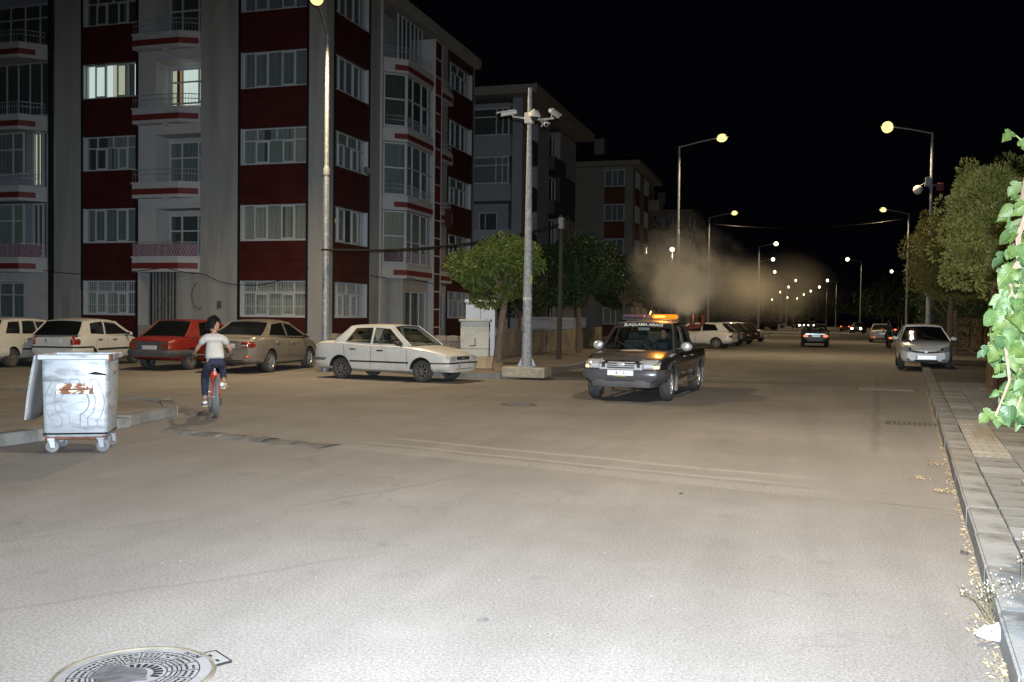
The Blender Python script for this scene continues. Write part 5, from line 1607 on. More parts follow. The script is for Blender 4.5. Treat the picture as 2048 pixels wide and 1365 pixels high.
# ---------------------------------------------------------------- red saloon
REDP = paint('faded_red_paint', (.22, .018, .011), .42, dirt=(.17, .02, .014), coat=.2)
c = Car('parked_car', 'faded red old saloon with grey bumper parked tail-out', 'car', (-17.75, 24.95, 0), R(92), 4.35,
        [(0, .40, .80, .66), (.05, .36, .88, .72), (.3, .30, .93, .77), (.9, .25, .98, .80), (1.6, .22, .95, .815), (2.9, .22, .93, .815), (3.4, .24, .90, .80), (4.0, .28, .82, .77), (4.28, .32, .76, .74), (4.35, .40, .64, .68)],
        REDP, .90, 3.34, .295, .68, 'steel', shoulder=.8, group='cars parked by the side street')
c.glasshouse(3.30, 2.62, 1.20, .62, .92, .955, 1.43, .755, .585, [[(1.35, .10), (1.48, .88), (1.98, .9), (1.98, .08)], [(2.06, .08), (2.06, .9), (2.52, .88), (3.05, .1)]], M_TINT, roof_c=.03, bowA=.08, bowD=.05)
c.side_patch('vent_louvre', M_BPLAST, .95, 1.15, .93, .97, .006)
c.end_patch('tail_panel', M_DPLAST, (0, .71), (.60, .84), .008, front=False)
c.end_patch('tail_lamp', M_TAILD, (.42, .70), (.63, .78), .02, front=False); c.plate(.66, False, w=.25)
c.band('rear_bumper', M_DPLAST, .40, .59, .9, .055, front=False); c.band('front_bumper', M_DPLAST, .38, .55, 3.7, .05)
c.end_patch('headlamp', M_HLENS, (.42, .66), (.58, .72), .01)
for x, ln in ((2.02, 0), (3.1, 0), (1.2, -.05)): c.seam(x, .3, .9, ln)
c.handle(1.4, .8, M_CHROME); c.handle(2.3, .8, M_CHROME)

# ---------------------------------------------------------------- white hatchback with tinted glass
W_CL = paint('clean_white_paint', (.60, .585, .535), .32)
c = Car('parked_car', 'white small hatchback with red tail lamp parked behind the container', 'car', (-21.25, 24.6, 0), R(99), 3.82,
        [(0, .36, .82, .64), (.05, .32, .93, .72), (.25, .27, .97, .80), (.8, .23, .97, .825), (1.6, .21, .95, .83), (2.5, .21, .93, .83), (2.9, .22, .92, .82), (3.3, .25, .84, .79), (3.6, .29, .74, .72), (3.76, .34, .66, .62), (3.82, .40, .58, .5)],
        W_CL, .68, 3.15, .28, .71, 'steel', group='cars parked by the side street')
c.glasshouse(3.02, 2.25, .55, .10, .93, .95, 1.42, .77, .60, [[(.72, .14), (.82, .8), (1.48, .86), (1.40, .08)], [(1.50, .08), (1.57, .87), (2.15, .84), (2.82, .1)]], M_TINT, roof_c=.06, bowA=.2, bowD=.12, wbr=.74)
c.end_patch('tail_lamp', M_TAIL, (.56, .76), (.68, .93), .012, front=False); c.plate(.80, False, w=.24)
c.end_patch('emblem', M_BPLAST, (0, .03), (.88, .93), .012, front=False)
c.band('rear_bumper', W_CL, .34, .62, .7, .03, front=False); c.band('bumper_strip', M_BPLAST, .58, .63, .7, .04, front=False)
c.side_patch('side_moulding', M_BPLAST, .98, 2.75, .50, .56, .014)
for x, ln in ((1.44, .06), (2.7, .02), (.85, .1)): c.seam(x, .3, .92, ln)
c.handle(1.1, .82, M_BPLAST); c.handle(1.9, .81, M_BPLAST); c.mirror(2.6, .98, W_CL)
c.end_patch('headlamp', M_HLENS, (.35, .6), (.6, .7), .01)
# ---------------------------------------------------------------- white estate at the left edge
W_ES = paint('dull_white_paint', (.56, .54, .475), .36, dirt=(.42, .38, .3))
c = Car('parked_car', 'dusty white estate car cut off by the left picture edge', 'car', (-23.0, 23.45, 0), R(99), 4.15,
        [(0, .36, .84, .66), (.06, .32, .93, .74), (.3, .26, .97, .80), (.9, .23, .97, .82), (1.8, .21, .95, .825), (2.8, .21, .93, .825), (3.2, .22, .91, .81), (3.7, .26, .82, .77), (4.0, .31, .72, .70), (4.15, .40, .6, .56)],
        W_ES, .80, 3.28, .28, .70, 'alloy_dark', group='cars parked by the side street')
c.glasshouse(3.25, 2.55, .62, .12, .93, .95, 1.42, .77, .60, [[(.55, .14), (.80, .84), (1.28, .86), (1.16, .1)], [(1.28, .1), (1.42, .86), (1.95, .88), (1.95, .08)], [(2.03, .08), (2.03, .88), (2.5, .84), (3.05, .1)]], M_TINT, roof_c=.04, bowA=.16, wbr=.75)
c.end_patch('tail_lamp', M_TAIL, (.6, .76), (.62, 1.0), .012, front=False); c.plate(.72, False)
c.band('rear_bumper', W_ES, .34, .58, .6, .03, front=False); c.side_patch('side_moulding', M_BPLAST, 1.2, 3.0, .50, .55, .012)
for x, ln in ((1.99, 0), (3.0, 0), (1.22, .08)): c.seam(x, .3, .92, ln)
c.handle(1.5, .82, M_BPLAST); c.handle(2.25, .82, M_BPLAST)

# ---------------------------------------------------------------- white compact one-box facing the camera, right kerb
W_JZ = paint('pearl_white_paint', (.84, .83, .79), .28, coat=.8)
c = Car('parked_car', 'white one-box hatchback parked facing the camera at the right kerb', 'car', (4.12, 36.3, .02), R(-93), 3.9,
        [(0, .36, .95, .70), (.1, .3, 1.02, .78), (.6, .24, 1.03, .82), (1.6, .21, .99, .845), (2.6, .21, .97, .845), (3.1, .22, .99, .83), (3.45, .24, .90, .80), (3.7, .26, .80, .75), (3.84, .30, .70, .68), (3.9, .36, .60, .58)],
        W_JZ, .72, 3.22, .29, .73, 'alloy', group=None)
c.glasshouse(3.22, 2.2, .5, .15, 1.0, 1.0, 1.52, .79, .585, [[(.7, .1), (.8, .82), (1.45, .88), (1.45, .08)], [(1.53, .08), (1.53, .88), (2.1, .84), (2.75, .1)]], M_TINT, roof_c=.06, bowA=.30)
c.end_patch('headlamp', M_BPLAST, (.46, .79), (.60, .76), .010, slant=lambda y, z: (y - .46) * .22)
c.end_patch('headlamp_lens', M_HLIT, (.53, .775), (.615, .745), .018, slant=lambda y, z: (y - .46) * .22)
c.end_patch('grille', M_BPLAST, (0, .45), (.575, .64), .012, slant=lambda y, z: y * y * .18)
c.end_patch('emblem', M_CHROME, (0, .05), (.60, .66), .02)
c.end_patch('lower_grille', M_BPLAST, (0, .36), (.30, .36), .012); c.plate(.44, True, w=.31, h=.065)
c.end_patch('fog_lamp', M_DPLAST, (.50, .60), (.35, .39), .01)
c.end_patch('valance', M_BPLAST, (0, .6), (.245, .275), .01)
c.mirror(2.75, 1.06, W_JZ, size=(.08, .12, .065), out=.14); c.wiper()
for x, ln in ((1.49, 0), (2.75, 0)): c.seam(x, .3, .95, ln)
tagm = c.end_patch('bonnet_seam', M_SEAM, (0, .62), (.665, .672), .006, slant=lambda y, z: y * y * .2)

# ---------------------------------------------------------------- generic far cars
def saloon(label, loc, heading, pm, glass=M_TINT, tail=M_TAIL, lit=False, hatch=False, group=None, name='parked_car', detail=True):
    L = 4.25
    st = [(0, .36, .84, .66), (.06, .32, .93, .73), (.4, .26, .97, .80), (1.0, .23, .97, .83), (2.0, .21, .94, .835), (3.0, .21, .92, .83), (3.5, .23, .88, .81), (4.0, .28, .76, .75), (4.2, .34, .66, .66), (4.25, .40, .6, .58)]
    c = Car(name, label, 'car', loc, heading, L, st, pm, .85, 3.4, .30, .72, 'multi' if hatch else 'alloy', group=group)
    if hatch:
        c.glasshouse(3.3, 2.5, .6, .12, .93, .97, 1.45, .78, .62, [[(.75, .16), (.95, .84), (1.65, .88), (1.65, .08)], [(1.75, .08), (1.75, .88), (2.4, .86), (3.05, .1)]], glass, roof_c=.06, wbr=.76)
    else:
        c.glasshouse(3.3, 2.6, 1.2, .6, .92, .96, 1.42, .77, .60, [[(1.2, .1), (1.4, .86), (1.98, .88), (1.98, .08)], [(2.06, .08), (2.06, .88), (2.55, .86), (3.1, .1)]], glass, roof_c=.03)
    c.end_patch('tail_lamp', M_TAILON if lit else tail, (.46, .72), (.64, .76), .012, front=False)
    c.end_patch('headlamp', M_HLENS, (.42, .66), (.58, .70), .012)
    c.plate(.70, False, w=.25); c.plate(.45, True)
    c.band('rear_bumper', pm, .34, .56, .5, .03, front=False)
    c.end_patch('lower_valance', M_BPLAST, (0, .6), (.345, .385), .035, front=False)
    c.mirror(2.85, .99, pm)
    for x in (2.02, 3.05): c.seam(x, .3, .9)
    c.handle(1.5, .82, pm)
    return c
DKG = paint('dark_grey_green_paint', (.035, .038, .034), .35)
c = saloon('dark old saloon driving away down the road with lit tail lamps', (.85, 63.6, 0), R(91), DKG, glass=M_CLEAR, lit=True, name='moving_car', group='cars driving on the road')
c.end_patch('boot_chrome', M_CHROME, (0, .6), (.80, .83), .014, front=False)
c.seats((1.8, 1.1))
WHF = paint('far_white_paint', (.66, .64, .57), .35)
c = saloon('white saloon driving away on the right with lit rear window', (6.05, 80.2, 0), R(88), WHF, glass=M_CLEAR, lit=False, name='moving_car', group='cars driving on the road')
c.end_patch('brake_lamp', M_TAILON, (.50, .72), (.40, .45), .04, front=False)
GW = paint('golf_white_paint', (.72, .71, .67), .3)
saloon('white hatchback parked nose-in behind the fogging pickup', (-5.65, 55.6, 0), R(168), GW, hatch=True, group='cars parked along the left kerb')
saloon('dark hatchback parked behind the white hatchback with roof rack', (-5.2, 61.5, 0), R(165), DKG, hatch=True, group='cars parked along the left kerb')
MAR = paint('dark_maroon_paint', (.12, .014, .012), .35)
saloon('dark red hatchback parked in the smoke beyond the white one', (-4.9, 67.5, 0), R(158), MAR, hatch=True, group='cars parked along the left kerb')
SIL = paint('silver_paint', (.38, .38, .37), .3, metal=.3)
saloon('silver saloon last in the smoky row of parked cars', (-4.4, 75.0, 0), R(-30), SIL, group='cars parked along the left kerb')
# far tiny cars, simple but whole
def tiny_car(label, loc, heading, pm, lit=None):
    o = thing('far_car', label, 'car', loc, heading, 'distant cars at the far junction')
    P = []
    for (x, zb, zt, w) in ((-2.1, .35, .8, .7), (-1.9, .25, .95, .8), (0, .22, .95, .84), (1.4, .25, .9, .82), (2.0, .3, .75, .75), (2.1, .4, .6, .65)):
        P.append([(x, -w, zb), (x, w, zb), (x, w, zt - .1), (x, w * .9, zt), (x, -w * .9, zt), (x, -w, zt - .1)])
    m = MB().grid(P, closeu=True); m.f.append((5, 4, 3, 2, 1, 0)); m.f.append(tuple(30 + i for i in range(6)))
    m.build('body', pm, o, True)
    MB().add([(-1.7, -.75, .93), (1.1, -.75, .93), (1.1, .75, .93), (-1.7, .75, .93), (-1.1, -.58, 1.42), (.3, -.58, 1.42), (.3, .58, 1.42), (-1.1, .58, 1.42)], [(0, 1, 5, 4), (1, 2, 6, 5), (2, 3, 7, 6), (3, 0, 4, 7)]).build('windows', M_TINT, o)
    MB().box(-1.12, .32, -.59, .59, 1.421, 1.47).build('roof', pm, o, bevel=.02)
    for x in (-1.25, 1.25):
        for s_ in (-1, 1):
            MB().cyl((x, s_ * .65, .3), (x, s_ * .86, .3), .3, n=14).build('wheel', M_TYRE, o)
    if lit == 'front':
        for s_ in (-1, 1):
            MB().ball((2.06, s_ * .55, .66), .14, 10, 6).build('headlamp', emat('far_headlamp', (1, .97, .9), 18), o)
    elif lit == 'rear':
        for s_ in (-1, 1):
            MB().box(-2.13, -2.05, s_ * .6 - .12, s_ * .6 + .12, .7, .85).build('tail_lamp', M_TAILON, o)
    else:
        for s_ in (-1, 1):
            MB().box(2.0, 2.12, s_ * .6 - .12, s_ * .6 + .12, .6, .72).build('headlamp', M_HLENS, o)
    return o
tiny_car('far dark car with headlamps on at the right of the junction', (7.4, 136, 0), R(-100), DKG, 'front')
tiny_car('far pale car crossing the junction with lamps on', (-.5, 205, 0), R(-70), WHF, 'front')
tiny_car('far white car left of the junction crossing', (-5.0, 208, 0), R(175), GW)
tiny_car('far silver car beside the crossing pale one', (2.2, 212, 0), R(-95), SIL, 'front')
tiny_car('far small red car parked under the distant right trees', (7.0, 160, 0), R(80), MAR, 'rear')
tiny_car('far car with red lamps beside the right lamp post', (9.2, 112, 0), R(88), DKG, 'rear')

# ---------------------------------------------------------------- distant excavator truck in the smoke
ex = thing('excavator_truck', 'distant orange and grey excavator standing in the smoke haze', 'excavator', (-5.6, 172, 0), R(-80))
M_EXO = pmat('excavator_orange', (.32, .12, .03), .6, var=.2)
MB().box(-3.2, 3.2, -1.2, 1.2, .5, 1.3).build('undercarriage', M_BPLAST, ex, bevel=.1)
for s_ in (-1, 1):
    for x in (-2.2, 0, 2.2):
        MB().cyl((x, s_ * .9, .55), (x, s_ * 1.3, .55), .55, n=16).build('wheel', M_TYRE, ex)
MB().box(-3.2, .8, -1.2, 1.2, 1.301, 2.6).build('engine_housing', M_EXO, ex, bevel=.08)
MB().box(.9, 2.4, -1.0, .3, 1.301, 3.6).build('cab', pmat('excavator_grey', (.3, .29, .26), .6), ex, bevel=.08)
MB().box(2.401, 2.42, -.9, .2, 2.3, 3.4).build('cab_window', M_TINT, ex)
MB().tube([(1.4, .7, 2.0), (2.6, .7, 5.0), (4.4, .7, 5.2)], [.28, .25, .2], 6).build('boom', M_EXO, ex)
MB().tube([(4.4, .7, 5.2), (4.9, .7, 2.6)], [.2, .15], 6).box(4.6, 5.3, .2, 1.2, 1.9, 2.7).build('bucket_arm', M_BPLAST, ex)
# ------------------------------------------------------------------ the fogging pickup
BLK = paint('dusty_black_paint', (.022, .021, .022), .28, coat=.8)
GRB = paint('dusty_sheen_black', (.07, .064, .06), .36, coat=.5, dirt=(.19, .165, .14))  # bonnet and roof: dust and lamp sheen both put into the colour
LP = 5.05
PH = math.atan2(-1, -.075)
fx_, fy_ = -3.30, 19.30       # middle of the front axle
XF, XR_ = 4.20, 1.15
hx, hy = math.cos(PH), math.sin(PH)
off = XF - LP / 2
pk = Car('pickup_truck', 'black double cab fogging pickup with lit amber light bar', 'pickup', (fx_ - hx * off, fy_ - hy * off, 0), PH, LP,
         [(0, .48, .98, .76), (.05, .44, 1.0, .80), (.4, .42, 1.0, .83), (1.6, .38, 1.0, .85), (2.4, .34, .99, .855), (3.3, .33, .98, .855), (3.75, .35, .97, .85), (4.4, .36, .93, .84), (4.75, .36, .87, .82), (4.95, .38, .82, .78), (5.02, .40, .76, .74), (5.05, .44, .70, .70)],
         BLK, XR_, XF, .335, .735, 'alloy', arch=.40, shoulder=.9, crown=.035, steer=R(3), wheel_w=.22)
pk.glasshouse(3.72, 3.08, 1.95, 1.72, .96, .97, 1.575, .79, .62, [[(1.92, .1), (2.04, .86), (2.62, .88), (2.62, .06)], [(2.72, .06), (2.72, .88), (3.06, .86), (3.52, .08)]], M_CLEAR, pillar=BLK, roof_c=.025, roof_cr=.03, bowA=.16, bowD=.03, roofm=GRB)
rt = pk.root
# flanks in plain black
pk.seats((2.75, 1.95), w=.36, zs=.62)
MB().box(3.30 - LP / 2, 3.68 - LP / 2, -.74, .74, .7, .955).build('dashboard', M_BPLAST, rt, bevel=.05)
MB().lathe([(.165, -.012), (.18, 0), (.165, .012)], 18, rotm(0, R(60), 0, (3.2 - LP / 2, .36, 1.05)), closed=True).build('steering_wheel', M_BPLAST, rt)
MB().box(3.12 - LP / 2, 3.16 - LP / 2, -.12, .12, 1.40, 1.46).build('rear_view_mirror', M_ALLOY, rt)
pk.wiper()
# load bed walls
bz0, bz1 = .98, 1.08
for sg in (1, -1):
    MB().box(.06 - LP / 2, 1.68 - LP / 2, min(sg * .74, sg * .815), max(sg * .74, sg * .815), bz0, bz1).build('bed_side', BLK, rt, bevel=.02)
MB().box(.02 - LP / 2, .08 - LP / 2, -.76, .76, .985, bz1).build('tailgate', BLK, rt, bevel=.015)
MB().box(1.70 - LP / 2, 1.76 - LP / 2, -.74, .74, .985, 1.09).build('bulkhead', BLK, rt)
# front end
pk.band('front_bumper', pmat('bumper_silver_grey', (.10, .10, .11), .3, metal=.3, coat=.4), .45, .645, 4.48, .05)
pk.band('bumper_skirt', M_DPLAST, .30, .452, 4.50, .035)
pk.end_patch('headlamp', M_HLENS, (.44, .755), (.665, .835), .014)
pk.end_patch('headlamp_inner', M_HLIT, (.47, .62), (.69, .81), .018)
pk.end_patch('turn_signal', M_AMBON, (.66, .74), (.675, .725), .022)
gr = pk.end_patch('grille_frame', M_BRIGHT, (0, .43), (.635, .85), .020)
pk.end_patch('grille', M_BPLAST, (.0, .275), (.67, .815), .028)
pk.end_patch('grille_side', M_BPLAST, (.32, .385), (.685, .79), .028)
for z in (.705, .745, .785): pk.end_patch('grille_bar', M_BRIGHT, (0, .275), (z - .008, z + .008), .038)
for y in (.1, .2): pk.end_patch('grille_bar', M_DPLAST, (y - .006, y + .006), (.667, .823), .030)
xg = pk.xend(0, .745) - LP / 2 + .045
MB().ball((xg, 0, .745), 1, 14, 8, (.012, .085, .035)).build('oval_emblem', M_BRIGHT, rt, True)
for (a, b_) in ((.40, .50), (.60, .70)): pass
MB().box(5.05 - LP / 2 + .05, 5.05 - LP / 2 + .07, -.26, .26, .53, .635).build('number_plate', pmat('pickup_plate', (.95, .95, .95), .4, metal=.4), rt, bevel=.004)
MB().box(5.05 - LP / 2 + .07, 5.05 - LP / 2 + .0725, -.085, -.06, .555, .61).box(5.05 - LP / 2 + .07, 5.05 - LP / 2 + .0725, .055, .085, .60, .612).box(5.05 - LP / 2 + .07, 5.05 - LP / 2 + .0725, .07, .085, .555, .60).build('plate_print', M_PLTXT, rt)
MB().box(5.05 - LP / 2 + .05, 5.05 - LP / 2 + .066, -.13, .12, .512, .529).build('plate_holder', pmat('yellow_holder', (.4, .33, .03), .6), rt)
pk.end_patch('air_intake', M_BPLAST, (0, .30), (.37, .45), .04)
pk.end_patch('fog_lamp', M_BPLAST, (.50, .61), (.36, .43), .05)
MB().tube([(2.2, -.25, .26), (2.35, -.2, .22), (2.35, .2, .22), (2.2, .25, .26)], .018, 6).build('tow_bar', M_BPLAST, rt)
MB().box(-1.9, 2.1, -.4, .4, .31, .38).build('underbody', M_WELL, rt)
# wheel-arch flares and mud flaps
for xw in (XR_, XF):
    for sg in (1, -1):
        pts = []
        for i in range(13):
            a = R(-8 + 196 * i / 12)
            x = xw + .41 * math.cos(a); z = .345 + .41 * math.sin(a)
            pts.append((x - LP / 2, sg * (pk.ys(min(max(x, 0.02), LP - .02), max(z, .4)) + .008), z))
        MB().tube(pts, .035, 6, True, None, .7).build('arch_flare', M_DPLAST, rt, True)
        MB().box(xw - .46 - LP / 2, xw - .44 - LP / 2, min(sg * .62, sg * .86), max(sg * .62, sg * .86), .17, .52).build('mud_flap', pmat('dusty_flap', (.16, .155, .15), .8), rt)
for sg in (1, -1):
    MB().tube([(1.62 - LP / 2, sg * .80, .34), (1.72 - LP / 2, sg * .90, .33), (3.55 - LP / 2, sg * .90, .33), (3.66 - LP / 2, sg * .80, .34)], .032, 8).build('side_step', pmat('side_step_steel', (.32, .26, .2), .35, metal=.6), rt, True)
for x, ln in ((1.80, 0), (2.67, 0), (3.62, .03)): pk.seam(x, .42, .95, ln)
pk.side_patch('waist_crease', pmat('crease_edge', (.05, .045, .04), .25), 1.85, 4.6, .86, .87, .004)
pk.handle(2.0, .86, BLK); pk.handle(2.86, .86, BLK)
pk.mirror(3.34, 1.07, M_BRIGHT, size=(.08, .125, .095), out=.15)
pk.side_patch('door_lettering_panel', pmat('lettering_panel', (.04, .038, .036), .5), 2.78, 3.45, .47, .57, .003)
for (x0, w_, t_) in ((3.1, .5, 'BELEDIYESI'), (2.25, .4, 'BELEDIYESI')):
    for sg in (1, -1):
        m_ = text_mesh(t_, .085, pmat('faded_lettering', (.16, .15, .14), .6), bold=.002)
        link('door_lettering', m_, rt, (x0 - LP / 2, sg * (pk.ys(x0, .52) + .008), .52), (R(90), 0, R(180) if sg > 0 else 0))
# white round badge on the bonnet and sticker in the windscreen
def hood_z(x, y):
    zb, zt, w = pk.at(x); t = abs(y) / w
    return zt + (pk.crown * (1 - t / .45 * .2) if t < .45 else pk.crown * .8 * (1 - (t - .45) / .41))
hg = []
for i in range(15):
    x = 3.74 + (4.96 - 3.74) * i / 14
    wv = pk.at(x)[2] * .84
    hg.append([(x - LP / 2, wv * (-1 + j / 6), hood_z(x, wv * (-1 + j / 6)) + .005) for j in range(13)])
MB().grid(hg).build('bonnet', GRB, rt, 'all')
rows = []
for rr_ in (0, .33, .66, 1.0):
    rows.append([(4.10 - LP / 2 + .17 * rr_ * math.cos(a), .27 * rr_ * math.sin(a), hood_z(4.10 + .17 * rr_ * math.cos(a), .27 * rr_ * math.sin(a)) + .011) for a in [2 * math.pi * k / 28 for k in range(28)]])
MB().grid(rows, closeu=True).build('bonnet_badge', pmat('worn_white_decal', (.50, .48, .43), .5, var=.3, vscale=12), rt, True)
# lettering across the top of the windscreen
M_LETW = pmat('white_letters', (.62, .62, .60), .5)
top = [Vector(p) for p in pk.scrP[5]]
strip = MB().grid([[tuple(Vector(p) + Vector((.006, 0, .004))) for p in pk.scrP[i]] for i in (5, 6)])
strip.build('windscreen_strip', BLK, rt)
txt = text_mesh('İLAÇLAMA ARACI', .105, M_LETW, bold=.003)
a_, b2 = Vector(pk.scrP[5][5]), Vector(pk.scrP[6][5])
slope = math.atan2((b2 - a_).z, -(b2 - a_).x)
for v in txt.vertices:
    j = max(-1, min(1, v.co.x / .6))
    v.co.z -= .13 * .35 * (j * j) * .8
link('windscreen_lettering', txt, rt, ((a_ + b2) / 2 + Vector((.016, 0, .012))), (slope, 0, R(90)))
# light bar
lb = node_empty('light_bar', rt, (2.62 - LP / 2, 0, 1.62))
MB().box(-.05, .05, -.62, .62, .0, .025).box(-.03, .03, -.5, -.44, -.05, .0).box(-.03, .03, .44, .5, -.05, 0).build('bar_base', M_BPLAST, lb)
def capsule(y0, y1, mat, name):
    P = []
    for i in range(13):
        t = i / 12; y = y0 + (y1 - y0) * t
        k = min(1, math.sqrt(max(0, 1 - (2 * t - 1) ** 6)) + .15)
        P.append([(.105 * k * math.cos(R(a)), y, .078 + .05 * k * math.sin(R(a))) for a in range(0, 360, 36)])
    m = MB().grid(P, closeu=True); m.f.append(tuple(range(9, -1, -1))); m.f.append(tuple(120 + i for i in range(10)))
    return m.build(name, mat, lb, True)
M_AMB = emat('amber_beacon', (1.0, .22, .012), 1.7)
M_AMB2 = emat('amber_beacon_core', (1.0, .55, .10), 3.0)
capsule(.04, .63, M_AMB, 'amber_lens'); capsule(-.63, -.06, pmat('smoked_beacon', (.09, .07, .10), .15, coat=.8), 'unlit_lens')
MB().box(-.02, .112, .12, .36, .06, .096).build('amber_core', M_AMB2, lb)
MB().box(-.06, .06, -.06, .04, .03, .11).build('speaker_housing', M_BPLAST, lb)
MB().tube([(.02, .0, .1), (.02, .02, .2)], .02, 6).build('small_aerial', M_ALLOY, lb)
al = bpy.data.lights.new('beacon_light', 'POINT'); al.energy = 70; al.color = (1, .36, .05); al.shadow_soft_size = .12
alo = bpy.data.objects.new('beacon_light', al); COL.objects.link(alo); alo.parent = lb; alo.location = (.16, .33, .14)
# thermal fogger in the load bed with its two outlet horns
fg = thing('fogging_machine', 'thermal fogging machine in the pickup bed with two upturned outlet horns', 'fogging machine', (0, 0, 0))
bed = Vector((fx_ - hx * off, fy_ - hy * off, 0))
fg.location = bed + Vector((hx * (.75 - LP / 2), hy * (.75 - LP / 2), 1.0)); fg.rotation_euler = (0, 0, PH)
MB().box(-.45, .4, -.5, .45, .02, .34).build('tank', pmat('fogger_tank', (.12, .12, .11), .6), fg, bevel=.04)
M_HORN = pmat('red_glow_horn_steel', (.12, .035, .018), .4, metal=.6, var=.3, vscale=9)  # orange glow on the horns put into the red base colour
for (y0, lean) in ((.30, .14), (.30, .26)):
    MB().tube([(-.2, .3, .3), (-.18, .3 + lean * .3, .42), (-.15, .3 + lean * 1.5, .46), (-.12, .3 + lean * 2.0, .56), (-.12, .3 + lean * 2.05, .76)], [.04, .045, .05, .05, .06], 9).build('outlet_horn', M_HORN, fg, True)
# driver
M_SKIN = pmat('skin', (.36, .20, .13), .6, var=.08, vscale=8)
M_HAIR = pmat('black_hair', (.009, .008, .007), .75, var=.3, vscale=30, bump=.5, bscale=80, spec=.15)
M_NAVY = pmat('dark_shirt', (.03, .035, .05), .9, var=.15)
dv = thing('person', 'driver in a dark shirt seated at the wheel of the pickup', 'person', bed + Vector((hx * (2.78 - LP / 2) + .36 * -hy, hy * (2.78 - LP / 2) + .36 * hx, .66)), PH)
def skin_mesh(name, verts, edges, radii, mat, parent, levels=2, root_i=0):
    m = bpy.data.meshes.new(name)
    m.from_pydata(verts, edges, [])
    m.materials.append(mat)
    o = link(name, m, parent)
    sk = o.modifiers.new('skin', 'SKIN'); sk.use_smooth_shade = True
    sk.branch_smoothing = .3
    for i, r_ in enumerate(radii):
        sv = m.skin_vertices[0].data[i]
        sv.radius = (r_, r_) if not hasattr(r_, '__len__') else r_
        sv.use_root = (i == root_i)
    sub = o.modifiers.new('sub', 'SUBSURF'); sub.levels = levels; sub.render_levels = levels
    return o
skin_mesh('body', [(0, 0, 0), (-.02, 0, .25), (.0, 0, .46), (.03, 0, .55), (.02, .18, .45), (.02, -.18, .45), (.18, .22, .22), (.18, -.22, .22), (.42, .12, .36), (.42, -.12, .36)], [(0, 1), (1, 2), (2, 3), (2, 4), (2, 5), (4, 6), (5, 7), (6, 8), (7, 9)], [(.15, .12), (.15, .12), (.12, .1), .055, .07, .07, .045, .045, .035, .035], M_NAVY, dv)
hd_ = MB().ball((.06, 0, .66), 1, 14, 10, (.095, .078, .125))
hd_.ball((.155, 0, .65), .02, 6, 5); hd_.ball((.05, .08, .65), .022, 6, 5, (1, .5, 1.4)); hd_.ball((.05, -.08, .65), .022, 6, 5, (1, .5, 1.4))
hd_.build('head', M_SKIN, dv, True)
MB().ball((.04, 0, .70), 1, 14, 8, (.098, .083, .105)).build('hair', M_HAIR, dv, True)
MB().box(.145, .155, -.045, -.018, .672, .684).box(.145, .155, .018, .045, .672, .684).build('eyes', M_PIT, dv)
def leaf_mesh(name, pts, nrm, size, mat, jitter=.9, aspect=.5):
    """pts (n,3): one small folded leaf at each point"""
    n = len(pts)
    d = rng.normal(size=(n, 3)); d /= np.linalg.norm(d, axis=1)[:, None]
    d = d * jitter + nrm; d /= np.linalg.norm(d, axis=1)[:, None]
    s = rng.normal(size=(n, 3)); s -= d * np.sum(s * d, axis=1)[:, None]; s /= np.linalg.norm(s, axis=1)[:, None]
    L = size * rng.uniform(.6, 1.35, n)[:, None]
    v = np.empty((n, 4, 3))
    u = np.cross(d, s)
    v[:, 0] = pts
    v[:, 1] = pts + d * L * .5 + s * L * aspect * .5 + u * L * .1
    v[:, 2] = pts + d * L
    v[:, 3] = pts + d * L * .5 - s * L * aspect * .5 + u * L * .1
    m = bpy.data.meshes.new(name)
    m.vertices.add(n * 4); m.vertices.foreach_set('co', v.reshape(-1))
    m.loops.add(n * 4); m.loops.foreach_set('vertex_index', np.arange(n * 4))
    m.polygons.add(n); m.polygons.foreach_set('loop_start', np.arange(n) * 4)
    m.update(calc_edges=True)
    m.materials.append(mat)
    return m

# ------------------------------------------------------------------ boy on a bicycle, seen from behind
BH = math.atan2(.78, -.62)
BL = Vector((-8.87, 13.05, 0))
bk = thing('bicycle', 'red bicycle ridden away from the camera by the boy', 'bicycle', BL, BH)
M_BRED = pmat('bicycle_red_paint', (.55, .035, .015), .35, coat=.4)
M_BTYRE = pmat('bicycle_tyre', (.11, .12, .13), .8, var=.1, vscale=10)
WR = .325
def bike_wheel(x, steer=0):
    e = node_empty('wheel', bk, (x, 0, WR), (0, 0, steer))
    Rm = rotm(rx=R(90))
    MB().lathe([(WR + .0 + .026 * math.cos(R(a)) - .026, .029 * math.sin(R(a))) for a in range(0, 360, 36)], 40, Rm, closed=True).build('tyre', M_BTYRE, e, True)
    MB().lathe([(WR - .05, -.012), (WR - .062, 0), (WR - .05, .012), (WR - .04, 0)], 40, Rm, closed=True).build('rim', M_ALLOY, e, True)
    sp_ = MB()
    for k in range(20):
        a = 2 * math.pi * k / 20
        sp_.tube([(0.02 * math.cos(a + .6), .02 * (1 if k % 2 else -1), .02 * math.sin(a + .6)), ((WR - .055) * math.cos(a), 0, (WR - .055) * math.sin(a))], .0022, 4)
    sp_.tube([(0, -.05, 0), (0, .05, 0)], .018, 8)
    sp_.build('spokes', M_ALLOY, e)
bike_wheel(0); bike_wheel(1.02, R(4))
fr_ = MB()
BBp = (.43, 0, .29); ST = (.27, 0, .70); HT = (.86, 0, .80); HB = (.90, 0, .62)
fr_.tube([ST, BBp], .018, 8); fr_.tube([BBp, HB], .021, 8); fr_.tube([ST, HT], .018, 8); fr_.tube([HB, HT], .021, 8)
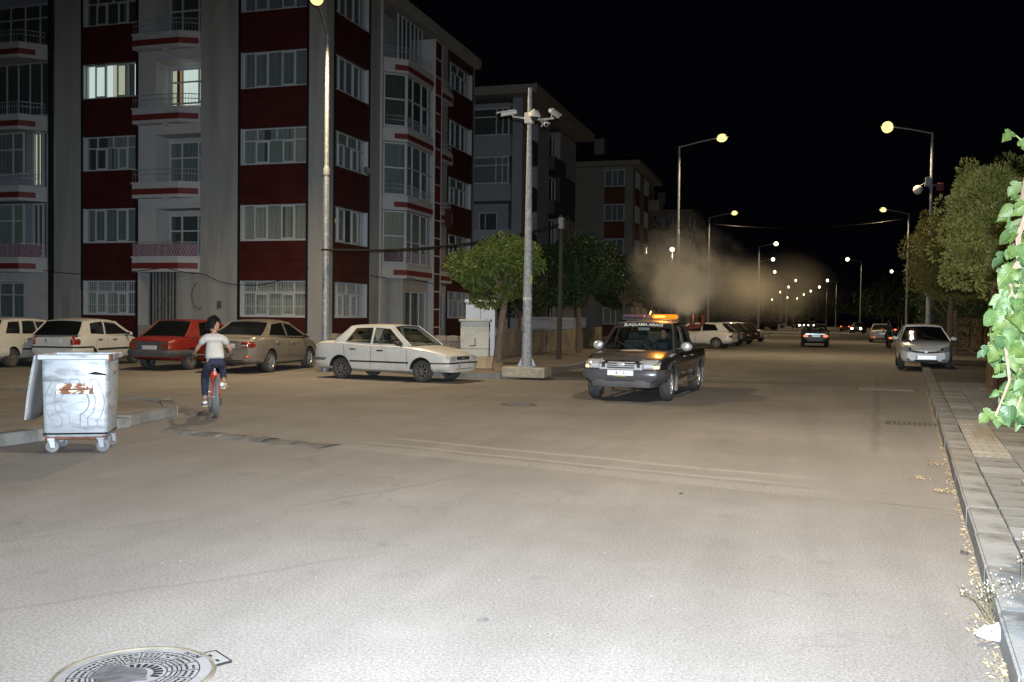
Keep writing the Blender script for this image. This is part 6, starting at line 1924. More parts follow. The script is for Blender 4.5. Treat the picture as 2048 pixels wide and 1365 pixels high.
for s_ in (1, -1):
    fr_.tube([(.42, s_ * .03, .29), (.15, s_ * .06, .30), (0, s_ * .065, WR)], .011, 6)
    fr_.tube([(.265, s_ * .02, .67), (.12, s_ * .05, .52), (0, s_ * .065, WR)], .011, 6)
fr_.build('frame', M_BRED, bk, True)
fk = MB()
for s_ in (1, -1):
    fk.tube([(.90, s_ * .05, .60), (.95, s_ * .055, .48), (1.02, s_ * .055, WR)], .014, 6)
fk.tube([(.90, -.05, .60), (.90, .05, .60)], .018, 6)
fk.build('fork', M_BPLAST, bk, True)
MB().tube([(.27, 0, .68), (.255, 0, .80)], .014, 7).build('seat_post', M_ALLOY, bk)
MB().ball((.22, 0, .815), 1, 14, 8, (.125, .085, .03)).build('saddle', M_BPLAST, bk, True)
MB().tube([(.86, 0, .80), (.85, 0, .93), (.88, .0, .95)], .014, 7).tube([(.80, .31, .955), (.84, .18, .96), (.88, .0, .95), (.84, -.18, .96), (.80, -.31, .955)], .012, 7).build('handlebar', M_BPLAST, bk, True)
for s_ in (1, -1):
    MB().tube([(.845, s_ * .2, .955), (.79, s_ * .33, .953)], .017, 7).build('grip', M_BPLAST, bk, True)
MB().lathe([(.085, -.004), (.09, 0), (.085, .004), (.05, 0)], 24, rotm(rx=R(90), loc=(.43, -.06, .29)), closed=True).build('chainring', M_ALLOYD, bk)
CA = R(-68)
for s_, a in ((1, CA), (-1, CA + math.pi)):
    px, pz = .43 + .16 * math.cos(a), .29 + .16 * math.sin(a)
    MB().tube([(.43, s_ * .075, .29), (px, s_ * .085, pz)], .013, 6).build('crank', M_ALLOYD, bk)
    pd = MB().box(px - .045, px + .045, min(s_ * .09, s_ * .18), max(s_ * .09, s_ * .18), pz - .012, pz + .012).build('pedal', M_BPLAST, bk)
    MB().box(px - .052, px - .046, min(s_ * .10, s_ * .17), max(s_ * .10, s_ * .17), pz - .010, pz + .012).build('pedal_reflector', pmat('amber_reflector', (.8, .4, .05), .3, emit=(1, .5, .08), estr=0), pd)
MB().lathe([(.05, -.012), (.055, 0), (.05, .012), (.02, .0)], 20, rotm(rx=R(90), loc=(0, -.05, WR)), closed=True).build('sprocket', M_CHROME, bk)
MB().tube([(0, -.075, WR - .03), (.02, -.08, WR - .14)], .016, 6).build('derailleur', M_CHROME, bk)
MB().tube([(.0, -.05, WR + .05), (.43, -.06, .38)], .006, 4).tube([(.02, -.07, WR - .15), (.43, -.06, .20)], .006, 4).build('chain', M_ALLOYD, bk)
MB().box(.20, .215, -.022, .022, .66, .72).build('rear_reflector', pmat('red_reflector', (.4, .02, .02), .3), bk)

boy = thing('person', 'boy in a white t-shirt and navy trousers riding the red bicycle', 'person', BL, BH)
pedL = (.43 + .16 * math.cos(CA), .135, .29 + .16 * math.sin(CA)); pedR = (.43 - .16 * math.cos(CA), -.135, .29 - .16 * math.sin(CA))
hip = (.24, 0, .87); kneeL = (.60, .13, .60); kneeR = (.64, -.14, .80)
ankL = (pedL[0] - .05, .135, pedL[2] + .10); ankR = (pedR[0] - .06, -.15, pedR[2] + .10)
sh = (.42, 0, 1.25)
bv = [hip, (.30, 0, 1.02), (.38, 0, 1.16), (.43, 0, 1.27), (.455, 0, 1.33), (.48, 0, 1.38),
      (.42, .145, 1.25), (.50, .26, 1.07), (.70, .285, .985), (.80, .285, .97),
      (.42, -.145, 1.25), (.50, -.26, 1.07), (.70, -.285, .985), (.80, -.285, .97),
      (.25, .08, .85), kneeL, ankL, (.25, -.08, .85), kneeR, ankR]
be = [(0, 1), (1, 2), (2, 3), (3, 4), (4, 5), (3, 6), (6, 7), (7, 8), (8, 9), (3, 10), (10, 11), (11, 12), (12, 13), (0, 14), (14, 15), (15, 16), (0, 17), (17, 18), (18, 19)]
br = [(.11, .09), (.105, .085), (.11, .09), (.085, .075), .045, .045, .048, .036, .028, .024, .048, .036, .028, .024, .075, .052, .033, .075, .052, .033]
skin_mesh('body', bv, be, br, M_SKIN, boy, 2)
# hands: palm and five curled fingers on the grips
for s_ in (1, -1):
    hv = [(.775, s_ * .285, .975), (.80, s_ * .285, .978)]; he = [(0, 1)]; hr = [.024, .026]
    for k in range(4):
        yy = s_ * (.262 + .017 * k)
        i = len(hv)
        hv += [(.815, yy, .984), (.835, yy, .968), (.832, yy, .945), (.815, yy, .935)]
        he += [(1, i), (i, i + 1), (i + 1, i + 2), (i + 2, i + 3)]; hr += [.010, .0095, .009, .008]
    i = len(hv); hv += [(.80, s_ * .255, .965), (.815, s_ * .245, .945), (.83, s_ * .245, .938)]
    he += [(0, i), (i, i + 1), (i + 1, i + 2)]; hr += [.011, .0095, .0085]
    skin_mesh('hand', hv, he, hr, M_SKIN, boy, 1)
M_TEE = pmat('off_white_tshirt', (.45, .43, .39), .9, var=.08, vscale=6, bump=.9, bscale=9)
skin_mesh('t_shirt', [(.22, 0, .89), (.26, 0, .98), (.32, 0, 1.08), (.38, 0, 1.18), (.42, 0, 1.265), (.445, 0, 1.30), (.41, .16, 1.245), (.455, .225, 1.14), (.41, -.16, 1.245), (.455, -.225, 1.14)],
          [(0, 1), (1, 2), (2, 3), (3, 4), (4, 5), (4, 6), (6, 7), (4, 8), (8, 9)], [(.165, .125), (.16, .125), (.155, .12), (.15, .115), (.10, .085), .06, .075, .062, .075, .062], M_TEE, boy, 2)
M_NVT = pmat('navy_trousers', (.016, .021, .042), .85, var=.2, vscale=10, bump=.3, bscale=20)
def lerp3(a, b_, t): return tuple(a[i] + (b_[i] - a[i]) * t for i in range(3))
skin_mesh('trousers', [(.22, 0, .86), (.24, .085, .84), lerp3((.25, .08, .85), kneeL, .6), kneeL, lerp3(kneeL, ankL, .5), lerp3(kneeL, ankL, .86), (.24, -.085, .84), lerp3((.25, -.08, .85), kneeR, .6), kneeR, lerp3(kneeR, ankR, .5), lerp3(kneeR, ankR, .86), (.25, 0, .95)],
          [(0, 1), (1, 2), (2, 3), (3, 4), (4, 5), (0, 6), (6, 7), (7, 8), (8, 9), (9, 10), (0, 11)], [(.15, .12), .098, .08, .070, .058, .05, .098, .08, .070, .058, .05, (.13, .11)], M_NVT, boy, 2)
M_SHOE = pmat('white_trainers', (.62, .60, .57), .6, var=.1, vscale=14)
for (pd_, an, tw) in ((pedL, ankL, .0), (pedR, ankR, -.5)):
    f0 = Vector((pd_[0], pd_[1], pd_[2] + .035))
    d = Vector((math.cos(tw), math.sin(tw), 0))
    shp = [tuple(Vector(an) - Vector((0, 0, .015))), tuple(f0 - d * .075 + Vector((0, 0, .02))), tuple(f0 + d * .02 + Vector((0, 0, .012))), tuple(f0 + d * .12)]
    skin_mesh('shoe', shp, [(0, 1), (1, 2), (2, 3)], [.042, (.045, .04), (.045, .035), (.04, .026)], M_SHOE, boy, 2)
    MB().box(-.115, .165, -.046, .046, -.034, -.018, Matrix.Translation(f0) @ rotm(rz=tw)).build('shoe_sole', pmat('shoe_sole', (.35, .34, .32), .8), boy, bevel=.01)
# head turned to the right
HR = rotm(rz=R(-66), loc=(.50, 0, 1.455))
hm = MB(HR)
P = []
for i in range(15):
    a = math.pi * i / 14
    row = []
    for j in range(20):
        b_ = 2 * math.pi * j / 20
        x = .092 * math.sin(a) * math.cos(b_); y = .076 * math.sin(a) * math.sin(b_); z = -.115 * math.cos(a)
        if z < -.02: x *= 1 + .10 * math.cos(b_) * (-z / .115); y *= 1 - .22 * (-z / .115)
        row.append((x, y, z))
    P.append(row)
hm.grid(P, closeu=True)
hm.add([(.085, 0, .012), (.088, .012, -.028), (.088, -.012, -.028), (.112, 0, -.026)], [(0, 1, 3), (0, 3, 2), (1, 2, 3)])
for s_ in (1, -1):
    hm.ball((-.008, s_ * .078, -.012), .022, 8, 6, (.8, .35, 1.25))
head = hm.build('head', M_SKIN, boy, 'all')
fm = MB(HR)
for s_ in (1, -1):
    fm.ball((.081, s_ * .03, .008), .010, 8, 6)
    fm.box(.083, .089, s_ * .03 - .016, s_ * .03 + .016, .026, .031)
fm.box(.088, .093, -.02, .02, -.058, -.053)
fm.build('face_features', pmat('face_dark', (.03, .018, .015), .5), head)
hr_ = MB(HR)
P = []
for i in range(12):
    a = math.pi * (.0 + .64 * i / 11)
    row = []
    for j in range(26):
        b_ = 2 * math.pi * j / 26
        cb_ = math.cos(b_); lim = .58 if cb_ > .1 else (1.08 if cb_ < -.45 else .58 + .5 * (.1 - cb_) / .55)
        aa = a * lim
        k = 1.10 + .04 * math.sin(j * 2.7 + i) + .06 * random.random()
        row.append((-.006 + .092 * k * math.sin(aa) * math.cos(b_), .076 * k * math.sin(aa) * math.sin(b_), .012 + .112 * k * math.cos(aa)))
    P.append(row)
hr_.grid(P, closeu=True).build('hair', M_HAIR, boy, 'all')
hp_ = np.array([q for row in P[1:] for q in row]); hp_ = hp_[rng.integers(0, len(hp_), 1500)] + rng.normal(size=(1500, 3)) * .006
hd2 = hp_ / np.linalg.norm(hp_, axis=1)[:, None]; hd2[:, 2] -= .9
hl = link('hair_strands', leaf_mesh('hair_strands', hp_, hd2, .034, M_HAIR, .5, .14), boy); hl.matrix_local = HR; tag(hl, kind='stuff')

# ------------------------------------------------------------------ motor scooter rider on the right
mo = thing('motor_scooter', 'small dark motor scooter with a red tail lamp beside the far white saloon', 'scooter', (5.25, 63.6, 0), R(92))
for x in (-.6, .6):
    MB().lathe([(.18, -.05), (.25, -.06), (.28, 0), (.25, .06), (.18, .05)], 20, rotm(rx=R(90), loc=(x, 0, .28)), closed=True).build('wheel', M_TYRE, mo, True)
MB().tube([(-.75, 0, .62), (-.4, 0, .6), (-.1, 0, .4), (.25, 0, .38), (.45, 0, .75), (.42, 0, .98)], [.13, .17, .13, .12, .11, .05], 9).build('fairing', M_BPLAST, mo, True)
MB().ball((-.3, 0, .76), 1, 12, 6, (.38, .15, .07)).build('seat', M_BPLAST, mo, True)
MB().tube([(.4, .32, 1.0), (.44, 0, .98), (.4, -.32, 1.0)], .02, 6).build('handlebar', M_BPLAST, mo)
MB().box(-.92, -.88, -.08, .08, .58, .68).build('tail_lamp', M_TAILON, mo)
rd_ = thing('person', 'scooter rider in dark clothes and helmet on the far right', 'person', (5.25, 63.6, 0), R(92))
skin_mesh('body', [(-.25, 0, .85), (-.2, 0, 1.1), (-.12, 0, 1.32), (-.1, 0, 1.42), (-.1, .19, 1.3), (.1, .28, 1.1), (.36, .28, 1.03), (-.1, -.19, 1.3), (.1, -.28, 1.1), (.36, -.28, 1.03), (.12, .16, .82), (.1, .16, .45), (.12, -.16, .82), (.1, -.16, .45)], [(0, 1), (1, 2), (2, 3), (2, 4), (4, 5), (5, 6), (2, 7), (7, 8), (8, 9), (0, 10), (10, 11), (0, 12), (12, 13)], [(.16, .13), (.16, .13), (.14, .11), .055, .07, .05, .04, .07, .05, .04, .08, .055, .08, .055], M_NAVY, rd_, 1)
MB().ball((-.08, 0, 1.56), .14, 14, 10).build('helmet', M_BPLAST, rd_, True)
MB().box(.03, .07, -.09, .09, 1.52, 1.6).build('visor', M_TINT, rd_)

# ------------------------------------------------------------------ trees
def clump_crown(centres, radii, n, shell=.55):
    """points spread through overlapping clumps, denser near each clump's skin"""
    centres = np.array(centres, float); radii = np.array(radii, float)
    w = radii[:, 0] * radii[:, 1] if radii.ndim > 1 else radii ** 2
    idx = rng.choice(len(centres), n, p=w / w.sum())
    d = rng.normal(size=(n, 3)); d /= np.linalg.norm(d, axis=1)[:, None]
    rr = rng.uniform(shell, 1.0, n)[:, None] ** .7
    rad = radii[idx] if radii.ndim > 1 else np.repeat(radii[idx][:, None], 3, 1)
    return centres[idx] + d * rr * rad, d

def limbs(mb, base, tips, r0_, wob=.06):
    base = Vector(base)
    for t in tips:
        t = Vector(t); mid = base.lerp(t, .5) + Vector((random.uniform(-wob, wob), random.uniform(-wob, wob), wob))
        mb.tube([base, mid, t], [r0_, r0_ * .65, r0_ * .25], 6)

M_BARK = pmat('rough_bark', (.17, .12, .085), .95, var=.3, vscale=6, stretch=(6, 6, 1), bump=.7, bscale=25)
F_ACAC = foliage('acacia_leaf', (.055, .095, .018), (.115, .15, .025), .3)
F_DARK = foliage('dark_street_leaf', (.018, .040, .013), (.036, .066, .016), .2)
F_TOPI = foliage('clipped_conifer_spray', (.15, .185, .045), (.30, .285, .08), .15, scale=2.2)
F_TOPI2 = foliage('clipped_conifer_spray_far', (.12, .13, .03), (.24, .21, .05), .15, scale=2.2)

def umbrella_tree(label, loc, h, rw, trunk_h, fol, n, lean=0.0, size=.09, seed=1, cat='tree', flat=.8):
    rs_ = random.Random(seed)
    o = thing('street_tree', label, cat, loc)
    top = Vector((lean, 0, trunk_h))
    t = MB().tube([(0, 0, -.02), (lean * .2, .02, trunk_h * .35), (lean * .65, -.02, trunk_h * .75), top, top + Vector((0, 0, (h - trunk_h) * .5))], [.15, .115, .10, .085, .03], 9)
    cs, rs = [], []
    zc_ = trunk_h + (h - trunk_h) * .5
    for k in range(17):
        a = rs_.uniform(0, 6.28); q = rs_.uniform(.25, .85) ** .8
        x, y = lean + rw * q * math.cos(a), rw * q * math.sin(a)
        z = trunk_h + (h - trunk_h) * rs_.uniform(.08, .78) - .22 * (q ** 2) * (h - trunk_h) * flat * .4
        r_ = rw * rs_.uniform(.28, .46)
        cs.append((x, y, z)); rs.append((r_, r_, r_ * .62))
    cs.append((lean, 0, zc_ + .1)); rs.append((rw * .7, rw * .7, (h - trunk_h) * .42))
    limbs(t, top, [c for c in cs[:11]], .06)
    t.build('trunk', M_BARK, o, True)
    p, d = clump_crown(cs, rs, n)
    link('crown', leaf_mesh('crown', p, d * .5 + np.array((0, 0, -.25)), size, fol), o)
    return o
umbrella_tree('leafy green street tree with leaning trunk beside the camera pole', (-8.25, 25.7, .13), 4.0, 1.38, 1.95, F_ACAC, 15000, .22, .10, 3)
umbrella_tree('large dark street tree behind the wooden utility pole', (-9.2, 40.4, .13), 5.4, 1.95, 2.3, F_DARK, 14000, -.1, .13, 5)
umbrella_tree('dark street tree left of the smoke, second behind the pole', (-8.6, 47.5, .13), 4.9, 1.8, 2.2, F_DARK, 10000, .05, .14, 6)
umbrella_tree('dim street tree in front of the orange panelled block', (-9.5, 56.5, .13), 5.0, 2.0, 2.2, F_DARK, 6000, 0, .13, 7)
umbrella_tree('shaded tree growing behind the retaining wall', (-13.4, 45.5, .13), 4.3, 1.7, 1.6, F_DARK, 5000, 0, .13, 8)
for i, (x, y, h, rw) in enumerate(((11.5, 95, 7, 3.2), (10.8, 118, 7.5, 3.4), (11.5, 150, 8, 4), (10.5, 190, 8, 4.5), (5.5, 235, 8, 4.5), (-2, 262, 8, 5), (-11.5, 135, 6.5, 3.5), (-12.5, 160, 7, 4), (-10.5, 205, 7.5, 4.2))):
    umbrella_tree(['dark tree right of the far road behind the white saloon', 'dark tree on the right past the far lamp', 'rounded dark tree on the right by the distant cars', 'distant right tree nearest the junction', 'faint tree behind the junction lights', 'farthest tree closing the end of the road', 'dark tree on the left in the smoke', 'second dark tree on the left in the smoke', 'farthest left tree by the excavator'][i], (x, y, 0), h, rw, h * .3, F_DARK, 2600, 0, .3, 20 + i)

def clipped_tree(label, loc, cz, rx, rz, fol, n, size, seed):
    """mushroom-clipped conifer: bulging uneven crown of upright sprays"""
    o = thing('clipped_tree', label, 'tree', loc)
    rs_ = random.Random(seed)
    t = MB().tube([(0, 0, 0), (.05, .03, cz * .4), (0, 0, cz)], [.14, .11, .07], 8)
    cs, rs = [], []
    for k in range(30):
        a = rs_.uniform(0, 6.28); u = rs_.uniform(-1, 1)
        k_ = math.sqrt(max(0, 1 - abs(u) ** 3))
        cs.append((rx * .62 * k_ * math.cos(a), rx * .62 * k_ * math.sin(a), cz + rz * .68 * u)); r_ = rx * rs_.uniform(.32, .5); rs.append((r_, r_, r_ * .95))
    for k in range(70):
        a = rs_.uniform(0, 6.28); u = rs_.uniform(-1, 1); k_ = math.sqrt(max(0, 1 - abs(u) ** 3)); q = rs_.uniform(.88, 1.08)
        cs.append((rx * q * k_ * math.cos(a), rx * q * k_ * math.sin(a), cz + rz * .98 * u)); r_ = rx * rs_.uniform(.10, .2); rs.append((r_, r_, r_ * 1.2))
    cs.append((0, 0, cz)); rs.append((rx * .8, rx * .8, rz * .8))
    limbs(t, (0, 0, cz - rz * .6), cs[:8], .05)
    t.build('trunk', M_BARK, o, True)
    p, d = clump_crown(cs, rs, n, .72)
    link('crown', leaf_mesh('crown', p, d * 1.1 + np.array((0, 0, .35)), size, fol, .55, .34), o)
    return o
clipped_tree('large clipped conifer tree behind the hanging leaves on the right', (4.2, 24.0, .13), 3.65, 1.22, 1.5, F_TOPI, 42000, .085, 4)
clipped_tree('smaller clipped conifer tree in front of the right lamp post', (5.75, 42.0, .13), 4.15, 1.65, 1.75, F_TOPI2, 26000, .12, 9)
clipped_tree('dark round clipped shrub tree under the right lamp post', (6.9, 48.5, .13), 2.1, 1.9, 1.7, F_DARK, 9000, .11, 12)

# ------------------------------------------------------------------ mulberry boughs hanging in from the right
def leaf_shape(seed):
    rs_ = random.Random(seed)
    lob = rs_.choice((0, 1, 1, 2))
    out = [(0, 0), (.16, -.05), (.34, .06), (.44, .24)]
    if lob: out += [(.33, .34), (.20, .36), (.34, .52), (.30, .68)]
    else: out += [(.43, .42), (.36, .60)]
    out += [(.17, .84), (0, 1.05)]
    left = [(-x * (rs_.uniform(.85, 1.1)), y + rs_.uniform(-.03, .03)) for x, y in out[1:-1]][::-1]
    if lob == 2: left = [(-.16, .84), (-.36, .60), (-.43, .42), (-.44, .24), (-.34, .06), (-.16, -.05)]
    loop_ = out + left
    fold = rs_.uniform(.12, .4); curl = rs_.uniform(-.25, .35)
    def z3(x, y): return abs(x) * fold - curl * y * y * .6 + .03 * math.sin(9 * y + 3 * x)
    m = MB()
    mid = [(0, y) for y in (0, .2, .42, .65, .85, 1.05)]
    v = [(x, y, z3(x, y)) for x, y in loop_] + [(x, y, z3(0, y) - .02) for x, y in mid[1:-1]]
    n_out = len(out); n = len(loop_); k = len(loop_)
    right_i = list(range(0, n_out)); left_i = [0] + list(range(n - 1, n_out - 2, -1))
    midi = [0] + [k + i for i in range(4)] + [n_out - 1]
    f = []
    def zip_(side, flip):
        i = j = 0
        while i < len(side) - 1 or j < len(midi) - 1:
            yi = loop_[side[min(i + 1, len(side) - 1)]][1]; yj = mid[min(j + 1, len(midi) - 1)][1]
            if (yi <= yj and i < len(side) - 1) or j == len(midi) - 1:
                t = (side[i], side[i + 1], midi[j]); i += 1
            else:
                t = (side[i], midi[j + 1], midi[j]); j += 1
            if len(set(t)) == 3: f.append(t if not flip else t[::-1])
    zip_(right_i, False); zip_(left_i, True)
    m.add(v, f)
    return m
M_LEAF = []
def leaf_material(name, c1, c2):
    m = bpy.data.materials.new(name)
    t, n, l = nt(m)
    b = n['Principled BSDF']; b.inputs['Roughness'].default_value = .55
    tc = n.new('ShaderNodeTexCoord'); sx_ = n.new('ShaderNodeSeparateXYZ'); l.new(tc.outputs['Object'], sx_.inputs[0])
    ab = n.new('ShaderNodeMath'); ab.operation = 'ABSOLUTE'; l.new(sx_.outputs[0], ab.inputs[0])
    # veins: pale midrib and side veins running forward
    mid = n.new('ShaderNodeMapRange'); mid.inputs['From Min'].default_value = .008; mid.inputs['From Max'].default_value = .03; mid.inputs['To Min'].default_value = 1; mid.inputs['To Max'].default_value = 0
    l.new(ab.outputs[0], mid.inputs[0])
    ml = n.new('ShaderNodeMath'); ml.operation = 'MULTIPLY_ADD'; l.new(ab.outputs[0], ml.inputs[0]); ml.inputs[1].default_value = -.75; l.new(sx_.outputs[1], ml.inputs[2])
    sn = n.new('ShaderNodeMath'); sn.operation = 'SINE'; m2 = n.new('ShaderNodeMath'); m2.operation = 'MULTIPLY'; m2.inputs[1].default_value = 38
    l.new(ml.outputs[0], m2.inputs[0]); l.new(m2.outputs[0], sn.inputs[0])
    sv = n.new('ShaderNodeMapRange'); sv.inputs['From Min'].default_value = .9; sv.inputs['From Max'].default_value = 1.0; sv.inputs['To Max'].default_value = .5
    l.new(sn.outputs[0], sv.inputs[0])
    mx0 = n.new('ShaderNodeMath'); mx0.operation = 'MAXIMUM'; l.new(mid.outputs[0], mx0.inputs[0]); l.new(sv.outputs[0], mx0.inputs[1])
    nz = n.new('ShaderNodeTexNoise'); nz.inputs['Scale'].default_value = 3; nz.inputs['Detail'].default_value = 5; l.new(tc.outputs['Object'], nz.inputs[0])
    mr = n.new('ShaderNodeMapRange'); mr.inputs['From Min'].default_value = .35; mr.inputs['From Max'].default_value = .65; l.new(nz.outputs[0], mr.inputs[0])
    ca = n.new('ShaderNodeMix'); ca.data_type = 'RGBA'; ca.inputs[6].default_value = (*c1, 1); ca.inputs[7].default_value = (*c2, 1); l.new(mr.outputs[0], ca.inputs[0])
    cb_ = n.new('ShaderNodeMix'); cb_.data_type = 'RGBA'; l.new(mx0.outputs[0], cb_.inputs[0]); l.new(ca.outputs[2], cb_.inputs[6]); cb_.inputs[7].default_value = (c2[0] * 1.5, c2[1] * 1.3, c2[2] * 1.4, 1)
    l.new(cb_.outputs[2], b.inputs['Base Color'])
    tl = n.new('ShaderNodeBsdfTranslucent'); l.new(cb_.outputs[2], tl.inputs[0])
    ms = n.new('ShaderNodeMixShader'); ms.inputs[0].default_value = .22; l.new(b.outputs[0], ms.inputs[1]); l.new(tl.outputs[0], ms.inputs[2])
    l.new(ms.outputs[0], n['Material Output'].inputs[0])
    bp = n.new('ShaderNodeBump'); bp.inputs['Strength'].default_value = .4; bp.inputs['Distance'].default_value = .02; l.new(mx0.outputs[0], bp.inputs['Height']); l.new(bp.outputs[0], b.inputs['Normal'])
    return m
LEAFM = [leaf_material('mulberry_leaf_pale', (.044, .078, .014), (.068, .105, .022)), leaf_material('mulberry_leaf_green', (.04, .08, .02), (.06, .105, .03)), leaf_material('mulberry_leaf_dark', (.02, .05, .013), (.032, .07, .02))]
LEAVES = [leaf_shape(s_).mesh('leaf', LEAFM[(0, 0, 1, 0, 1, 2)[s_ % 6]], 'all') for s_ in range(12)]
mu = thing('mulberry_tree', 'mulberry tree with big lobed leaves hanging in at the right edge', 'tree', (3.35, 7.6, .13))
mo_ = Vector((3.35, 7.6, .13))
def loc_of(px, py, pz): return Vector((px, py, pz)) - mo_
tr_ = MB().tube([(0, 0, 0), (.05, 0, .9), (-.05, -.05, 1.8), (-.1, -.1, 2.7), (-.2, -.2, 3.4)], [.16, .13, .11, .09, .05], 9)
branches = []
random.seed(21)
def bough(pts):
    pts = [loc_of(*p) for p in pts]
    tr_.tube(pts, [.018 * (1 - i / len(pts)) + .004 for i in range(len(pts))], 6)
    branches.append(pts)
# hanging boughs: start at the crown out of frame, arch over and trail down
vine = []
for k in range(22):
    yy = random.uniform(5.9, 7.0); kk = yy / 6.2
    xt = random.uniform(1.19, 1.42)
    vine.append((xt * kk, yy, random.uniform(2.0, 2.58) if k % 3 else random.uniform(1.7, 2.1), random.uniform(1.10, 1.5) if xt < 1.3 else random.uniform(1.05, 1.3), -random.uniform(.02, .17)))
for (x0, y0, zt2, zb2, xo) in vine:
    P = [(3.1, 7.3, 3.0), ((3.1 + x0) / 2, (7.3 + y0) / 2, zt2 + .35), (x0, y0, zt2)]
    for k in range(1, 7):
        t = k / 6
        P.append((x0 + xo * t ** .8 + random.uniform(-.03, .03), y0 + random.uniform(-.05, .05), zt2 + (zb2 - zt2) * t))
    bough(P)
tr_.build('trunk', M_BARK, mu, True)
cam_l = Vector((0, 0, CAM_H)) - mo_
pst = MB()
nleaf = 0
for pts in branches:
    for i in range(2, len(pts) - 1):
        a, b_ = pts[i], pts[i + 1]
        for k in range(6):
            t = random.random()
            p = a.lerp(b_, t)
            out_ = Vector((random.uniform(-1, .8), random.uniform(-1, .5), random.uniform(-.7, .25)))
            out_.normalize()
            st_ = p + out_ * random.uniform(.02, .06)
            pst.tube([p, st_], .0025, 4)
            # leaf axis droops, face tends toward the open side
            ax = (out_ * .6 + Vector((0, 0, -.85)) + Vector((random.uniform(-.5, .5), random.uniform(-.4, .4), random.uniform(-.2, .3)))).normalized()
            toc = (cam_l - st_).normalized() + Vector((random.uniform(-.7, .7), random.uniform(-.7, .7), random.uniform(-.2, .9)))
            zz = (toc - ax * toc.dot(ax)).normalized()
            xx = ax.cross(zz)
            s_ = random.uniform(.052, .118)
            M = Matrix((( xx.x, ax.x, zz.x), (xx.y, ax.y, zz.y), (xx.z, ax.z, zz.z)))
            o = link('leaf', random.choice(LEAVES), mu, st_, M.to_euler(), (s_ * random.uniform(.72, 1.12), s_, s_ * random.uniform(.6, 1.8)))
            nleaf += 1
tag(pst.build('leaf_stalks', pmat('leaf_stalk', (.14, .19, .06), .6), mu), kind='stuff')
# one sprig reaching up
tp = [loc_of(1.45, 6.3, 2.55), loc_of(1.30, 6.25, 2.68), loc_of(1.21, 6.2, 2.72), loc_of(1.16, 6.2, 2.77)]
MB().tube(tp, [.008, .006, .004, .002], 5).build('sprig', pmat('leaf_stalk', (.14, .19, .06)), mu)
for p, sgn in ((tp[3], 1), (tp[2], -1), (tp[1], 1), (tp[1], -1), (tp[0], 1)):
    ax = Vector((random.uniform(-.6, -.1) * sgn, -.2, random.uniform(-.9, .2))).normalized(); toc = (cam_l - p).normalized() + Vector((.2, 0, .3))
    zz = (toc - ax * toc.dot(ax)).normalized(); xx = ax.cross(zz)
    link('leaf', LEAVES[3], mu, p, Matrix(((xx.x, ax.x, zz.x), (xx.y, ax.y, zz.y), (xx.z, ax.z, zz.z))).to_euler(), .085)

# ------------------------------------------------------------------ dry weeds in the kerb gap and round the tree foot
M_TWIG = pmat('dry_twig', (.09, .075, .045), .9, var=.3, vscale=20)
M_BUD = pmat('weed_bud', (.26, .25, .21), .8, var=.3, vscale=20)
def weed(label, loc, n, h, spread, seed, buds=True, mat=M_TWIG):
    rs_ = random.Random(seed)
    o = thing('dry_weed', label, 'weed', loc)
    s_ = MB(); b_ = MB()
    for i in range(n):
        a = rs_.uniform(0, 6.28); l_ = h * rs_.uniform(.5, 1.1); sp_ = spread * rs_.uniform(.2, 1)
        p0 = Vector((rs_.uniform(-.08, .08), rs_.uniform(-.1, .1), 0)); d = Vector((math.cos(a) * sp_, math.sin(a) * sp_, l_))
        p1 = p0 + d * .5 + Vector((0, 0, .04)); p2 = p0 + d
        s_.tube([p0, p1, p2], [.0035, .0028, .0015], 4)
        for k in range(3):
            t = rs_.uniform(.4, 1); q0 = p1.lerp(p2, t); q1 = q0 + Vector((rs_.uniform(-.05, .05), rs_.uniform(-.05, .05), rs_.uniform(.01, .06)))
            s_.tube([q0, q1], .0016, 3)
            if buds and rs_.random() < .6: b_.ball(q1, .0055, 5, 4)
        if buds: b_.ball(p2, .006, 5, 4)
    s_.build('stems', mat, o)
    if buds: tag(b_.build('buds', M_BUD, o), kind='stuff')
    tag(o.children[0], kind='stuff')
weed('spiky dry weed growing from the gap in the right kerb', (1.10, 5.78, 0), 36, .2, .19, 3)
weed('thin dry weed standing on the kerb beside the spiky one', (1.28, 6.05, .13), 8, .3, .07, 4)
weed('tuft of dry straw grass at the foot of the leaning tree', (-8.1, 25.35, .13), 60, .22, .22, 5, False, pmat('straw', (.36, .27, .14), .9))
weed('dry brown bush growing behind the retaining wall', (-10.9, 33.2, 1.0), 60, .8, .7, 6, False)
umb = None

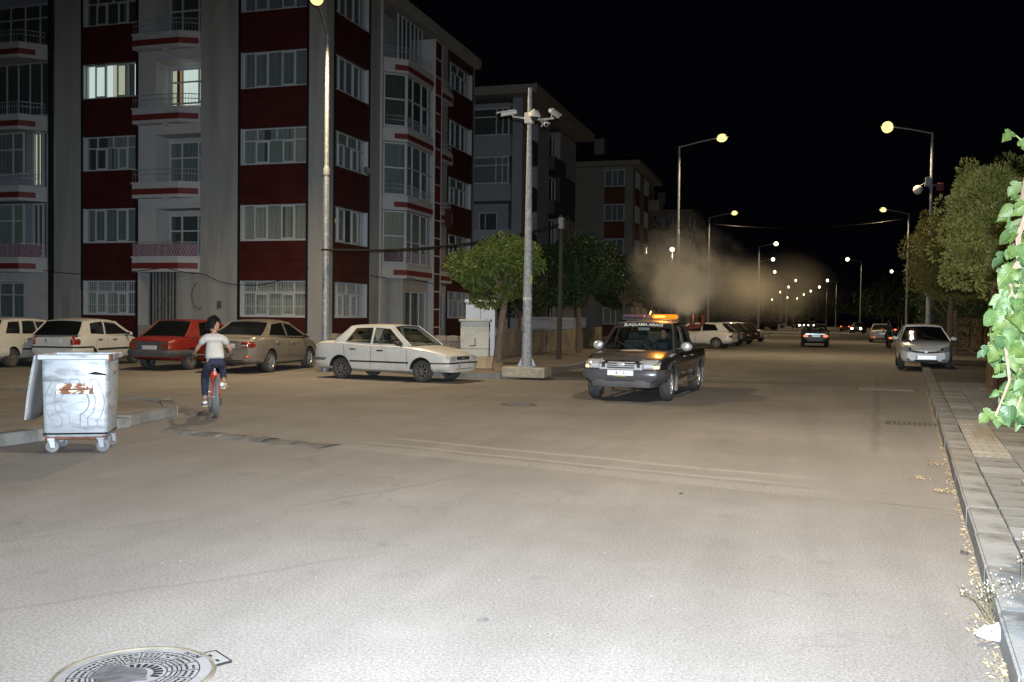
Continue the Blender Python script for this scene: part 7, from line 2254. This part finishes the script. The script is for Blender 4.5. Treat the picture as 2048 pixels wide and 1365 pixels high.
# ------------------------------------------------------------------ insecticide fog from the pickup
def smoke_material(name, dens, col, scale, x0, xk, z0_, zk, r0_, rk, thr, dist=1.0, detail=4.0, fade=(0, 1, 2, 3)):
    """density falls off round a rising, widening axis that follows local y"""
    m = bpy.data.materials.new(name)
    t, n, l = nt(m)
    n.remove(n['Principled BSDF'])
    pv = n.new('ShaderNodeVolumePrincipled')
    pv.inputs['Color'].default_value = (*col, 1); pv.inputs['Anisotropy'].default_value = .15
    tc = n.new('ShaderNodeTexCoord'); sp_ = n.new('ShaderNodeSeparateXYZ'); l.new(tc.outputs['Object'], sp_.inputs[0])
    def mth(op, a, b_=None, c=None):
        k = n.new('ShaderNodeMath'); k.operation = op
        for i, q in enumerate((a, b_, c)):
            if q is None: continue
            if hasattr(q, 'links'): l.new(q, k.inputs[i])
            else: k.inputs[i].default_value = q
        return k.outputs[0]
    X, Y, Z = sp_.outputs
    def lin(k0, k1): return mth('MULTIPLY_ADD', Y, k1, k0)
    rad = lin(r0_, rk)
    dx = mth('DIVIDE', mth('SUBTRACT', X, lin(x0, xk)), rad); dz = mth('DIVIDE', mth('SUBTRACT', Z, lin(z0_, zk)), mth('MULTIPLY', rad, .8))
    d = mth('SQRT', mth('ADD', mth('MULTIPLY', dx, dx), mth('MULTIPLY', dz, dz)))
    nw = n.new('ShaderNodeTexNoise'); nw.inputs['Scale'].default_value = scale * .8; nw.inputs['Detail'].default_value = 5; l.new(tc.outputs['Object'], nw.inputs[0])
    d = mth('ADD', d, mth('MULTIPLY', mth('SUBTRACT', nw.outputs[0], .36), 1.5))
    fo = n.new('ShaderNodeMapRange'); fo.inputs['From Min'].default_value = 1.0; fo.inputs['From Max'].default_value = .05; fo.interpolation_type = 'SMOOTHSTEP'
    l.new(d, fo.inputs[0])
    nz = n.new('ShaderNodeTexNoise'); nz.inputs['Scale'].default_value = scale; nz.inputs['Detail'].default_value = detail; nz.inputs['Distortion'].default_value = dist; nz.inputs['Roughness'].default_value = .55
    l.new(tc.outputs['Object'], nz.inputs[0])
    nr = n.new('ShaderNodeMapRange'); nr.inputs['From Min'].default_value = thr[0]; nr.inputs['From Max'].default_value = thr[1]
    l.new(nz.outputs[0], nr.inputs[0])
    fa = n.new('ShaderNodeMapRange'); fa.inputs['From Min'].default_value = fade[0]; fa.inputs['From Max'].default_value = fade[1]; l.new(Y, fa.inputs[0])
    fb = n.new('ShaderNodeMapRange'); fb.inputs['From Min'].default_value = fade[3]; fb.inputs['From Max'].default_value = fade[2]; l.new(Y, fb.inputs[0])
    dd = mth('MULTIPLY', mth('MULTIPLY', fo.outputs[0], nr.outputs[0]), mth('MULTIPLY', fa.outputs[0], fb.outputs[0]))
    l.new(mth('MULTIPLY', dd, dens), pv.inputs['Density'])
    l.new(pv.outputs[0], n['Material Output'].inputs['Volume'])
    return m
def smoke(label, loc, size_y, axis, mat):
    x0, xk, z0_, zk, r0_, rk = axis
    P = []
    for y in np.linspace(0, size_y, 10):
        r_ = r0_ + rk * y
        P.append([(x0 + xk * y + r_ * 1.0 * math.cos(a), y, z0_ + zk * y + r_ * .8 * math.sin(a)) for a in [2 * math.pi * k / 16 for k in range(16)]])
    b = MB().grid(P, closeu=True); b.f.append(tuple(range(15, -1, -1))); b.f.append(tuple(9 * 16 + i for i in range(16)))
    o = b.build('smoke', mat, loc=loc)
    import bmesh
    bm = bmesh.new(); bm.from_mesh(o.data); bmesh.ops.recalc_face_normals(bm, faces=bm.faces); bm.to_mesh(o.data); bm.free()
    return tag(o, label, 'smoke', None, 'stuff')
SM = (.88, .82, .70)
ax1 = (0.0, -.15, 0.0, .16, .30, .21)
smoke('dense fog cloud billowing up behind the pickup light bar', (-2.5, 22.7, 1.86), 13.0, ax1, smoke_material('fog_near', 3.6, SM, 1.0, *ax1, (.40, .64), 1.1, 7, (-.3, .1, 4.0, 12.5)))
ax2 = (0.0, .05, 0.0, .030, 1.5, .058)
smoke('thin fog trail drifting back along the road', (-3.7, 24.5, 2.4), 85.0, ax2, smoke_material('fog_trail', .15, SM, .26, *ax2, (.40, .70), 1.2, 6, (0, 3, 40, 84)))
